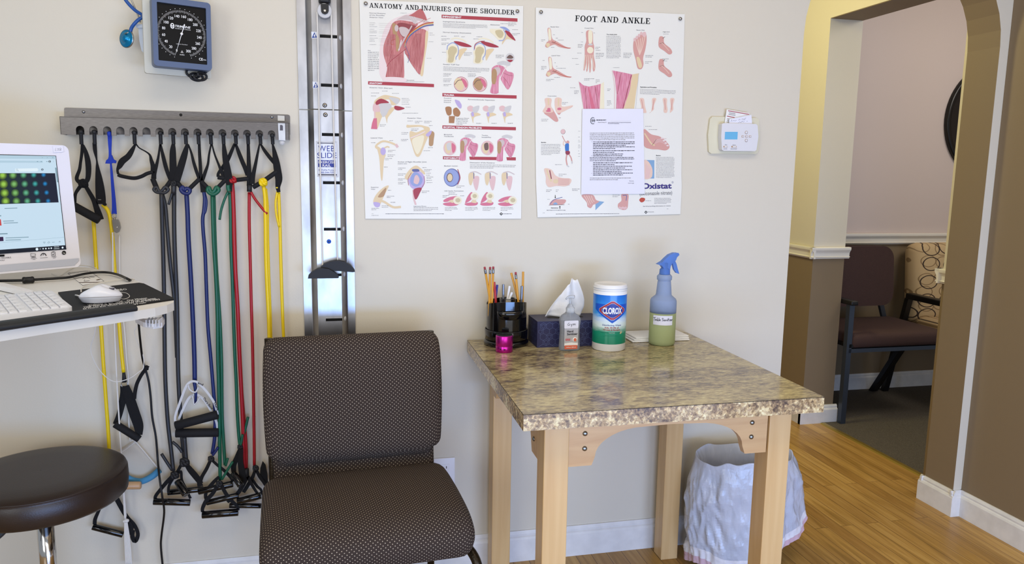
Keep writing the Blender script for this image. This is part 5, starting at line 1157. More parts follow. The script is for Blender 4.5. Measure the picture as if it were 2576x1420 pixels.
a.blob([(1690, 370), (1760, 370), (1840, 370), (1880, 420), (1860, 490), (1800, 510), (1740, 450), (1690, 410)], 'cream_bone', 3).blob([(1760, 390), (1830, 385), (1860, 430), (1840, 480), (1800, 480), (1760, 430)], 'marrow', 4).line([(1860, 380), (1885, 440), (1860, 510), (1800, 520)], 9, 'ink_cart_blue', 5).blob([(1880, 390), (1940, 410), (2015, 520), (1930, 470), (1890, 420)], 'crimson', 5).blob([(1810, 345), (1880, 345), (1940, 390), (1920, 400), (1860, 370)], 'cart_blue', 6).blob([(1860, 490), (1900, 430), (1990, 510), (1900, 500), (1840, 570)], 'bone', 2)
for x_, y_, n_ in ((1065, 460, 1), (1068, 492, 2), (1068, 548, 2), (1230, 458, 1), (1320, 466, 1), (1515, 466, 1), (1475, 494, 1), (1076, 665, 1), (1355, 670, 3), (1820, 298, 1), (1918, 290, 3), (1970, 376, 1), (1970, 425, 2), (1760, 700, 3), (1092, 935, 3), (1092, 1005, 3), (1405, 940, 3), (1095, 1075, 2)): a.block(x_, y_, x_+105, 17, n_)
a.txt('Rotator Cuff Tear', 1092, 828, 1300, 15, dy=.03); a.block(1092, 850, 1680, 16, 4, dy=.04)
for cx_1, m_ in ((1318, 'bone'), (1560, 'bone_dk')):
    a.disc(cx_1, 1075, 91, 96, 'crimson', 3).disc(cx_1, 1075, 87, 92, 'skin', 4); a.blob([(cx_1-70, 1010), (cx_1-10, 1000), (cx_1+40, 1060), (cx_1+20, 1140), (cx_1-30, 1150), (cx_1-80, 1090)], m_, 5); a.blob([(cx_1, 1000), (cx_1+50, 1020), (cx_1+80, 1080), (cx_1+60, 1120), (cx_1+20, 1050)], 'muscle_pink', 5); a.line([(cx_1-80, 1080), (cx_1-40, 1030), (cx_1+10, 1020)], 8, 'ink_line_dk', 6)
a.disc(1943, 738, 56, 60, 'grey_lt', 3).blob([(1900, 740), (1940, 700), (1985, 730), (1960, 750)], 'line_dk', 4).blob([(1905, 765), (1980, 765), (1945, 795)], 'crimson', 4)
def shoulder(a, x, y, s=1.0):
    q = lambda P: [(x+u*s, y+v*s) for u, v in P]
    a.blob(q([(-95, 60), (-80, 10), (-20, -20), (60, 0), (110, 60), (190, 90), (175, 200), (120, 300), (60, 230), (20, 180), (0, 340), (-110, 340), (-90, 220)]), 'fibre_pink', 3); a.blob(q([(-20, -50), (60, -75), (150, -45), (130, -10), (60, -25), (0, -20)]), 'grey_lt', 4); a.blob(q([(-90, 60), (-50, 30), (-25, 90), (-45, 220), (-90, 210)]), 'bone_dk', 5)
    a.blob(q([(-60, 20), (0, 10), (20, 60), (-20, 120), (-50, 80)]), 'fascia', 4); a.line(q([(110, -10), (60, 60), (20, 150), (0, 200)]), 9*s, 'ink_skin_lt', 6); a.poly(q([(0, 180), (15, 110), (28, 180), (60, 340), (-5, 340)]), 'poster_paper', 4); a.line(q([(60, 80), (120, 110), (180, 120)]), 3*s, 'ink_muscle_dk', 6); a.line(q([(50, 130), (110, 200), (140, 260)]), 3*s, 'ink_muscle_dk', 6)
shoulder(a, 1800, 850, .98)
a.txt('Anterior View', 148, 1124, 320, 14, dy=.03).txt('(Deep Layer)', 334, 1130, 441, 14, dy=.03)
a.blob([(210, 1330), (230, 1270), (330, 1215), (420, 1225), (540, 1260), (500, 1330), (430, 1340), (400, 1270), (300, 1290)], 'bone', 3).blob([(230, 1300), (300, 1260), (400, 1310), (300, 1320), (240, 1340)], 'crimson', 5).blob([(400, 1240), (530, 1265), (500, 1330), (440, 1290)], 'grey_lt', 5).blob([(200, 1420), (200, 1330), (260, 1330), (290, 1420)], 'skin', 4).blob([(280, 1330), (400, 1320), (430, 1370), (350, 1430), (290, 1400)], 'grey_lt', 5).blob([(480, 1350), (600, 1382), (520, 1410), (470, 1390)], 'crimson', 4)
for x_, y_ in ((310, 1160), (170, 1185), (168, 1222), (438, 1190), (560, 1255), (562, 1275), (560, 1300), (560, 1328), (610, 1366)): a.block(x_, y_, x_+120, 16, 1)
a.txt('Proximal', 1100, 1260, 1193, 14).txt('Humeral', 1100, 1288, 1190, 14).txt('Fracture', 1100, 1312, 1186, 14).txt('Acromioclavicular Separation', 1404, 1276, 1748, 15, dy=.03)
a.blob([(1238, 1275), (1290, 1290), (1325, 1340), (1315, 1385), (1270, 1350)], 'cart_lil', 4)
a.b.build('print', p1)
# lower half
a = Art(zb_, Yp-.0002)
a.blob([(190, 0), (270, -10), (265, 60), (300, 100), (335, 90), (330, 30), (450, 0), (360, 120), (350, 190), (325, 110), (290, 115), (260, 190), (235, 250), (215, 200), (210, 80)], 'bone', 3).blob([(270, 0), (370, 0), (340, 90), (290, 110)], 'grey_lt', 5).poly([(190, 130), (228, 130), (233, 262), (158, 258), (170, 190)], 'ink_muscle_pink', 4).line([(200, 0), (205, 130)], 16, 'ink_skin', 4).blob([(440, 0), (550, 5), (480, 35)], 'crimson', 4)
a.block(530, 68, 762, 16, 1).block(262, 205, 335, 16, 2)
a.txt('Posterior View', 592, 137, 756, 15).txt('Lateral View', 155, 372, 298, 15).txt('Superior', 157, 960, 250, 14).txt('View', 157, 983, 208, 14).txt('Socket of Right Shoulder Joint', 478, 658, 820, 15).txt('(Lateral view)', 478, 678, 585, 13)
a.blob([(585, 210), (620, 212), (740, 212), (800, 225), (850, 240), (855, 280), (800, 270), (760, 235), (650, 238), (585, 242)], 'bone', 4).blob([(625, 285), (700, 300), (790, 265), (860, 290), (830, 370), (800, 440), (750, 560), (715, 592), (680, 560), (640, 430), (618, 350)], 'bone', 3).blob([(650, 385), (740, 340), (790, 350), (760, 480), (710, 560), (665, 480)], 'cream_bone', 5).line([(630, 365), (720, 330), (800, 290)], 12, 'ink_skin_lt', 6).blob([(810, 330), (850, 290), (880, 280), (870, 320), (840, 350)], 'cart_lil', 6).blob([(850, 330), (880, 285), (912, 310), (905, 380), (893, 455), (850, 455), (848, 390)], 'bone_dk', 5)
for x_, y_, n_ in ((592, 160, 1), (680, 165, 2), (790, 165, 2), (848, 216, 1), (635, 256, 2), (520, 300, 2), (515, 380, 2), (785, 515, 1), (838, 478, 1), (375, 395, 1), (158, 420, 1), (360, 510, 2), (355, 565, 2), (322, 607, 2), (312, 710, 1), (480, 722, 2), (480, 790, 2), (480, 850, 2), (480, 893, 2), (770, 716, 1), (790, 740, 2), (815, 783, 1), (812, 806, 1), (820, 828, 2), (815, 868, 1), (820, 895, 1), (762, 996, 2), (360, 987, 1), (345, 1056, 2), (390, 1130, 1), (285, 1172, 2), (163, 1202, 2)): a.block(x_, y_, x_+90, 17, n_)
a.line([(250, 500), (215, 470), (250, 430), (310, 405), (400, 425), (470, 460)], 22, 'ink_bone', 4).line([(455, 445), (475, 475)], 30, 'ink_skin', 5).blob([(225, 470), (260, 480), (330, 560), (310, 640), (295, 860), (275, 840), (258, 620), (240, 530)], 'bone', 3).disc(302, 525, 32, 46, 'cart_lil', 6).line([(310, 490), (350, 470), (375, 478)], 16, 'ink_bone', 5)
a.blob([(370, 935), (300, 960), (220, 1040), (185, 1120), (210, 1180), (260, 1170), (320, 1040)], 'bone', 3).blob([(240, 1070), (290, 1000), (340, 960), (310, 1060)], 'bone_dk', 5).line([(260, 1110), (320, 1130), (420, 1190), (510, 1188)], 26, 'ink_bone', 5).blob([(190, 1130), (260, 1140), (260, 1180), (225, 1192), (195, 1170)], 'cart_lil', 6)
a.blob([(560, 830), (620, 740), (690, 695), (740, 720), (800, 780), (785, 800), (700, 740), (600, 860)], 'bone', 4).blob([(600, 860), (620, 780), (690, 745), (770, 790), (798, 870), (770, 960), (700, 985), (630, 950)], 'cart_lil', 3).blob([(625, 870), (650, 790), (710, 780), (770, 850), (750, 920), (690, 945), (640, 920)], 'cart_blue', 5).blob([(665, 890), (680, 820), (710, 810), (735, 860), (715, 915), (680, 910)], 'skin', 6).blob([(650, 740), (720, 738), (730, 765), (660, 768)], 'vein', 6).line([(605, 930), (600, 850), (640, 780)], 5, 'ink_crimson', 7).line([(760, 960), (795, 900), (790, 820)], 5, 'ink_crimson', 7)
a.blob([(665, 980), (760, 960), (735, 1030), (700, 1095), (675, 1080)], 'crimson', 4).line([(660, 985), (670, 1090), (690, 1160)], 22, 'ink_skin', 3)
a.txt('Ligaments Shown', 665, 1185, 815, 13).block(665, 1193, 955, 18, 3)
banner(a, 1008, 216, 1883, 237, 38, 'BICIPITAL TENDON PROBLEMS', 455); banner(a, 1014, 584, 1882, 597, 37, 'INSTABILITY', 190)
a.blob([(1045, 0), (1110, 0), (1115, 80), (1080, 100), (1055, 70)], 'bone_brown', 3).blob([(1140, 20), (1180, 5), (1222, 60), (1200, 110), (1150, 100), (1135, 60)], 'bone_brown', 3).poly([(1085, 105), (1158, 105), (1148, 190), (1085, 188)], 'ink_bone_brown', 3).blob([(1185, -80), (1220, -60), (1228, 10), (1200, 0)], 'cart_lil', 4)
a.txt('Fragments Shown', 1170, 137, 1325, 12).block(1170, 146, 1310, 19, 4)
for x_ in (1345, 1530, 1725):
    a.blob([(x_-40, 0), (x_, -20), (x_+40, 10), (x_+20, 50), (x_-30, 40)], 'skin', 3).blob([(x_+20, 10), (x_+100, -20), (x_+90, 40), (x_+50, 70)], 'grey_lt', 4).blob([(x_, 70), (x_+60, 60), (x_+120, 90), (x_+40, 120), (x_+30, 190), (x_+10, 120)], 'bone', 3).blob([(x_+5, 70), (x_+30, 55), (x_+40, 100), (x_+15, 110)], 'cart_lil', 5)
for x_, t_ in ((1410, 'Grade I'), (1592, 'Grade II'), (1785, 'Grade III')): a.txt(t_, x_, 196, x_+60, 11)
a.txt('Bicipital', 1027, 332, 1122, 14).txt('Tendonitis', 1027, 354, 1142, 14).txt('Tendon', 1476, 342, 1550, 14).txt('Instability', 1476, 364, 1588, 14)
for cx_1 in (1098, 1545):
    a.disc(cx_1, 485, 78, 86, 'skin', 3).blob([(cx_1-60, 450), (cx_1, 420), (cx_1+20, 480), (cx_1-10, 550), (cx_1-50, 530)], 'bone', 4).blob([(cx_1-40, 440), (cx_1+5, 425), (cx_1+10, 500), (cx_1-30, 510)], 'line_dk' if cx_1 > 1500 else 'grey_lt', 5).blob([(cx_1+20, 430), (cx_1+65, 460), (cx_1+60, 520), (cx_1+30, 540)], 'muscle_pink', 5)
shoulder(a, 1290, 375, .74); shoulder(a, 1732, 382, .74)
a.txt('Bankart Lesion', 1030, 706, 1190, 14).txt('Dislocation of the Humerus', 1336, 667, 1630, 15, dy=.01).block(1336, 683, 1880, 18, 3, dy=.012).txt('Hill Sachs Formation', 1033, 1004, 1260, 14)
a.disc(1120, 838, 95, 108, 'vein', 3).disc(1116, 838, 86, 100, 'cart_blue', 4).disc(1095, 838, 38, 55, 'line_dk', 5).disc(1097, 838, 30, 45, 'bone', 6).line([(1190, 740), (1218, 840), (1190, 920)], 9, 'ink_crimson', 6); a.block(1175, 935, 1270, 18, 2)
for x_ in (1320, 1515, 1715):
    a.blob([(x_, 800), (x_+40, 775), (x_+75, 800), (x_+55, 860), (x_+30, 930), (x_+5, 900)], 'bone', 4).blob([(x_+60, 830), (x_+125, 830), (x_+110, 960), (x_+85, 990), (x_+55, 900)], 'skin', 3).line([(x_+20, 780), (x_+80, 768), (x_+150, 800)], 10, 'ink_fascia', 5).line([(x_+60, 780), (x_+62, 850)], 8, 'ink_vein', 6)
for x_, k in ((1020, 0), (1280, 1), (1465, 1), (1675, 0)):
    if not k: a.blob([(x_, 1110), (x_+60, 1075), (x_+150, 1060), (x_+200, 1080), (x_+110, 1110), (x_+20, 1130)], 'muscle_pink', 3).blob([(x_, 1145), (x_+120, 1130), (x_+180, 1160), (x_+100, 1178), (x_+20, 1170)], 'muscle_pink', 3).disc(x_+168, 1110, 52, 48, 'cream_bone', 5).disc(x_+172, 1108, 30, 26, 'marrow', 6).blob([(x_+60, 1118), (x_+120, 1100), (x_+115, 1140)], 'bone', 4)
    else: a.blob([(x_, 1130), (x_+30, 1060), (x_+75, 1010), (x_+95, 1060), (x_+60, 1110), (x_+10, 1140)], 'muscle_pink', 3).blob([(x_, 1145), (x_+140, 1130), (x_+130, 1168), (x_+20, 1172)], 'muscle_pink', 3).disc(x_+110, 1060, 48, 46, 'cream_bone', 5).disc(x_+112, 1058, 26, 24, 'marrow', 6).blob([(x_+70, 1130), (x_+110, 1090), (x_+135, 1140)], 'bone', 4)
for x_ in (1038, 1280, 1486, 1702): a.block(x_, 1192, x_+150, 17, 3)
a.block(165, 1268, 200, 14, 1).block(165, 1286, 300, 14, 1).block(330, 1268, 1680, 15, 1, 'print_dkgrey').block(1732, 1268, 1885, 15, 1, 'print_dkgrey').poly([(1708, 1252), (1728, 1271), (1708, 1290), (1688, 1271)], 'print_black', 3).poly([(1708, 1262), (1716, 1272), (1708, 1277), (1700, 1272)], 'white', 4)
a.block(1010, 1050, 1090, 17, 2).block(1080, 1015, 1165, 17, 2).block(1160, 1038, 1210, 17, 1).block(1220, 1052, 1280, 17, 1)
a.b.build('print', p1)
def pin(x, y, where):
    c = PY(x, y, Yp); b = MB(); b.lathe([(.0030, 0), (.0030, .0030), (.0058, .0042), (.0056, .0062), (.0035, .0084), (.0005, .009)], 'steel', c, n=18, ax=FB)
    tag(b.build('pushpin'), where, 'pushpin', 'silver pushpins in the posters')
pin(920, 9.5, 'silver pushpin in the top left corner of the shoulder poster'); pin(1301, 29, 'silver pushpin in the top right corner of the shoulder poster')
pin(1360.3, 31, 'silver pushpin in the top left corner of the foot poster'); pin(1710, 48, 'silver pushpin in the top right corner of the foot poster')

p2 = chart('anatomy_poster', ((1347.7, 18.7), (1535, 27.5), (1722.5, 35.5), (1716, 290), (1714, 440), (1715, 470), (1711.5, 539), (1530, 544), (1352, 547), (1348, 450), (1346.5, 280)), Yp, 'foot and ankle anatomy poster, partly covered by a typed notice')
a = Art(zc, Yp-.0002)
slabtext(a, 'FOOT AND ANKLE', lambda x, y, v: zc(x+v*.06, y+(x-590)*.038-v, a.lv(3)), 590, 270, 1550, 74, 'print_black', .08)
a.txt('Medial View', 278, 350, 388, 14).txt('Frontal View', 716, 366, 828, 14).txt('Plantar View', 1374, 391, 1480, 14).txt('High Arch', 1712, 413, 1798, 14).txt('Low Arch', 1706, 757, 1785, 14).txt('Lateral View', 292, 716, 402, 14).txt('Cross-section', 242, 1232, 355, 14).txt('The Ankle Joint', 993, 446, 1127, 13, 'print_black', bold=.02)
a.block(990, 462, 1175, 18.2, 16).block(1420, 1137, 1875, 18, 4, dy=.045); a.txt('Supination and Pronation', 1422, 1117, 1632, 15, 'print_black', bold=.02, dy=.03)
def sidefoot(a, x, y, s=1):
    q = lambda P: [(x+u*s, y+v*s) for u, v in P]
    a.blob(q([(-60, -140), (-20, -140), (0, -20), (60, 20), (180, 90), (240, 100), (200, 112), (90, 90), (30, 60), (-30, 80), (-60, 100), (-90, 80), (-70, 30), (-45, 0)]), 'foot_pink', 3); a.blob(q([(-50, -135), (-25, -135), (-12, -20), (-30, 10), (-45, -20)]), 'cream_bone', 4); a.blob(q([(-80, 50), (-40, 40), (-30, 70), (-60, 95)]), 'bone', 5); a.line(q([(0, 20), (60, 50), (150, 90), (230, 104)]), 6*s, 'ink_artery', 5); a.line(q([(-10, 30), (30, 40), (40, 15)]), 4*s, 'ink_line_dk', 5)
sidefoot(a, 300, 510); sidefoot(a, 310, 880)
a.blob([(735, 400), (812, 400), (822, 540), (836, 600), (830, 700), (850, 830), (840, 905), (820, 900), (815, 800), (800, 740), (790, 910), (775, 910), (770, 760), (750, 900), (735, 900), (745, 760), (715, 890), (700, 880), (715, 700), (715, 590), (735, 520)], 'foot_pink', 3).blob([(762, 400), (808, 400), (812, 520), (790, 560), (765, 540)], 'cream_bone', 4).disc(785, 640, 40, 42, 'cream_bone', 4).disc(787, 568, 30, 12, 'grey_lt', 5)
for k in range(5): a.line([(722+k*24, 700), (712+k*27, 780), (706+k*33, 880)], 5, 'ink_cream_bone', 5)
a.blob([(1340, 520), (1380, 470), (1440, 430), (1490, 410), (1505, 500), (1490, 620), (1460, 740), (1465, 820), (1440, 880), (1390, 870), (1365, 760), (1335, 640)], 'foot_pink', 3).disc(1474, 440, 25, 33, 'skin', 4).blob([(1375, 740), (1410, 735), (1445, 830), (1430, 868), (1400, 850)], 'bone', 5)
for k in range(5): a.line([(1365+k*30, 520-k*14), (1390+k*14, 620), (1415, 700)], 9, 'ink_foot_lt', 5)
for k in range(4): a.disc(1352+k*28, 505-k*26, 15, 22, 'skin', 4)
for x_, y_ in ((1700, 560), (1700, 850)):
    a.blob([(x_-30, y_-90), (x_+20, y_-85), (x_+30, y_-10), (x_+110, y_+60), (x_+130, y_+115), (x_+90, y_+135), (x_+30, y_+90), (x_-30, y_+50), (x_-45, y_)], 'foot_pink', 3).line([(x_-10, y_-20), (x_+40, y_+30), (x_+90, y_+90)], 7, 'ink_foot_lt', 5).line([(x_-30, y_), (x_+5, y_-15), (x_+25, y_)], 4, 'ink_line_dk', 5).line([(x_+10, y_-70), (x_+38, y_-90)], 4, 'print_black', 6)
a.block(160, 505, 215, 18, 2).block(310, 440, 350, 16, 1).block(345, 484, 385, 16, 1).block(370, 508, 475, 16, 1).block(285, 602, 355, 16, 1).block(178, 770, 220, 16, 1).block(330, 798, 365, 16, 1).block(160, 846, 226, 19, 3).block(350, 842, 390, 16, 1).block(352, 868, 545, 16, 1).block(222, 1010, 325, 18, 2).block(325, 985, 412, 16, 1).block(670, 412, 712, 16, 1).block(826, 418, 858, 16, 1).block(665, 532, 700, 16, 1).block(627, 566, 695, 18, 3).block(850, 600, 910, 18, 2).block(855, 640, 955, 16, 1).block(620, 674, 705, 16, 1).block(855, 678, 960, 20, 4).block(553, 745, 665, 16, 1).block(600, 818, 668, 16, 1).block(1208, 675, 1315, 19, 4).block(1488, 706, 1595, 18, 2).block(1484, 785, 1575, 18, 2).block(1078, 862, 1222, 16, 1).block(708, 1002, 835, 18, 2).block(855, 1018, 905, 18, 3).block(528, 1118, 620, 16, 1).block(580, 1154, 640, 18, 3).block(1002, 1134, 1045, 18, 2).block(1000, 1284, 1060, 19, 4).block(425, 1306, 512, 19, 2).block(1718, 432, 1795, 15, 1).block(1712, 776, 1780, 15, 1)
# calves
a.poly([(645, 1045), (700, 1090), (770, 1105), (870, 1085), (918, 1070), (915, 1390), (705, 1390), (680, 1290)], 'ink_fibre_pink', 3).poly([(755, 1120), (770, 1110), (850, 1390), (800, 1390)], 'ink_muscle_pink', 4).poly([(918, 1075), (960, 1045), (965, 1390), (905, 1390)], 'ink_cream_bone', 3).line([(640, 1040), (670, 1200), (700, 1390)], 6, 'ink_skin', 4).line([(720, 1120), (745, 1390)], 5, 'ink_muscle_dk', 5).line([(850, 1110), (890, 1390)], 5, 'ink_muscle_dk', 5)
a.poly([(1070, 900), (1180, 920), (1320, 950), (1300, 1120), (1230, 1390), (1115, 1390), (1120, 1200), (1100, 1000)], 'ink_fibre_pink', 3).poly([(1320, 950), (1410, 935), (1370, 1180), (1345, 1390), (1210, 1390), (1290, 1150)], 'ink_bone', 3).line([(1065, 900), (1095, 1100), (1095, 1390)], 7, 'ink_skin', 4).line([(1310, 960), (1260, 1160), (1200, 1390)], 7, 'ink_muscle_dk', 5).line([(1180, 930), (1130, 1200)], 5, 'ink_muscle_dk', 5).line([(1405, 935), (1365, 1390)], 5, 'ink_grey_lt', 5)
for x_, f_ in ((1440, 1), (1600, -1), (1735, .4), (1830, -.4)):
    a.blob([(x_-24, 1260), (x_+28, 1260), (x_+20+f_*20, 1340), (x_+25+f_*30, 1400), (x_+60*f_, 1440), (x_-20+f_*20, 1430), (x_-15+f_*10, 1350)], 'foot_lt', 3).line([(x_, 1270), (x_+f_*22, 1400)], 10, 'ink_foot_pink', 4)
a.blob([(205, 1260), (290, 1260), (285, 1350), (310, 1430), (180, 1430), (215, 1350)], 'foot_lt', 3).line([(250, 1260), (255, 1340)], 16, 'ink_bone', 4).disc(258, 1395, 22, 18, 'muscle_pink', 4).blob([(335, 1260), (420, 1260), (425, 1360), (560, 1345), (540, 1370), (430, 1430), (350, 1430)], 'foot_lt', 3).line([(380, 1260), (380, 1350)], 16, 'ink_bone', 4).disc(392, 1390, 26, 16, 'muscle_pink', 4)
a.b.build('print', p2)
a = Art(zd, Yp-.0002)
a.blob([(190, 70), (260, 40), (310, 110), (350, 190), (345, 218), (310, 215), (240, 160), (185, 120)], 'foot_pink', 3).disc(235, 92, 30, 12, 'muscle_pink', 5).blob([(330, 60), (400, 50), (520, 28), (500, 55), (400, 100), (365, 138), (335, 110)], 'foot_pink', 3).disc(360, 68, 20, 14, 'muscle_pink', 5)
a.block(150, 188, 245, 18, 2).block(358, 170, 422, 16, 1).txt('Sprains', 148, 472, 207, 13, 'print_black', bold=.02).block(148, 488, 378, 17.2, 8).block(315, 728, 410, 16, 1).block(357, 843, 450, 18, 2).block(208, 1030, 285, 18, 2).block(323, 1030, 370, 18, 2).block(222, 1142, 260, 16, 1).block(468, 1200, 505, 16, 1).block(213, 1272, 468, 15, 1, 'print_dkgrey').block(168, 1304, 195, 14, 1).block(325, 1318, 1370, 15, 1, 'print_dkgrey', dy=-.006).block(1415, 1294, 1562, 14, 1, 'print_dkgrey')
a.txt('Hammertoe', 265, 1253, 352, 13, 'print_black', bold=.02).txt('Bunion', 1518, 628, 1572, 13, 'print_black', bold=.02).block(1516, 642, 1735, 15, 17)
a.disc(409, 338, 28, 30, 'line_dk', 3).disc(408, 337, 26, 28, 'skin', 4).line([(400, 388), (420, 430), (445, 470)], 9, 'ink_foot_pink', 4).disc(466, 464, 18, 20, 'foot_pink', 5).line([(418, 450), (412, 490), (440, 510)], 10, 'ink_foot_lt', 4).blob([(435, 490), (475, 480), (480, 520), (475, 575), (440, 575)], 'shirt_blue', 5).blob([(440, 572), (485, 570), (490, 600), (465, 615), (443, 605)], 'shorts_red', 5).line([(455, 610), (447, 670), (460, 745)], 15, 'ink_foot_pink', 4).line([(478, 605), (505, 650), (518, 710)], 14, 'ink_foot_pink', 4).line([(455, 738), (480, 758)], 12, 'ink_grey_lt', 6).line([(512, 690), (518, 720)], 12, 'ink_grey_lt', 6)
a.blob([(185, 780), (270, 790), (320, 860), (400, 890), (500, 900), (500, 950), (440, 990), (330, 985), (240, 1000), (205, 950), (205, 880)], 'foot_lt', 3).line([(215, 790), (240, 870), (270, 930)], 20, 'ink_bone', 4).line([(250, 800), (270, 900)], 12, 'ink_muscle_dk', 5).disc(322, 930, 32, 26, 'bone', 5)
for k in range(5): a.line([(350, 900+k*18), (420, 905+k*16), (485, 905+k*17)], 7, 'ink_foot_pink', 5)
a.blob([(250, 1210), (290, 1150), (350, 1145), (440, 1150), (430, 1190), (380, 1210)], 'foot_pink', 3).blob([(290, 1205), (320, 1180), (345, 1205)], 'blue_flat', 5).line([(255, 1200), (300, 1150), (400, 1120)], 6, 'ink_vein', 5).line([(240, 1213), (425, 1210)], 4, 'ink_line_dk', 5).line([(317, 1094), (317, 1125)], 6, 'print_black', 5).line([(371, 1260), (371, 1225)], 6, 'print_black', 5).poly([(308, 1118), (326, 1118), (317, 1134)], 'print_black', 5).poly([(362, 1238), (380, 1238), (371, 1222)], 'print_black', 5)
for y_ in (330, 400, 440, 458, 495, 510, 528, 565, 600, 630): a.block(590, y_, 622, 14, 1)
a.block(517, 1018, 617, 18, 2).block(998, 1092, 1090, 18, 2).block(1388, 272, 1525, 16, 1).block(1428, 312, 1560, 16, 1)
a.blob([(1370, 310), (1460, 370), (1570, 400), (1660, 480), (1675, 530), (1630, 562), (1540, 550), (1450, 545), (1370, 500)], 'foot_pink', 3).line([(1380, 360), (1460, 480), (1500, 500)], 16, 'ink_bone', 5).line([(1470, 500), (1520, 430)], 4, 'ink_line_dk', 6)
for k in range(4): a.disc(1655-k*22, 505-k*30, 15, 9, 'skin_lt', 6); a.line([(1500, 480-k*14), (1570, 460-k*12), (1640, 500-k*26)], 5, 'ink_skin', 5)
a.poly([(1360, 676), (1497, 678), (1495, 897), (1360, 895)], 'ink_blue_flat', 3).blob([(1370, 690), (1420, 690), (1465, 760), (1475, 830), (1455, 890), (1370, 890)], 'foot_lt', 4)
for k in range(4): a.line([(1400+k*18, 720+k*18), (1400+k*14, 800), (1395+k*12, 890)], 8, 'ink_skin', 5)
a.blob([(630, 1095), (760, 1090), (800, 1150), (840, 1170), (800, 1200), (770, 1210), (740, 1250), (700, 1230), (690, 1180)], 'foot_pink', 3).poly([(795, 1160), (900, 1175), (840, 1230), (795, 1275)], 'ink_blue_flat', 2)
for k in range(4): a.line([(660+k*28, 1100), (690+k*24, 1150), (715+k*22, 1215-k*14)], 8, 'ink_foot_lt', 5)
a.blob([(1105, 1085), (1185, 1085), (1185, 1170), (1175, 1250), (1130, 1272), (1070, 1250), (1065, 1200), (1105, 1160)], 'foot_pink', 3).line([(1120, 1100), (1165, 1100), (1160, 1160)], 7, 'ink_vein', 5)
for k in range(5): a.disc(1082+k*19, 1245+6*(k % 2), 11, 15, 'skin', 5)
a.txt('Oxistat', 1345, 1018, 1703, 66, 'logo_purple', 3, bold=.035, dy=-.012).txt('(oxiconazole nitrate)', 1322, 1098, 1708, 46, 'print_dkgrey', 3, dy=-.03)
a.disc(1714, 942, 11, 12, 'vein', 3).disc(1714, 942, 8.5, 9.5, 'grey_lt', 4); a.blob([(1320, 1145), (1345, 1125), (1385, 1135), (1378, 1165), (1345, 1182), (1322, 1165)], 'artery', 4)
a.block(1390, 1160, 1480, 14, 1).block(1496, 1130, 1700, 15, 5).txt('See full prescribing information on reverse', 1362, 1234, 1690, 13, 'print_dkgrey', dy=-.02).block(1645, 1256, 1692, 13, 1)
a.poly([(1396, 1280), (1414, 1299), (1396, 1317), (1378, 1299)], 'print_black', 3).poly([(1396, 1291), (1404, 1301), (1396, 1306), (1388, 1301)], 'white', 4)
a.b.build('print', p2)
# typed notice
Yn = -.0085
b = MB(); b.prism([PY(x, y, Yn) for x, y in ((1465, 274), (1618, 273.5), (1622, 488), (1462, 489))], (0, .0005, 0), 'paper_cool'); nt = tag(b.build('notice_sheet'), 'white typed letter with round logo taped over the foot poster', 'notice')
a = Art(zd, Yn-.0002)
a.line(arcpts(765, 208, 28, 38, -60, -300), 6, 'print_black', 3, sub=1)
for k in range(4): a.line([(752+k*11, 222+(k % 2)*4), (752+k*11, 190-(k % 2)*3)], 4.5, 'print_black', 3)
a.line([(748, 208), (796, 206)], 4, 'print_black', 3)
a.block(806, 195, 972, 14, 1, 'print_dkgrey', 3, th=.7)
a.txt('Physical Therapy, PC', 825, 232, 928, 11, 'print_dkgrey', 3); a.line([(975, 212), (1218, 212)], 1, 'print_grey', 3)
a.block(945, 228, 1218, 12, 2, 'print_dkgrey', th=.4)
a.block(728, 352, 1258, 19.5, 5, 'print_grey', th=.42, dy=-.003)
for y_, n_ in ((457, 3), (516, 2), (561, 2), (602, 1), (622, 1)): a.block(766, y_, 1262, 20, n_, 'print_dkgrey', th=.46, dy=-.003); a.block(748, y_, 757, 14, 1, 'print_dkgrey')
a.block(728, 643, 1258, 19, 3, 'print_dkgrey', th=.42, dy=-.003)
for y_, n_ in ((705, 2), (747, 2), (789, 2), (829, 2)): a.block(766, y_, 1240, 21, n_, 'print_dkgrey', th=.44, dy=-.003); a.block(746, y_+4, 754, 10, 1, 'print_dkgrey')
a.block(728, 888, 1228, 19, 2, 'print_grey', th=.42, dy=-.003).txt('Sincerely,', 1198, 930, 1252, 11, 'print_dkgrey').txt('MCPT Staff', 1184, 958, 1253, 11, 'print_dkgrey')
a.b.build('print', nt)

# ================================================================== BLOOD PRESSURE GAUGE AND STETHOSCOPE
th = math.radians(18); ga = Vector((math.cos(th), math.sin(th), 0)); gn = Vector((math.sin(th), -math.cos(th), 0))
rl = math.radians(1.0); gu = Vector((0, 0, 1))*math.cos(rl)+ga*math.sin(rl)*1; ga = ga*math.cos(rl)-Vector((0, 0, 1))*math.sin(rl)
def onplane(x, y, p0, n_): v = ray(x, y); return CAM+v*((p0-CAM).dot(n_)/v.dot(n_))
gc = PY(461, 86, -.115)
G = lambda x, y, o=0.0: onplane(304+x/6.173, y/6.173, gc+gn*o, gn)
GX = (ga, gn*-1, gu)
t = thing('wall_blood_pressure_gauge', (gc.x, 0, gc.z), 'square wall blood pressure gauge with slate blue bezel and black dial', 'blood pressure gauge')
cen = (G(955, 530)); cr_ = lambda p: ((p-cen).dot(ga), (p-cen).dot(gu))
def grect(x0, y0, x1, y1, o0, o1, m, name, bev, par=None, r=.006):
    P = [cen+ga*u+gu*v+gn*o0 for u, v in rrect(x0, y0, x1, y1, r)]; return MB().prism(P, gn*(o1-o0), m).build(name, par or t, bevel=bev)
U = lambda x, y: cr_(G(x, y))
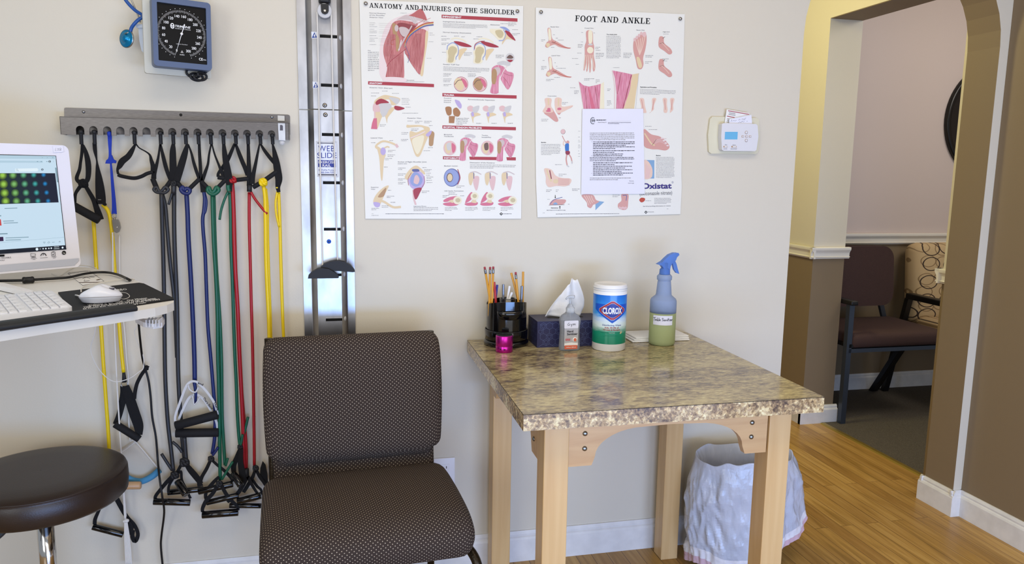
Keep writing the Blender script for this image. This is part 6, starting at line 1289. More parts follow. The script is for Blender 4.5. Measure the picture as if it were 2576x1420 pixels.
bl, br_, tr_, = U(530, 1010), U(1440, 1075), U(1410, 80)
hw = (br_[0]-bl[0])/2; hb = .092
grect(-hw-.018, -hb-.016, hw+.004, hb+.016, -.055, -.040, 'gauge_beige', 'mount_plate', .003)
grect(-hw, -hb, hw, hb, -.040, -.006, 'gauge_blue', 'case', .004, r=.010)
bz = MB(); o_ = rrect(-hw, -hb, hw, hb, .010); i_ = rrect(-hw+.013, -hb+.016, hw-.013, hb-.016, .002); n_ = len(o_)
vo = [cen+ga*u+gu*v+gn*-.006 for u, v in o_]; vi = [cen+ga*u*.99+gu*v*.99+gn*.004 for u, v in o_]; vj = [cen+ga*u+gu*v+gn*.004 for u, v in i_]; vk = [cen+ga*u+gu*v+gn*-.004 for u, v in i_]
allv = vo+vi+vj+vk; bz.add(allv, [(k*n_+i, k*n_+(i+1) % n_, (k+1)*n_+(i+1) % n_, (k+1)*n_+i) for k in range(3) for i in range(n_)], 'gauge_blue'); bz.build('bezel', t)
db = MB(); db.poly([cen+ga*u+gu*v+gn*-.0035 for u, v in i_], 'gauge_face')
dc = U(945, 525); R1 = .062
DP = lambda u, v, k=0: cen+ga*(dc[0]+u)+gu*(dc[1]+v)+gn*(-.0032+.0002*k)
def dl(p, q, w_, m='print_white'):
    p, q = Vector(p), Vector(q); d = (q-p).normalized(); nx = Vector((-d.y, d.x))*w_/2; db.add([DP(*(p+nx)), DP(*(q+nx)), DP(*(q-nx)), DP(*(p-nx))], [(0, 1, 2, 3)], m)
for k in range(151):
    v = k*2; a_ = math.radians(-107-(v/300)*312+0); a_ = math.radians(253-(v/300)*322)
    L_ = .0075 if v % 10 == 0 else .0052; dl((R1*math.cos(a_), R1*math.sin(a_)), ((R1-L_)*math.cos(a_), (R1-L_)*math.sin(a_)), .00035)
    if v % 10 == 0: db.poly([DP((R1+.004)*math.cos(a_)+.0009*math.cos(j*pi/4), (R1+.004)*math.sin(a_)+.0009*math.sin(j*pi/4)) for j in range(8)], 'print_white')
for v in range(0, 301, 20):
    a_ = math.radians(253-(v/300)*322); x, y = (R1-.0165)*math.cos(a_), (R1-.0150)*math.sin(a_); s_ = str(v); wd = .0040*len(s_)
    db.text(s_, lambda p, q: DP(p, q), (x-wd/2, y-.0035, x+wd/2, y+.0038), 'print_white', bold=.01)
db.text('TRIMLINE', lambda p, q: DP(p, q), (-.016, .0165, .0235, .0225), 'print_white', bold=.02, shear=.2); db.text('medical products', lambda p, q: DP(p, q), (-.016, .0120, .0235, .0148), 'print_white')
db.poly([DP(-.0225+.0052*math.cos(j*pi/10), .0185+.0075*math.sin(j*pi/10)) for j in range(20)], 'print_white')
for P in (((-.0232, .0165), (-.0218, .0165), (-.0218, .012), (-.0232, .012)), ((-.0262, .0175), (-.0188, .0175), (-.0188, .0165), (-.0262, .0165))): db.poly([DP(*p, 1) for p in P], 'gauge_face')
db.poly([DP(-.0225+.0022*math.cos(j*pi/5), .0215+.0018*math.sin(j*pi/5), 1) for j in range(10)], 'gauge_face')
db.text('Lifetime Certified', lambda p, q: DP(p, q), (-.014, -.0285, .014, -.0262), 'print_white'); db.text('mmHg', lambda p, q: DP(p, q), (-.006, -.0565, .006, -.0535), 'print_white', bold=.02)
db.poly([DP(*p) for p in ((-.004, -.0505), (.004, -.0505), (0, -.0430))], 'print_grey'); db.text('CE', lambda p, q: DP(p, q), (.043, -.0655, .053, -.0585), 'print_white', bold=.02); db.text('0086', lambda p, q: DP(p, q), (.054, -.0645, .062, -.0615), 'print_white')
db.build('dial', t)
nb = MB(); a0_ = math.radians(253); d = Vector((math.cos(a0_), math.sin(a0_))); nx = Vector((-d.y, d.x))
N3 = lambda s_, w_: DP(*(d*s_+nx*w_), 14)
nb.prism([N3(.056, .0002), N3(-.014, .0010), N3(-.020, .0016), N3(-.026, .0016), N3(-.028, 0), N3(-.026, -.0016), N3(-.020, -.0016), N3(-.014, -.0010), N3(.056, -.0002)], gn*.0006, 'print_white')
nb.lathe([(.0036, -.0015), (.0036, .001), (.002, .0015)], 'print_white', DP(0, 0, 14), n=20, ax=(ga, gu, gn)); nb.build('needle', t)
nb = MB(); nb.tube([cen+gn*-.055, Vector((cen.x-.01, -.002, cen.z))], .022, 'black', n=16, sub=1); nb.build('swivel_mount', t)
# coiled hose under the gauge
nb = MB(); P = []
for k in range(60):
    q = k/59; a_ = q*2*pi*3.6; c = PY(478+q*34, 178+18*math.sin(q*2.6), -.075-.01*q); P.append(c+Vector((.0125*math.cos(a_), .010*math.cos(a_), .0085*math.sin(a_))))
nb.tube(P, .0032, 'rubber_black', n=10, sub=2); nb.tube([PY(478, 176, -.08), PY(474, 160, -.09), PY(470, 150, -.085)], .0032, 'rubber_black'); nb.tube([P[-1], PY(518, 182, -.06), PY(519, 176, -.05), PY(515, 160, -.05)], .0032, 'rubber_black')
nb.build('coiled_hose', t)
nb = MB(); P = [PY(x, y, -.055) for x, y in ((348, 66), (382, 66), (382, 140), (366, 137), (356, 128), (350, 100))]; nb.prism(P, (0, .045, 0), 'basket_white'); P = [PY(x, y, -.062) for x, y in ((341, 61), (382, 61), (382, 70), (343, 70))]; nb.prism(P, (0, .056, 0), 'basket_white'); nb.build('cuff_basket', t, bevel=.003)
t = thing('stethoscope', PY(321, 97, -.06), 'blue stethoscope draped over the cuff basket left of the gauge', 'stethoscope')
MB().tube([PY(x, y, yy) for x, y, yy in ((308, -12, -.06), (322, 8, -.06), (340, 26, -.062), (357, 37, -.066), (360, 42, -.072), (348, 50, -.075), (338, 60, -.075), (331, 70, -.072), (328, 80, -.07))], .0046, 'steth_blue', n=12).build('tubing', t)
MB().tube([PY(x, y, -.05) for x, y in ((326, -12), (336, 12), (346, 36), (353, 56))], .0022, 'steel').build('binaural', t)
dn = Vector((-.55, -.82, .05)).normalized(); dx_ = Vector((0, 0, 1)).cross(dn).normalized(); dy2 = dn.cross(dx_); dcn = PY(321, 98, -.062)
b = MB(); b.lathe([(.0225, 0), (.0250, .0015), (.0253, .0035), (.0243, .005)], 'steel', dcn, n=36, ax=(dx_, dy2, dn)); b.lathe([(.0238, .005), (.0215, .0056), (.010, .006), (.009, .012), (.0075, .0135), (.001, .0138)], 'steth_disc', dcn, n=36, ax=(dx_, dy2, dn)); b.build('chestpiece', t)
MB().tube([PY(328, 80, -.07), dcn+dn*.008+dy2*.012], .0022, 'steel', sub=2).build('stem', t)

# ================================================================== PATTERNED CHAIR
t = thing('upholstered_chair', (.04, -.42, 0), 'wide brown chair with cream dotted fabric standing against the wall under the rail', 'chair')
cyaw = math.radians(4.0); CX = Vector((math.cos(cyaw), math.sin(cyaw), 0)); CY = Vector((-math.sin(cyaw), math.cos(cyaw), 0)); CO = Vector((.035, -.22, 0))
def CP(x, y, z): return CO+CX*x+CY*y+Vector((0, 0, z))
def cushion(prof, hw_, endr, m, name, nx_=26, wfun=None, sag=0):     # closed profile (y, z) swept across the chair, pinched round at both ends
    P = smooth_pts([Vector((y, z, 0)) for y, z in prof], 5, True); n = len(P); cy_ = sum(p.x for p in P)/n; cz_ = sum(p.y for p in P)/n
    arc_ = [0]
    for i in range(n): arc_.append(arc_[-1]+(P[(i+1) % n]-P[i]).length)
    cols = []
    for i in range(nx_+1):
        s_ = -1+2*i/nx_; x = math.copysign(1-(1-abs(s_))**1.8, s_); x = s_ if abs(s_) < .01 else x; xx = x*hw_
        e = max(0, (abs(xx)-(hw_-endr))/endr); k = math.sqrt(max(0, 1-e*e)); cols.append((xx, k))
    vs = []; b = MB(); uvs = []
    dmax = max(abs(p.x-cy_) for p in P); zmax = max(abs(p.y-cz_) for p in P)
    for xx, k in cols:
        for i in range(n+1):
            p = P[i % n]; dy_, dz_ = p.x-cy_, p.y-cz_
            ins = endr*(1-k); fy = max(.02, 1-ins/dmax) if dmax else 1; fz = max(.02, 1-ins/zmax)
            wx_ = xx*(wfun(p.y) if wfun else 1)
            vs.append(CP(wx_, cy_+dy_*fy, cz_+dz_*fz-sag*0)); uvs.append((xx, arc_[i]))
    N1 = n+1; b.add(vs, [(i*N1+j, (i+1)*N1+j, (i+1)*N1+j+1, i*N1+j+1) for i in range(nx_) for j in range(n)]+[[j for j in range(n)], [nx_*N1+j for j in range(n)][::-1]], m, uvs=uvs, smooth=True)
    return b.build(name, t)
cushion([(.045, .52), (.052, .68), (.040, .84), (.022, .868), (-.005, .872), (-.030, .855), (-.050, .80), (-.062, .70), (-.070, .60), (-.068, .545), (-.045, .512), (.0, .50)], .248, .035, 'dotted_fabric', 'backrest', wfun=lambda z: 1.0+.02*math.sin((z-.5)*8)-(.08 if z < .53 else 0))
cushion([(.03, .43), (.035, .50), (.03, .56), (-.015, .56), (-.030, .50), (-.030, .43)], .232, .02, 'dotted_fabric', 'back_panel')
cushion([(-.02, .40), (-.012, .452), (-.045, .478), (-.14, .489), (-.26, .492), (-.37, .484), (-.425, .462), (-.445, .43), (-.440, .395), (-.415, .372), (-.30, .372), (-.10, .372)], .262, .040, 'dotted_fabric', 'seat', wfun=lambda z: 1.0)
for sx in (-1, 1):
    MB().tube([CP(sx*.225, -.30, .375), CP(sx*.262, -.385, .36), CP(sx*.276, -.415, .30), CP(sx*.280, -.425, .15), CP(sx*.282, -.43, .0)], .0125, 'gold_vein', n=14).build('leg', t)
    MB().tube([CP(sx*.235, .055, .86), CP(sx*.235, .07, .60), CP(sx*.235, .05, .40), CP(sx*.24, .07, .20), CP(sx*.245, .10, .0)], .0115, 'gold_vein', n=14).build('leg', t)
b = MB(); b.tube([CP(-.225, -.30, .372), CP(.225, -.30, .372)], .010, 'gold_vein', sub=1); b.tube([CP(-.235, .045, .36), CP(.235, .045, .36)], .010, 'gold_vein', sub=1); b.tube([CP(-.225, -.30, .372), CP(-.235, .045, .36)], .010, 'gold_vein', sub=1); b.tube([CP(.225, -.30, .372), CP(.235, .045, .36)], .010, 'gold_vein', sub=1); b.build('seat_frame', t)

# ================================================================== STOOL
so = Vector((-.780, -.275, 0)); SR = .205
t = thing('round_stool', so, 'round dark brown leather stool on a chrome column at the lower left', 'stool')
MB().lathe([(.001, .545), (.12, .5465), (SR-.030, .545), (SR-.012, .541), (SR-.004, .5365), (SR-.0025, .5345), (SR-.004, .5335), (SR, .528), (SR+.001, .50), (SR-.001, .475), (SR-.010, .466), (.001, .465)], 'stool_leather', so, n=72, caps=False).build('seat', t)
MB().lathe([(SR-.030, .462), (SR-.030, .466)], 'black', so, n=40).build('seat_board', t)
MB().lathe([(.030, .448), (.030, .462)], 'chrome', so, n=32).build('top_collar', t); MB().lathe([(.0205, .10), (.0205, .448)], 'chrome', so, n=32).build('column', t)
for k in range(5):
    a_ = 2*pi*k/5+.3; d = Vector((math.cos(a_), math.sin(a_), 0)); MB().tube([so+Vector((0, 0, .11)), so+d*.12+Vector((0, 0, .10)), so+d*.24+Vector((0, 0, .065))], .014, 'chrome', taper=(1.2, .8)).build('leg', t)
    MB().lathe([(.001, 0), (.02, .002), (.024, .022), (.02, .044), (.001, .046)], 'black', so+d*.24+Vector((0, 0, .002)), n=16).build('caster', t)
MB().tube([PY(26, 1322, -.36), PY(2, 1348, -.36), PY(-30, 1372, -.36)], .0055, 'chair_steel').build('height_lever', t)

# ================================================================== STANDING DESK
DZ = 1.07
t = thing('standing_desk', (-.8, -.35, 0), 'white high desk surface with rounded end at the left edge of the picture', 'desk')
def on(x, y, z=DZ): return PZ(x, y, z)
de = Vector((math.sin(math.radians(50)), math.cos(math.radians(50)), 0)); dn_ = Vector((-de.y, de.x, 0))
front = [on(x, y) for x, y in ((0, 834.5), (120, 816), (240, 799), (332, 785), (390, 775), (420, 768), (437, 761))]
back = [on(x, y) for x, y in ((437, 753), (400, 734), (358, 712), (342, 706), (310, 694), (262, 681), (215, 673))]
p0 = front[0]; left = [p0-(front[1]-p0).normalized()*.55]; far = back[-1]+Vector((-.35, .02, 0))
out = left+front+back+[far, Vector((-1.55, -.05, DZ)), Vector((left[0].x-.25, left[0].y+.35, DZ))]
for p in out: p.y = min(p.y, -.062)
b = MB(); b.prism(out, (0, 0, -.017), 'desk_white', 'desk_edge'); b.build('desktop', t, bevel=.0015)
b = MB(); lc = PY(3, 1380, -.75); b.bb((lc.x-.085, -.78, 0), (lc.x+.004, -.71, .46), 'gloss_white'); b.bb((lc.x-.075, -.775, .46), (lc.x-.035, -.715, DZ-.05), 'gloss_white'); b.build('leg', t, bevel=.003)
b = MB(); b.bb((lc.x-.12, -.775, DZ-.055), (lc.x-.03, -.12, DZ-.0175), 'white'); b.build('desk_frame', t)
b = MB(); P = [on(x, y, DZ-.030) for x, y in ((340, 800), (372, 803), (410, 797), (414, 803), (408, 812), (385, 816), (360, 811))]; b.prism(P, (0, 0, -.010), 'plastic_frost'); 
for k in range(5): q = on(372+k*8, 806, DZ-.025); b.box((q.x, q.y, q.z-.004), (.0012, .03, .014), 'plastic_frost')
b.build('clip_on_tray', t)
E1 = Vector((math.sin(math.radians(54)), math.cos(math.radians(54)), 0)); E2 = Vector((-E1.y, E1.x, 0)); EZ = Vector((0, 0, 1))
# printed sheet
st = MB().prism([on(x, y, DZ+.0006) for x, y in ((166, 688), (226, 681), (266, 710), (206, 720))], (0, 0, -.0004), 'paper').build('instruction_sheet'); tag(st, 'white printed sheet with a line drawing, lying at the back of the desk', 'paper')
DK = lambda x, y, k=1: on(x/5.724, 660+y/5.724, DZ+.0006+.0003*k)
a = Art(lambda x, y, Y: on(x/5.724, 660+y/5.724, DZ+.0008-Y), -.0002)
for L_ in (((975, 160), (1290, 125), (1500, 275), (1190, 335), (975, 160)), ((1075, 235), (1400, 195)), ((1150, 290), (1450, 285)), ((1190, 235), (1260, 210), (1360, 215)), ((1220, 250), (1210, 275), (1290, 265)), ((1240, 215), (1300, 235))): a.line(L_, 4, 'print_dkgrey', 1, sub=1)
a.poly([(1380, 255), (1420, 243), (1455, 250), (1400, 260)], 'ink_line_dk', 2); a.block(985, 145, 1270, 12, 3, dy=-.1); a.line(((1140, 292), (1440, 286)), 7, 'ink_line_dk', 2)
a.b.build('print', st)
# mouse pad
pd = MB().prism([on(x, y, DZ+.0035) for x, y in ((146, 735.5), (250, 723), (340, 712.5), (350, 711.5), (362, 713.5), (400, 732), (437, 750), (438, 752), (380, 760.5), (188, 788))], (0, 0, -.003), 'pad_black').build('mouse_pad'); tag(pd, 'black mouse pad with white lettering at the right end of the desk', 'mouse pad')
MP = lambda x, y: on(180+x/9.908, 710+y/9.908, DZ+.0039)
b = MB()
for t_, x0, y0, x1, y1, h in (('CAVALLARO', 700, 230, 1385, 195, 34), ('PC', 1165, 222, 1280, 218, 24), ('Wellness is our Goal.   Our Mission', 420, 600, 1890, 415, 36), ('7508 15th Ave. Brooklyn NY (718) 259-0000', 310, 648, 2110, 428, 30), ('66 Guyon Ave. Staten Island NY (718) 979-7003', 295, 688, 2210, 445, 32), ('therapy.com', 1370, 585, 1860, 525, 26)):
    dy_ = (y1-y0)/(x1-x0); b.text(t_, lambda u, v: MP(u+(y0+(u-x0)*dy_-v)*-.9, v), (x0, y0, x1, y0-h), 'print_white', bold=.015) if False else b.text(t_, (lambda x0, y0, dy_: lambda u, v: MP(u+(v-y0)*.75, y0+(u-x0)*dy_+(v-y0)))(x0, y0, dy_), (x0, y0, x1, y0-h), 'print_white', bold=.015)
b.build('lettering', pd)
# wrist rest
wr = [on(x, y) for x, y in ((332, 786), (325, 775), (180, 796), (0, 821.5), (-60, 830))]
b = MB(); q0, q1 = on(-80, 842, DZ), on(331, 782.5, DZ); d = (q1-q0).normalized(); n2 = Vector((-d.y, d.x, 0)); Lw = (q1-q0).length
prof2 = [(-.016, .001), (-.022, .003), (-.023, .008), (-.019, .012), (-.008, .014), (.010, .0135), (.020, .011), (.023, .006), (.020, .0045)]
b.prism([q0+n2*o+EZ*z for o, z in prof2], d*Lw, 'wrist_black'); tag(b.build('wrist_rest', bevel=.003), 'long black padded wrist rest along the front edge of the desk', 'wrist rest')
# keyboard
KZ = DZ+.016
kBR, kFR = PZ(129, 730, KZ), PZ(183, 772, KZ); kB0, kF0 = PZ(0, 738.6, KZ), PZ(0, 800, KZ)
ke = ((kBR-kB0).normalized()+(kFR-kF0).normalized()).normalized(); kn = (kBR-kFR).normalized(); kc = (kBR+kFR)/2; kd = (kBR-kFR).length
kt = thing('keyboard', kc-ke*.2-EZ*.016, 'white flat computer keyboard in front of the monitor', 'keyboard')
kp = lambda u, v, z=0: kc-ke*u+kn*v+EZ*z       # u runs left from the right edge, v to the back
b = MB(); ou = rrect(0, -kd/2, .330, kd/2, .009); b.prism([kp(u, v, -.001) for u, v in ou], (0, 0, -.011), 'key_white'); b.build('keyboard_body', kt, bevel=.002)
pit = .0152; rows = 6; rest = MB()
for r_i in range(rows):
    u = .006; rh = (kd-.014)/rows; v0 = -kd/2+.006+r_i*rh; cnum = 0
    widths = [1]*4+[.35]+[1]*3+[.25]+([1.6]+[1]*12 if r_i % 2 else [1.2, 1.4]+[1]*11)
    for wk in widths:
        w_ = wk*pit
        if wk < .5: u += w_; continue
        if u+w_ > .322: break
        b = MB() if u < .21 else rest; cc_ = kp(u+w_/2-.0005, v0+rh/2, .0002); b.box(cc_, (w_-.0024, rh-.0026, .003), 'key_white', ax=(ke, kn, EZ), bev=.0008)
        b.box(cc_+EZ*.00155-ke*(w_*.15)+kn*.002, (.0030, .0022, .0001), 'print_grey', ax=(ke, kn, EZ))
        if b is not rest: b.build('key', kt)
        u += w_
rest.build('keys', kt)['kind'] = 'stuff'
# mouse
m0, m1 = PZ(197, 743, DZ+.020), PZ(306, 748, DZ+.014); md_ = (m1-m0); md_.z = 0; ml = md_.length; md_.normalize(); mn = Vector((-md_.y, md_.x, 0)); mc = (m0+m1)/2; mc.z = DZ+.004
mc = mc+mn*.006
t = thing('computer_mouse', mc, 'white wired computer mouse with a dark round logo on the black pad', 'mouse')
b = MB(); vs = []; NR, NS = 14, 28
def mz(s_): return .032*max(.0, (1-abs((s_-.55)/.62)**2.3))**.6
for i in range(NR+1):
    f_ = i/NR
    for j in range(NS):
        a_ = 2*pi*j/NS; ca, sa = math.cos(a_), math.sin(a_)
        rr = 1 if f_ < .35 else math.cos((f_-.35)/.65*pi/2)**.8; rb = .86+.14*min(1, f_/.3)
        u = ca*rr*rb*ml/2; v = sa*rr*rb*.031*(1-.12*ca)
        s_ = (u/ml)+.5; z = .002+(.013*f_/.35 if f_ < .35 else .013+.021*math.sin((f_-.35)/.65*pi/2)*(1-.30*abs(ca)**2)-(0)) ; z = z*(.80+.20*math.sin(pi*min(1, max(0, s_)))**.8)
        vs.append(mc+md_*u+mn*v+EZ*z)
b.add(vs, [(i*NS+j, i*NS+(j+1) % NS, (i+1)*NS+(j+1) % NS, (i+1)*NS+j) for i in range(NR) for j in range(NS)]+[[j for j in range(NS)][::-1]], 'mouse_white', smooth=True); b.build('shell', t)
b = MB(); ring_ = []
for j in range(NS):
    a_ = 2*pi*j/NS; ca, sa = math.cos(a_), math.sin(a_); ring_.append(mc+md_*(ca*ml/2*1.003)+mn*(sa*.0312*(1-.12*ca))+EZ*(.0150*(.80+.20*math.sin(pi*min(1, max(0, ca/2+.5)))**.8)))
b.tube(ring_, .00045, 'print_grey', n=6, sub=2, closed=True); b.build('seam', t)
b = MB(); lg = mc+md_*.022+mn*-.004+EZ*.0292; b.lathe([(.0050, -.004), (.0050, .0004)], 'print_dkgrey', lg, n=20, ax=(md_, mn, (EZ+md_*.25).normalized())); b.lathe([(.0042, 0), (.0042, .0006)], 'mouse_white', lg, n=20, ax=(md_, mn, (EZ+md_*.25).normalized()))
b.text('hp', lambda u, v: lg+md_*u+mn*v+EZ*.0011-md_*0, (-.0026, -.0018, .0026, .0020), 'print_dkgrey', shear=.25, bold=.01); b.build('logo', t)
b = MB(); b.tube([mc-md_*(ml/2-.004)+EZ*.012, PZ(190, 743, DZ+.006)], .0016, 'white', sub=1); b.tube([PZ(x, y, DZ+.004) for x, y in ((204, 735), (205, 727), (213, 721), (232, 715), (262, 710), (300, 704), (318, 702), (338, 703))], .0013, 'cord_white')
b.tube([PZ(x, y, DZ+.006) for x, y in ((303, 736), (318, 738), (326, 745), (322, 750), (312, 753), (304, 752))], .0006, 'cord_white'); b.build('cable', t)
# monitor (all-in-one computer)
mo = CAM+ray(205, 668)*1.85; ma = Vector((math.sin(math.radians(50)), math.cos(math.radians(50)), 0)); mnn = Vector((ma.y, -ma.x, 0)); ti = math.radians(5); mu = EZ*math.cos(ti)-mnn*math.sin(ti); mN = mnn*math.cos(ti)+EZ*math.sin(ti)
MQ = lambda x, y, o=0.0: onplane(x, y, mo+mN*o, mN)
def Mc(x, y): p = MQ(x, y)-mo; return p.dot(ma), p.dot(mu)
c_tr, c_br = Mc(172, 366), Mc(204.5, 672); top_ = c_tr[1]; bot_ = c_br[1]; rgt = (c_tr[0]+c_br[0])/2; LFT = rgt-.489
MPt = lambda u, v, o=0.0: mo+ma*u+mu*v+mN*o
t = thing('desktop_computer', Vector((mo.x-.15, mo.y-.1, DZ)), 'white all in one desktop computer with lit screen at the left edge', 'computer')
MB().prism([MPt(u, v, -.001) for u, v in rrect(LFT, bot_, rgt, top_, .014, 8)], mN*-.022, 'monitor_white').build('housing', t, bevel=.004)
s_tr, s_br = Mc(140, 392), Mc(167.5, 628)
SX1 = (s_tr[0]+s_br[0])/2; SY1, SY0 = s_tr[1], s_br[1]; SX0 = SX1-(SY1-SY0)*16/9
def smat(n, c, e=1.0): mat('scr_'+n, (0, 0, 0), .4, emit=c, estr=e)
smat('sky', '#cfe8fa'); smat('bar', '#b9d6e8'); smat('white', '#e6f6ff', 1.05); smat('dark', '#101c30', .8); smat('green', '#23401c', .8); smat('grey', '#8fb2c4', .8); smat('ink', '#2a3442', .8); smat('black', '#05070c', .5); smat('red', '#d04a4a'); smat('plum', '#3a2050', .8)
for n_, c in (('y', '#9ed14f'), ('g', '#7fbf6a'), ('t', '#62b58c'), ('c', '#3fa9a8'), ('b', '#1e86c8')): smat('dot_'+n_, c); smat('glow_'+n_, c, .50); smat('glo1_'+n_, c, .30); smat('glo0_'+n_, c, .19); smat('glo3_'+n_, c, .72)
m = MATS['scr_green']; N, nd, b_, L = nodes(m); tc = nd('ShaderNodeTexCoord'); sp_ = nd('ShaderNodeSeparateXYZ'); L(tc.outputs['Object'], sp_.inputs[0]); mr = nd('ShaderNodeMapRange'); mr.inputs['From Min'].default_value = -.95; mr.inputs['From Max'].default_value = -.68
L(sp_.outputs[0], mr.inputs['Value']); r_ = ramp(nd, [(0, '#5b6a12'), (.45, '#2a4a1a'), (.75, '#123038'), (1, '#14203a')]); L(mr.outputs[0], r_.inputs['Fac']); L(r_.outputs['Color'], b_.inputs['Emission Color'])
sc_ = MB(); SQ = lambda x, y, k=0: MQ(x/3.945, 360+y/3.945, .0004+.0002*k)
sc_.poly([MPt(u, v, .0002) for u, v in Rr(SX0, SY0, SX1, SY1)], 'scr_black'); e_ = .0015; sc_.poly([MPt(u, v, .0004) for u, v in Rr(SX0+e_, SY0+e_, SX1-e_, SY1-e_)], 'scr_sky')
def sq(P, m_, k=1): sc_.poly([SQ(x, y, k) for x, y in P], 'scr_'+m_)
sq([(-300, 115), (551, 130), (556, 160), (-300, 152)], 'bar'); sq([(-300, 172), (425, 178), (425, 196), (-300, 195)], 'bar', 2)
sq([(150, 255), (370, 250), (382, 266), (370, 282), (150, 285)], 'white', 2); sq([(546, 245), (560, 245), (578, 390), (566, 390)], 'grey', 2)
sq([(-300, 300), (547, 300), (582, 590), (-300, 617)], 'green', 2)
cols = [(-90, 'y'), (25, 'y'), (128, 'g'), (232, 't'), (334, 'c'), (432, 'b')]
for ri, (yy, sh) in enumerate(((320, 0), (409, 11), (497, 22), (580, 33))):
    for cx_1, c in cols:
        rr = (26-abs(cx_1)/432*11)
        for s_, mm, k in ((1.7, 'glo0_', 3), (1.4, 'glo1_', 4), (1.15, 'glow_', 5), (.9, 'glo3_', 6), (.62, 'dot_', 7)):
            P = [(cx_1+sh*(.9+cx_1/900)+rr*s_*math.cos(j*pi/10), yy-(cx_1 > 0)*cx_1*.01+rr*s_*math.sin(j*pi/10)) for j in range(20)]
            P = [(x, min(max(y, 302), 590+(582-x)*.02)) for x, y in P]; sq(P, mm+c, k)
for x, y, r2 in ((493, 184, 12), (420, 264, 11)): sq([(x+r2*math.cos(j*pi/8), y+r2*math.sin(j*pi/8)) for j in range(16)], 'ink', 3); sq([(x+r2*.4*math.cos(j*pi/8), y-r2*.3+r2*.4*math.sin(j*pi/8)) for j in range(16)], 'sky', 4); sq([(x-r2*.6, y+r2*.55), (x, y+r2*.15), (x+r2*.6, y+r2*.55), (x, y+r2*.8)], 'sky', 4)
def sline(P, w_, m_='grey', k=3):
    for p, q in zip(P[:-1], P[1:]):
        p, q = Vector(p), Vector(q); d = (q-p).normalized(); nx = Vector((-d.y, d.x))*w_/2; sq([tuple(p+nx), tuple(q+nx), tuple(q-nx), tuple(p-nx)], m_, k)
for x, y in ((420, 145), (470, 145)): sline([(x-5, y), (x+5, y)], 3)
sline([(518, 140), (530, 150)], 2.5); sline([(530, 140), (518, 150)], 2.5)
for x in (372, 410, 466): sline([(x-6, 184), (x+6, 184)], 7)
for y in (178, 184, 190): sline([(530, y-1.5), (530, y+1.5)], 3)
sline([(168+8*math.cos(j*pi/5), 266+8*math.sin(j*pi/5)) for j in range(11)], 2.5); sline([(176, 272), (186, 279)], 3)
for x0, y0, x1 in ((45, 651, 172), (32, 777, 138), (36, 797, 178), (55, 944, 285), (55, 966, 208), (-40, 725, 12), (-40, 905, 75)): sline([(x0, y0), (x1, y0-(x1-x0)*.04)], 7 if y0 not in (905, 725) else 11, 'grey')
sq([(-40, 755), (8, 758), (16, 820), (-40, 822)], 'red', 2); sq([(-40, 935), (32, 932), (36, 974), (-40, 978)], 'plum', 2); sline([(-100, 1000), (645, 935)], 1.5)
sline([(584, 986), (593, 976), (602, 984)], 3, 'ink'); sline([(516, 987), (542, 985)], 4); sline([(428, 984), (440, 998), (450, 984), (428, 984)], 3); sline([(472, 990), (484, 978), (496, 988), (480, 996), (472, 990)], 3)
sq([(-300, 1083), (648, 1015), (660, 1054), (-300, 1125)], 'dark', 4)
for x, y, r2 in ((367, 1055, 14), (428, 1050, 7), (455, 1049, 8), (485, 1047, 7), (509, 1045, 8), (621, 1039, 10)): sq([(x+r2*math.cos(j*pi/6), y+r2*math.sin(j*pi/6)) for j in range(12)], 'white', 5)
sc_.text('3:02 PM', lambda u, v: SQ(u, v-(u-537)*.07, 5), (537, 1038, 585, 1027), 'scr_white'); sc_.text('5/28/2021', lambda u, v: SQ(u, v-(u-534)*.07, 5), (534, 1056, 590, 1045), 'scr_white'); sline([(392, 1056), (399, 1050), (406, 1055)], 3, 'white', 5)
# drop what lies left of the screen's own edge
sc_.build('screen', t)
b = MB(); g0, g1 = Mc(200, 650), Mc(203, 668); b.poly([MPt(u, v, .0003) for u, v in ((LFT+.01, Mc(100, 663)[1]-.0), (rgt-.004, Mc(201, 650)[1]), (rgt-.004, bot_+.016), (rgt-.016, bot_+.005), (LFT+.01, bot_+.005))], 'grille'); b.build('speaker_grille', t)
b = MB(); ZQ = lambda x, y, k=0: MQ(x/11.709, 590+y/11.709, .0005+.0002*k)
a = Art(lambda x, y, Y: MQ(x/11.709, 590+y/11.709, .0004-Y), 0)
a.line([(900, 570), (1045, 575), (1040, 640), (910, 650), (900, 570)], 10, 'print_black', 2, sub=1).line([(970, 650), (975, 675)], 14, 'print_black', 2).line([(925, 680), (1050, 672)], 14, 'print_black', 2).line([(905, 717), (1090, 705)], 9, 'print_dkgrey', 2).line([(965, 744), (1040, 740)], 9, 'print_dkgrey', 2)
a.line(arcpts(1280, 640, 78, 78, 185, 355), 22, 'print_black', 2, sub=1).line([(1270, 625), (1290, 560)], 12, 'print_black', 2).line([(1185, 695), (1405, 683)], 9, 'print_dkgrey', 2)
a.line([(1515, 525), (1620, 515), (1632, 635), (1525, 640), (1515, 525)], 11, 'print_black', 2, sub=1).line([(1545, 520), (1590, 515)], 20, 'print_black', 2).line([(1545, 580), (1565, 605), (1600, 565)], 14, 'print_black', 2, sub=1).line([(1525, 675), (1665, 660)], 9, 'print_dkgrey', 2).line([(1560, 697), (1640, 690)], 9, 'print_dkgrey', 2)
a.b.poly([a.fr(1884+62*math.cos(j*pi/12), 543+58*math.sin(j*pi/12), a.lv(2)) for j in range(24)], 'print_black'); a.txt('hp', 1850, 565, 1922, 40, 'white', 3, bold=.0)
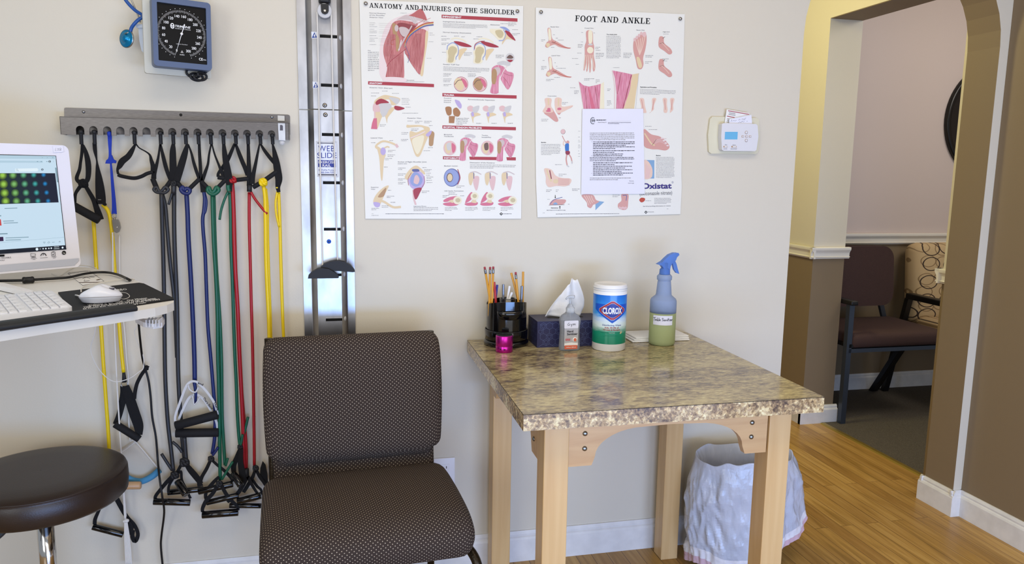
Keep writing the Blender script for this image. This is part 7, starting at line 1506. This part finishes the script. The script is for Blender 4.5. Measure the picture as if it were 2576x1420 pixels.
a.poly([(-100, 605), (130, 595), (135, 650), (-100, 665)], 'print_black', 2); a.txt('FAST. PROTECTED. RELIABLE.', -560, 750, 335, 40, 'print_dkgrey', 2, dy=-.06, bold=.01).txt('BUILT FOR YOU', -370, 808, 130, 38, 'print_dkgrey', 2, dy=-.06, bold=.01)
a.b.build('bezel_print', t)
b = MB(); tp = lambda x, y, k=0: MQ(x/3.945, 360+y/3.945, .0006+.0003*k); b.poly([tp(*p) for p in ((523, 28), (622, 26), (634, 88), (530, 96))], 'paper_cool'); b.build('asset_sticker', t)
b = MB(); pen(b, [[(606, 50), (603, 75)], [(596, 52), (602, 48), (606, 55), (600, 62), (606, 72), (598, 74), (599, 64)], [(588, 50), (582, 55), (584, 74), (592, 72), (588, 50)], [(566, 52), (576, 54), (576, 72), (570, 74), (567, 66)], [(552, 50), (548, 76), (560, 74)]], lambda u, v: tp(u, v, 1), 2.2, 'print_grey'); b.build('sticker_writing', t)
b = MB(); sb0 = PZ(-30, 722, DZ+.006); b.prism([PZ(x, y, DZ+.012) for x, y in ((-60, 706), (10, 712), (85, 732), (78, 737), (0, 720), (-60, 716))], (0, 0, -.010), 'gloss_white'); b.build('stand_foot', t, bevel=.002)
b = MB(); sc = MPt((LFT+rgt)/2, bot_+.08, -.024); b.prism([sc+ma*.05, sc-ma*.05, Vector((sc.x, sc.y, DZ+.006))-ma*.05, Vector((sc.x, sc.y, DZ+.006))+ma*.05], mN*-.012, 'gloss_white'); b.build('stand_neck', t)
# cables
t = thing('power_cable', PZ(70, 706, DZ), 'black power cable with a cylindrical filter lying across the desk and down the wall', 'cable')
fz = .008
b = MB(); b.tube([PZ(x, y, DZ+.007) for x, y in ((-40, 708), (0, 707), (55, 706), (86, 704), (140, 701), (175, 698), (210, 690), (240, 686), (270, 686), (295, 691), (312, 698))]+[PZ(326, 705, DZ+.004), PY(336, 713, -.20), PY(342, 760, -.17), PY(348, 806, -.13), PY(352, 850, -.08), PY(358, 900, -.045), PY(366, 930, -.030), PY(374, 960, -.028), PY(379, 1000, -.026), PY(383, 1050, -.024), PY(392, 1100, -.024), PY(397, 1160, -.026), PY(401, 1200, -.060), PY(408, 1250, -.070), PY(413, 1290, -.050), PY(406, 1350, -.030), PY(405, 1380, -.026), PY(411, 1440, -.024)], .0031, 'black', n=10); b.build('cord', t)
f0, f1 = PZ(56, 706, DZ+.009), PZ(86, 704, DZ+.009); b = MB(); L_ = (f1-f0).length; d = (f1-f0).normalized(); b.lathe([(.006, 0), (.0078, .002), (.0080, .005), (.0074, .006), (.0074, L_-.006), (.0080, L_-.005), (.0078, L_-.002), (.006, L_)], 'black', f0, n=20, ax=(EZ, EZ.cross(d), d)); b.build('ferrite_filter', t)
b = MB(); b.strap([PY(x, y, -.036) for x, y in ((372, 921), (366, 930), (355, 945), (345, 965), (340, 985), (338, 1004))], .010, 'webbing_black', .003); b.box(PY(367, 927, -.036), (.014, .010, .012), 'webbing_black', bev=.002); b.build('velcro_tie', t)
w_ = MB().tube([PY(x, y, yy) for x, y, yy in ((243, 800, -.10), (238, 840, -.09), (228, 878, -.08), (240, 915, -.08), (262, 945, -.075), (290, 961, -.07), (325, 953, -.065), (350, 936, -.06), (361, 925, -.05), (360, 895, -.05), (345, 860, -.05), (338, 835, -.05), (350, 812, -.05))], .0013, 'cord_white'); tag(w_.build('thin_cable'), 'thin white cable looping below the desk in front of the yellow bands', 'cable')
w_ = MB().tube([PZ(x, y, DZ+.003) for x, y in ((130, 690), (150, 695), (170, 682), (190, 671)) ]+[PZ(200, 668, DZ+.006), PZ(225, 670, DZ+.004), PZ(243, 676, DZ+.002)], .0012, 'cord_white'); tag(w_.build('thin_cable'), 'thin white cable lying on the desk behind the monitor', 'cable')

# ================================================================== WAITING ROOM
t = thing('waiting_chair', (3.1, 1.2, .004), 'brown fabric chair with grey steel frame seen through the doorway', 'chair')
zf = .004
def tubes(pts, r, m='chair_steel', name='frame', sub=1, par=None): return MB().tube([Vector(p) for p in pts], r, m, n=8, sub=sub).build(name, par or t)
def bar(p, q, w_, h_, m, b):
    p, q = Vector(p), Vector(q); d = (q-p).normalized(); x = d.cross(Vector((0, 1, 0))); x = x.normalized() if x.length > .1 else Vector((1, 0, 0)); y = d.cross(x); b.box((p+q)/2, (w_, h_, (q-p).length), m, ax=(x, y, d))
# seat: front edge faces the camera and the right; corners found where the photo shows them
A1_, B1_ = PZ(2150, 893, .40), PZ(2420, 884, .40)
fl_ = PY(2150, 893, 1.03); fr_ = PY(2480, 882, 1.03)
bs = MB(); bs.bb((2.685, 1.05, .425), (3.30, 1.52, .505), 'brown_fabric', bev=.028); bs.build('seat', t)
bk = MB(); rt0, rb0 = PY(2234, 622, 1.50), PY(2240, 770, 1.45)
zt_ = PY(2234, 618, 1.5).z
bk.prism([(u, 1.475-(v-1.0)*-.10-.0, v) for u, v in rrect(2.66, .585, 3.24, zt_, .075, 8)], (0, .055, 0), 'brown_fabric'); bk.build('backrest', t, bevel=.02)
b = MB(); bar((2.672, 1.075, zf), (2.672, 1.075, .665), .030, .030, 'chair_steel', b); b.build('leg', t)
for lx in (2.672, 3.17):
    b = MB(); bar((lx, 1.22, .42), (lx+.12, 1.60, zf), .050, .026, 'chair_black', b); b.build('leg', t)
for lx in (2.672,): b = MB(); b.bb((lx-.022, 1.04, .665), (lx+.022, 1.50, .690), 'chair_black', bev=.006); b.build('armrest', t)
b = MB(); bar((3.20, 1.50, .60), (3.27, 1.50, .40), .028, .020, 'chair_steel', b); b.build('back_upright', t); b = MB(); bar((2.74, 1.50, .60), (2.72, 1.50, .40), .028, .020, 'chair_steel', b); b.build('back_upright', t)
b = MB(); b.bb((2.672, 1.06, .402), (3.31, 1.085, .424), 'chair_steel'); b.bb((2.672, 1.06, .43), (2.70, 1.50, .45), 'chair_black'); b.build('seat_rail', t)
t = thing('patterned_armchair', (3.72, 1.35, .004), 'armchair in tan fabric with brown ring pattern, half hidden by the right door jamb', 'armchair')
b = MB(); b.box((3.73, 1.54, .70), (.62, .13, .50), 'ring_fabric', bev=.06, ax=(Vector((1, .0, 0)), Vector((0, 1, -.10)).normalized(), Vector((0, .10, 1)).normalized())); b.build('backrest', t)
b = MB(); b.box((3.73, 1.27, .43), (.58, .46, .14), 'ring_fabric', bev=.05); b.build('seat', t)
for lx in (3.405, 4.06):
    b = MB(); b.bb((lx-.03, 1.02, .610), (lx+.03, 1.50, .645), 'chair_black', bev=.008); b.build('armrest', t); b = MB(); bar((lx, 1.04, zf), (lx, 1.04, .61), .035, .03, 'chair_black', b); b.build('leg', t); b = MB(); bar((lx, 1.50, .61), (lx-.05, 1.58, zf), .035, .03, 'chair_black', b); b.build('leg', t)
mc1 = PY(2384, 305, 1.62); MR = .36
mz_ = PY(2384, 300, 1.62).z
t = thing('round_mirror', (mc1.x+MR, 1.65, mz_), 'large round dark mirror in a black frame on the waiting room wall', 'mirror')
MB().lathe([(MR, 0), (MR, .018), (MR-.010, .028), (MR-.022, .020), (MR-.030, .022), (MR-.034, .010)], 'mirror_frame', (mc1.x+MR, 1.648, mz_), n=72, ax=FB, caps=False).build('frame', t)
MB().lathe([(.001, .012), (MR-.033, .012)], 'mirror', (mc1.x+MR, 1.648, mz_), n=64, ax=FB, caps=False).build('glass', t)
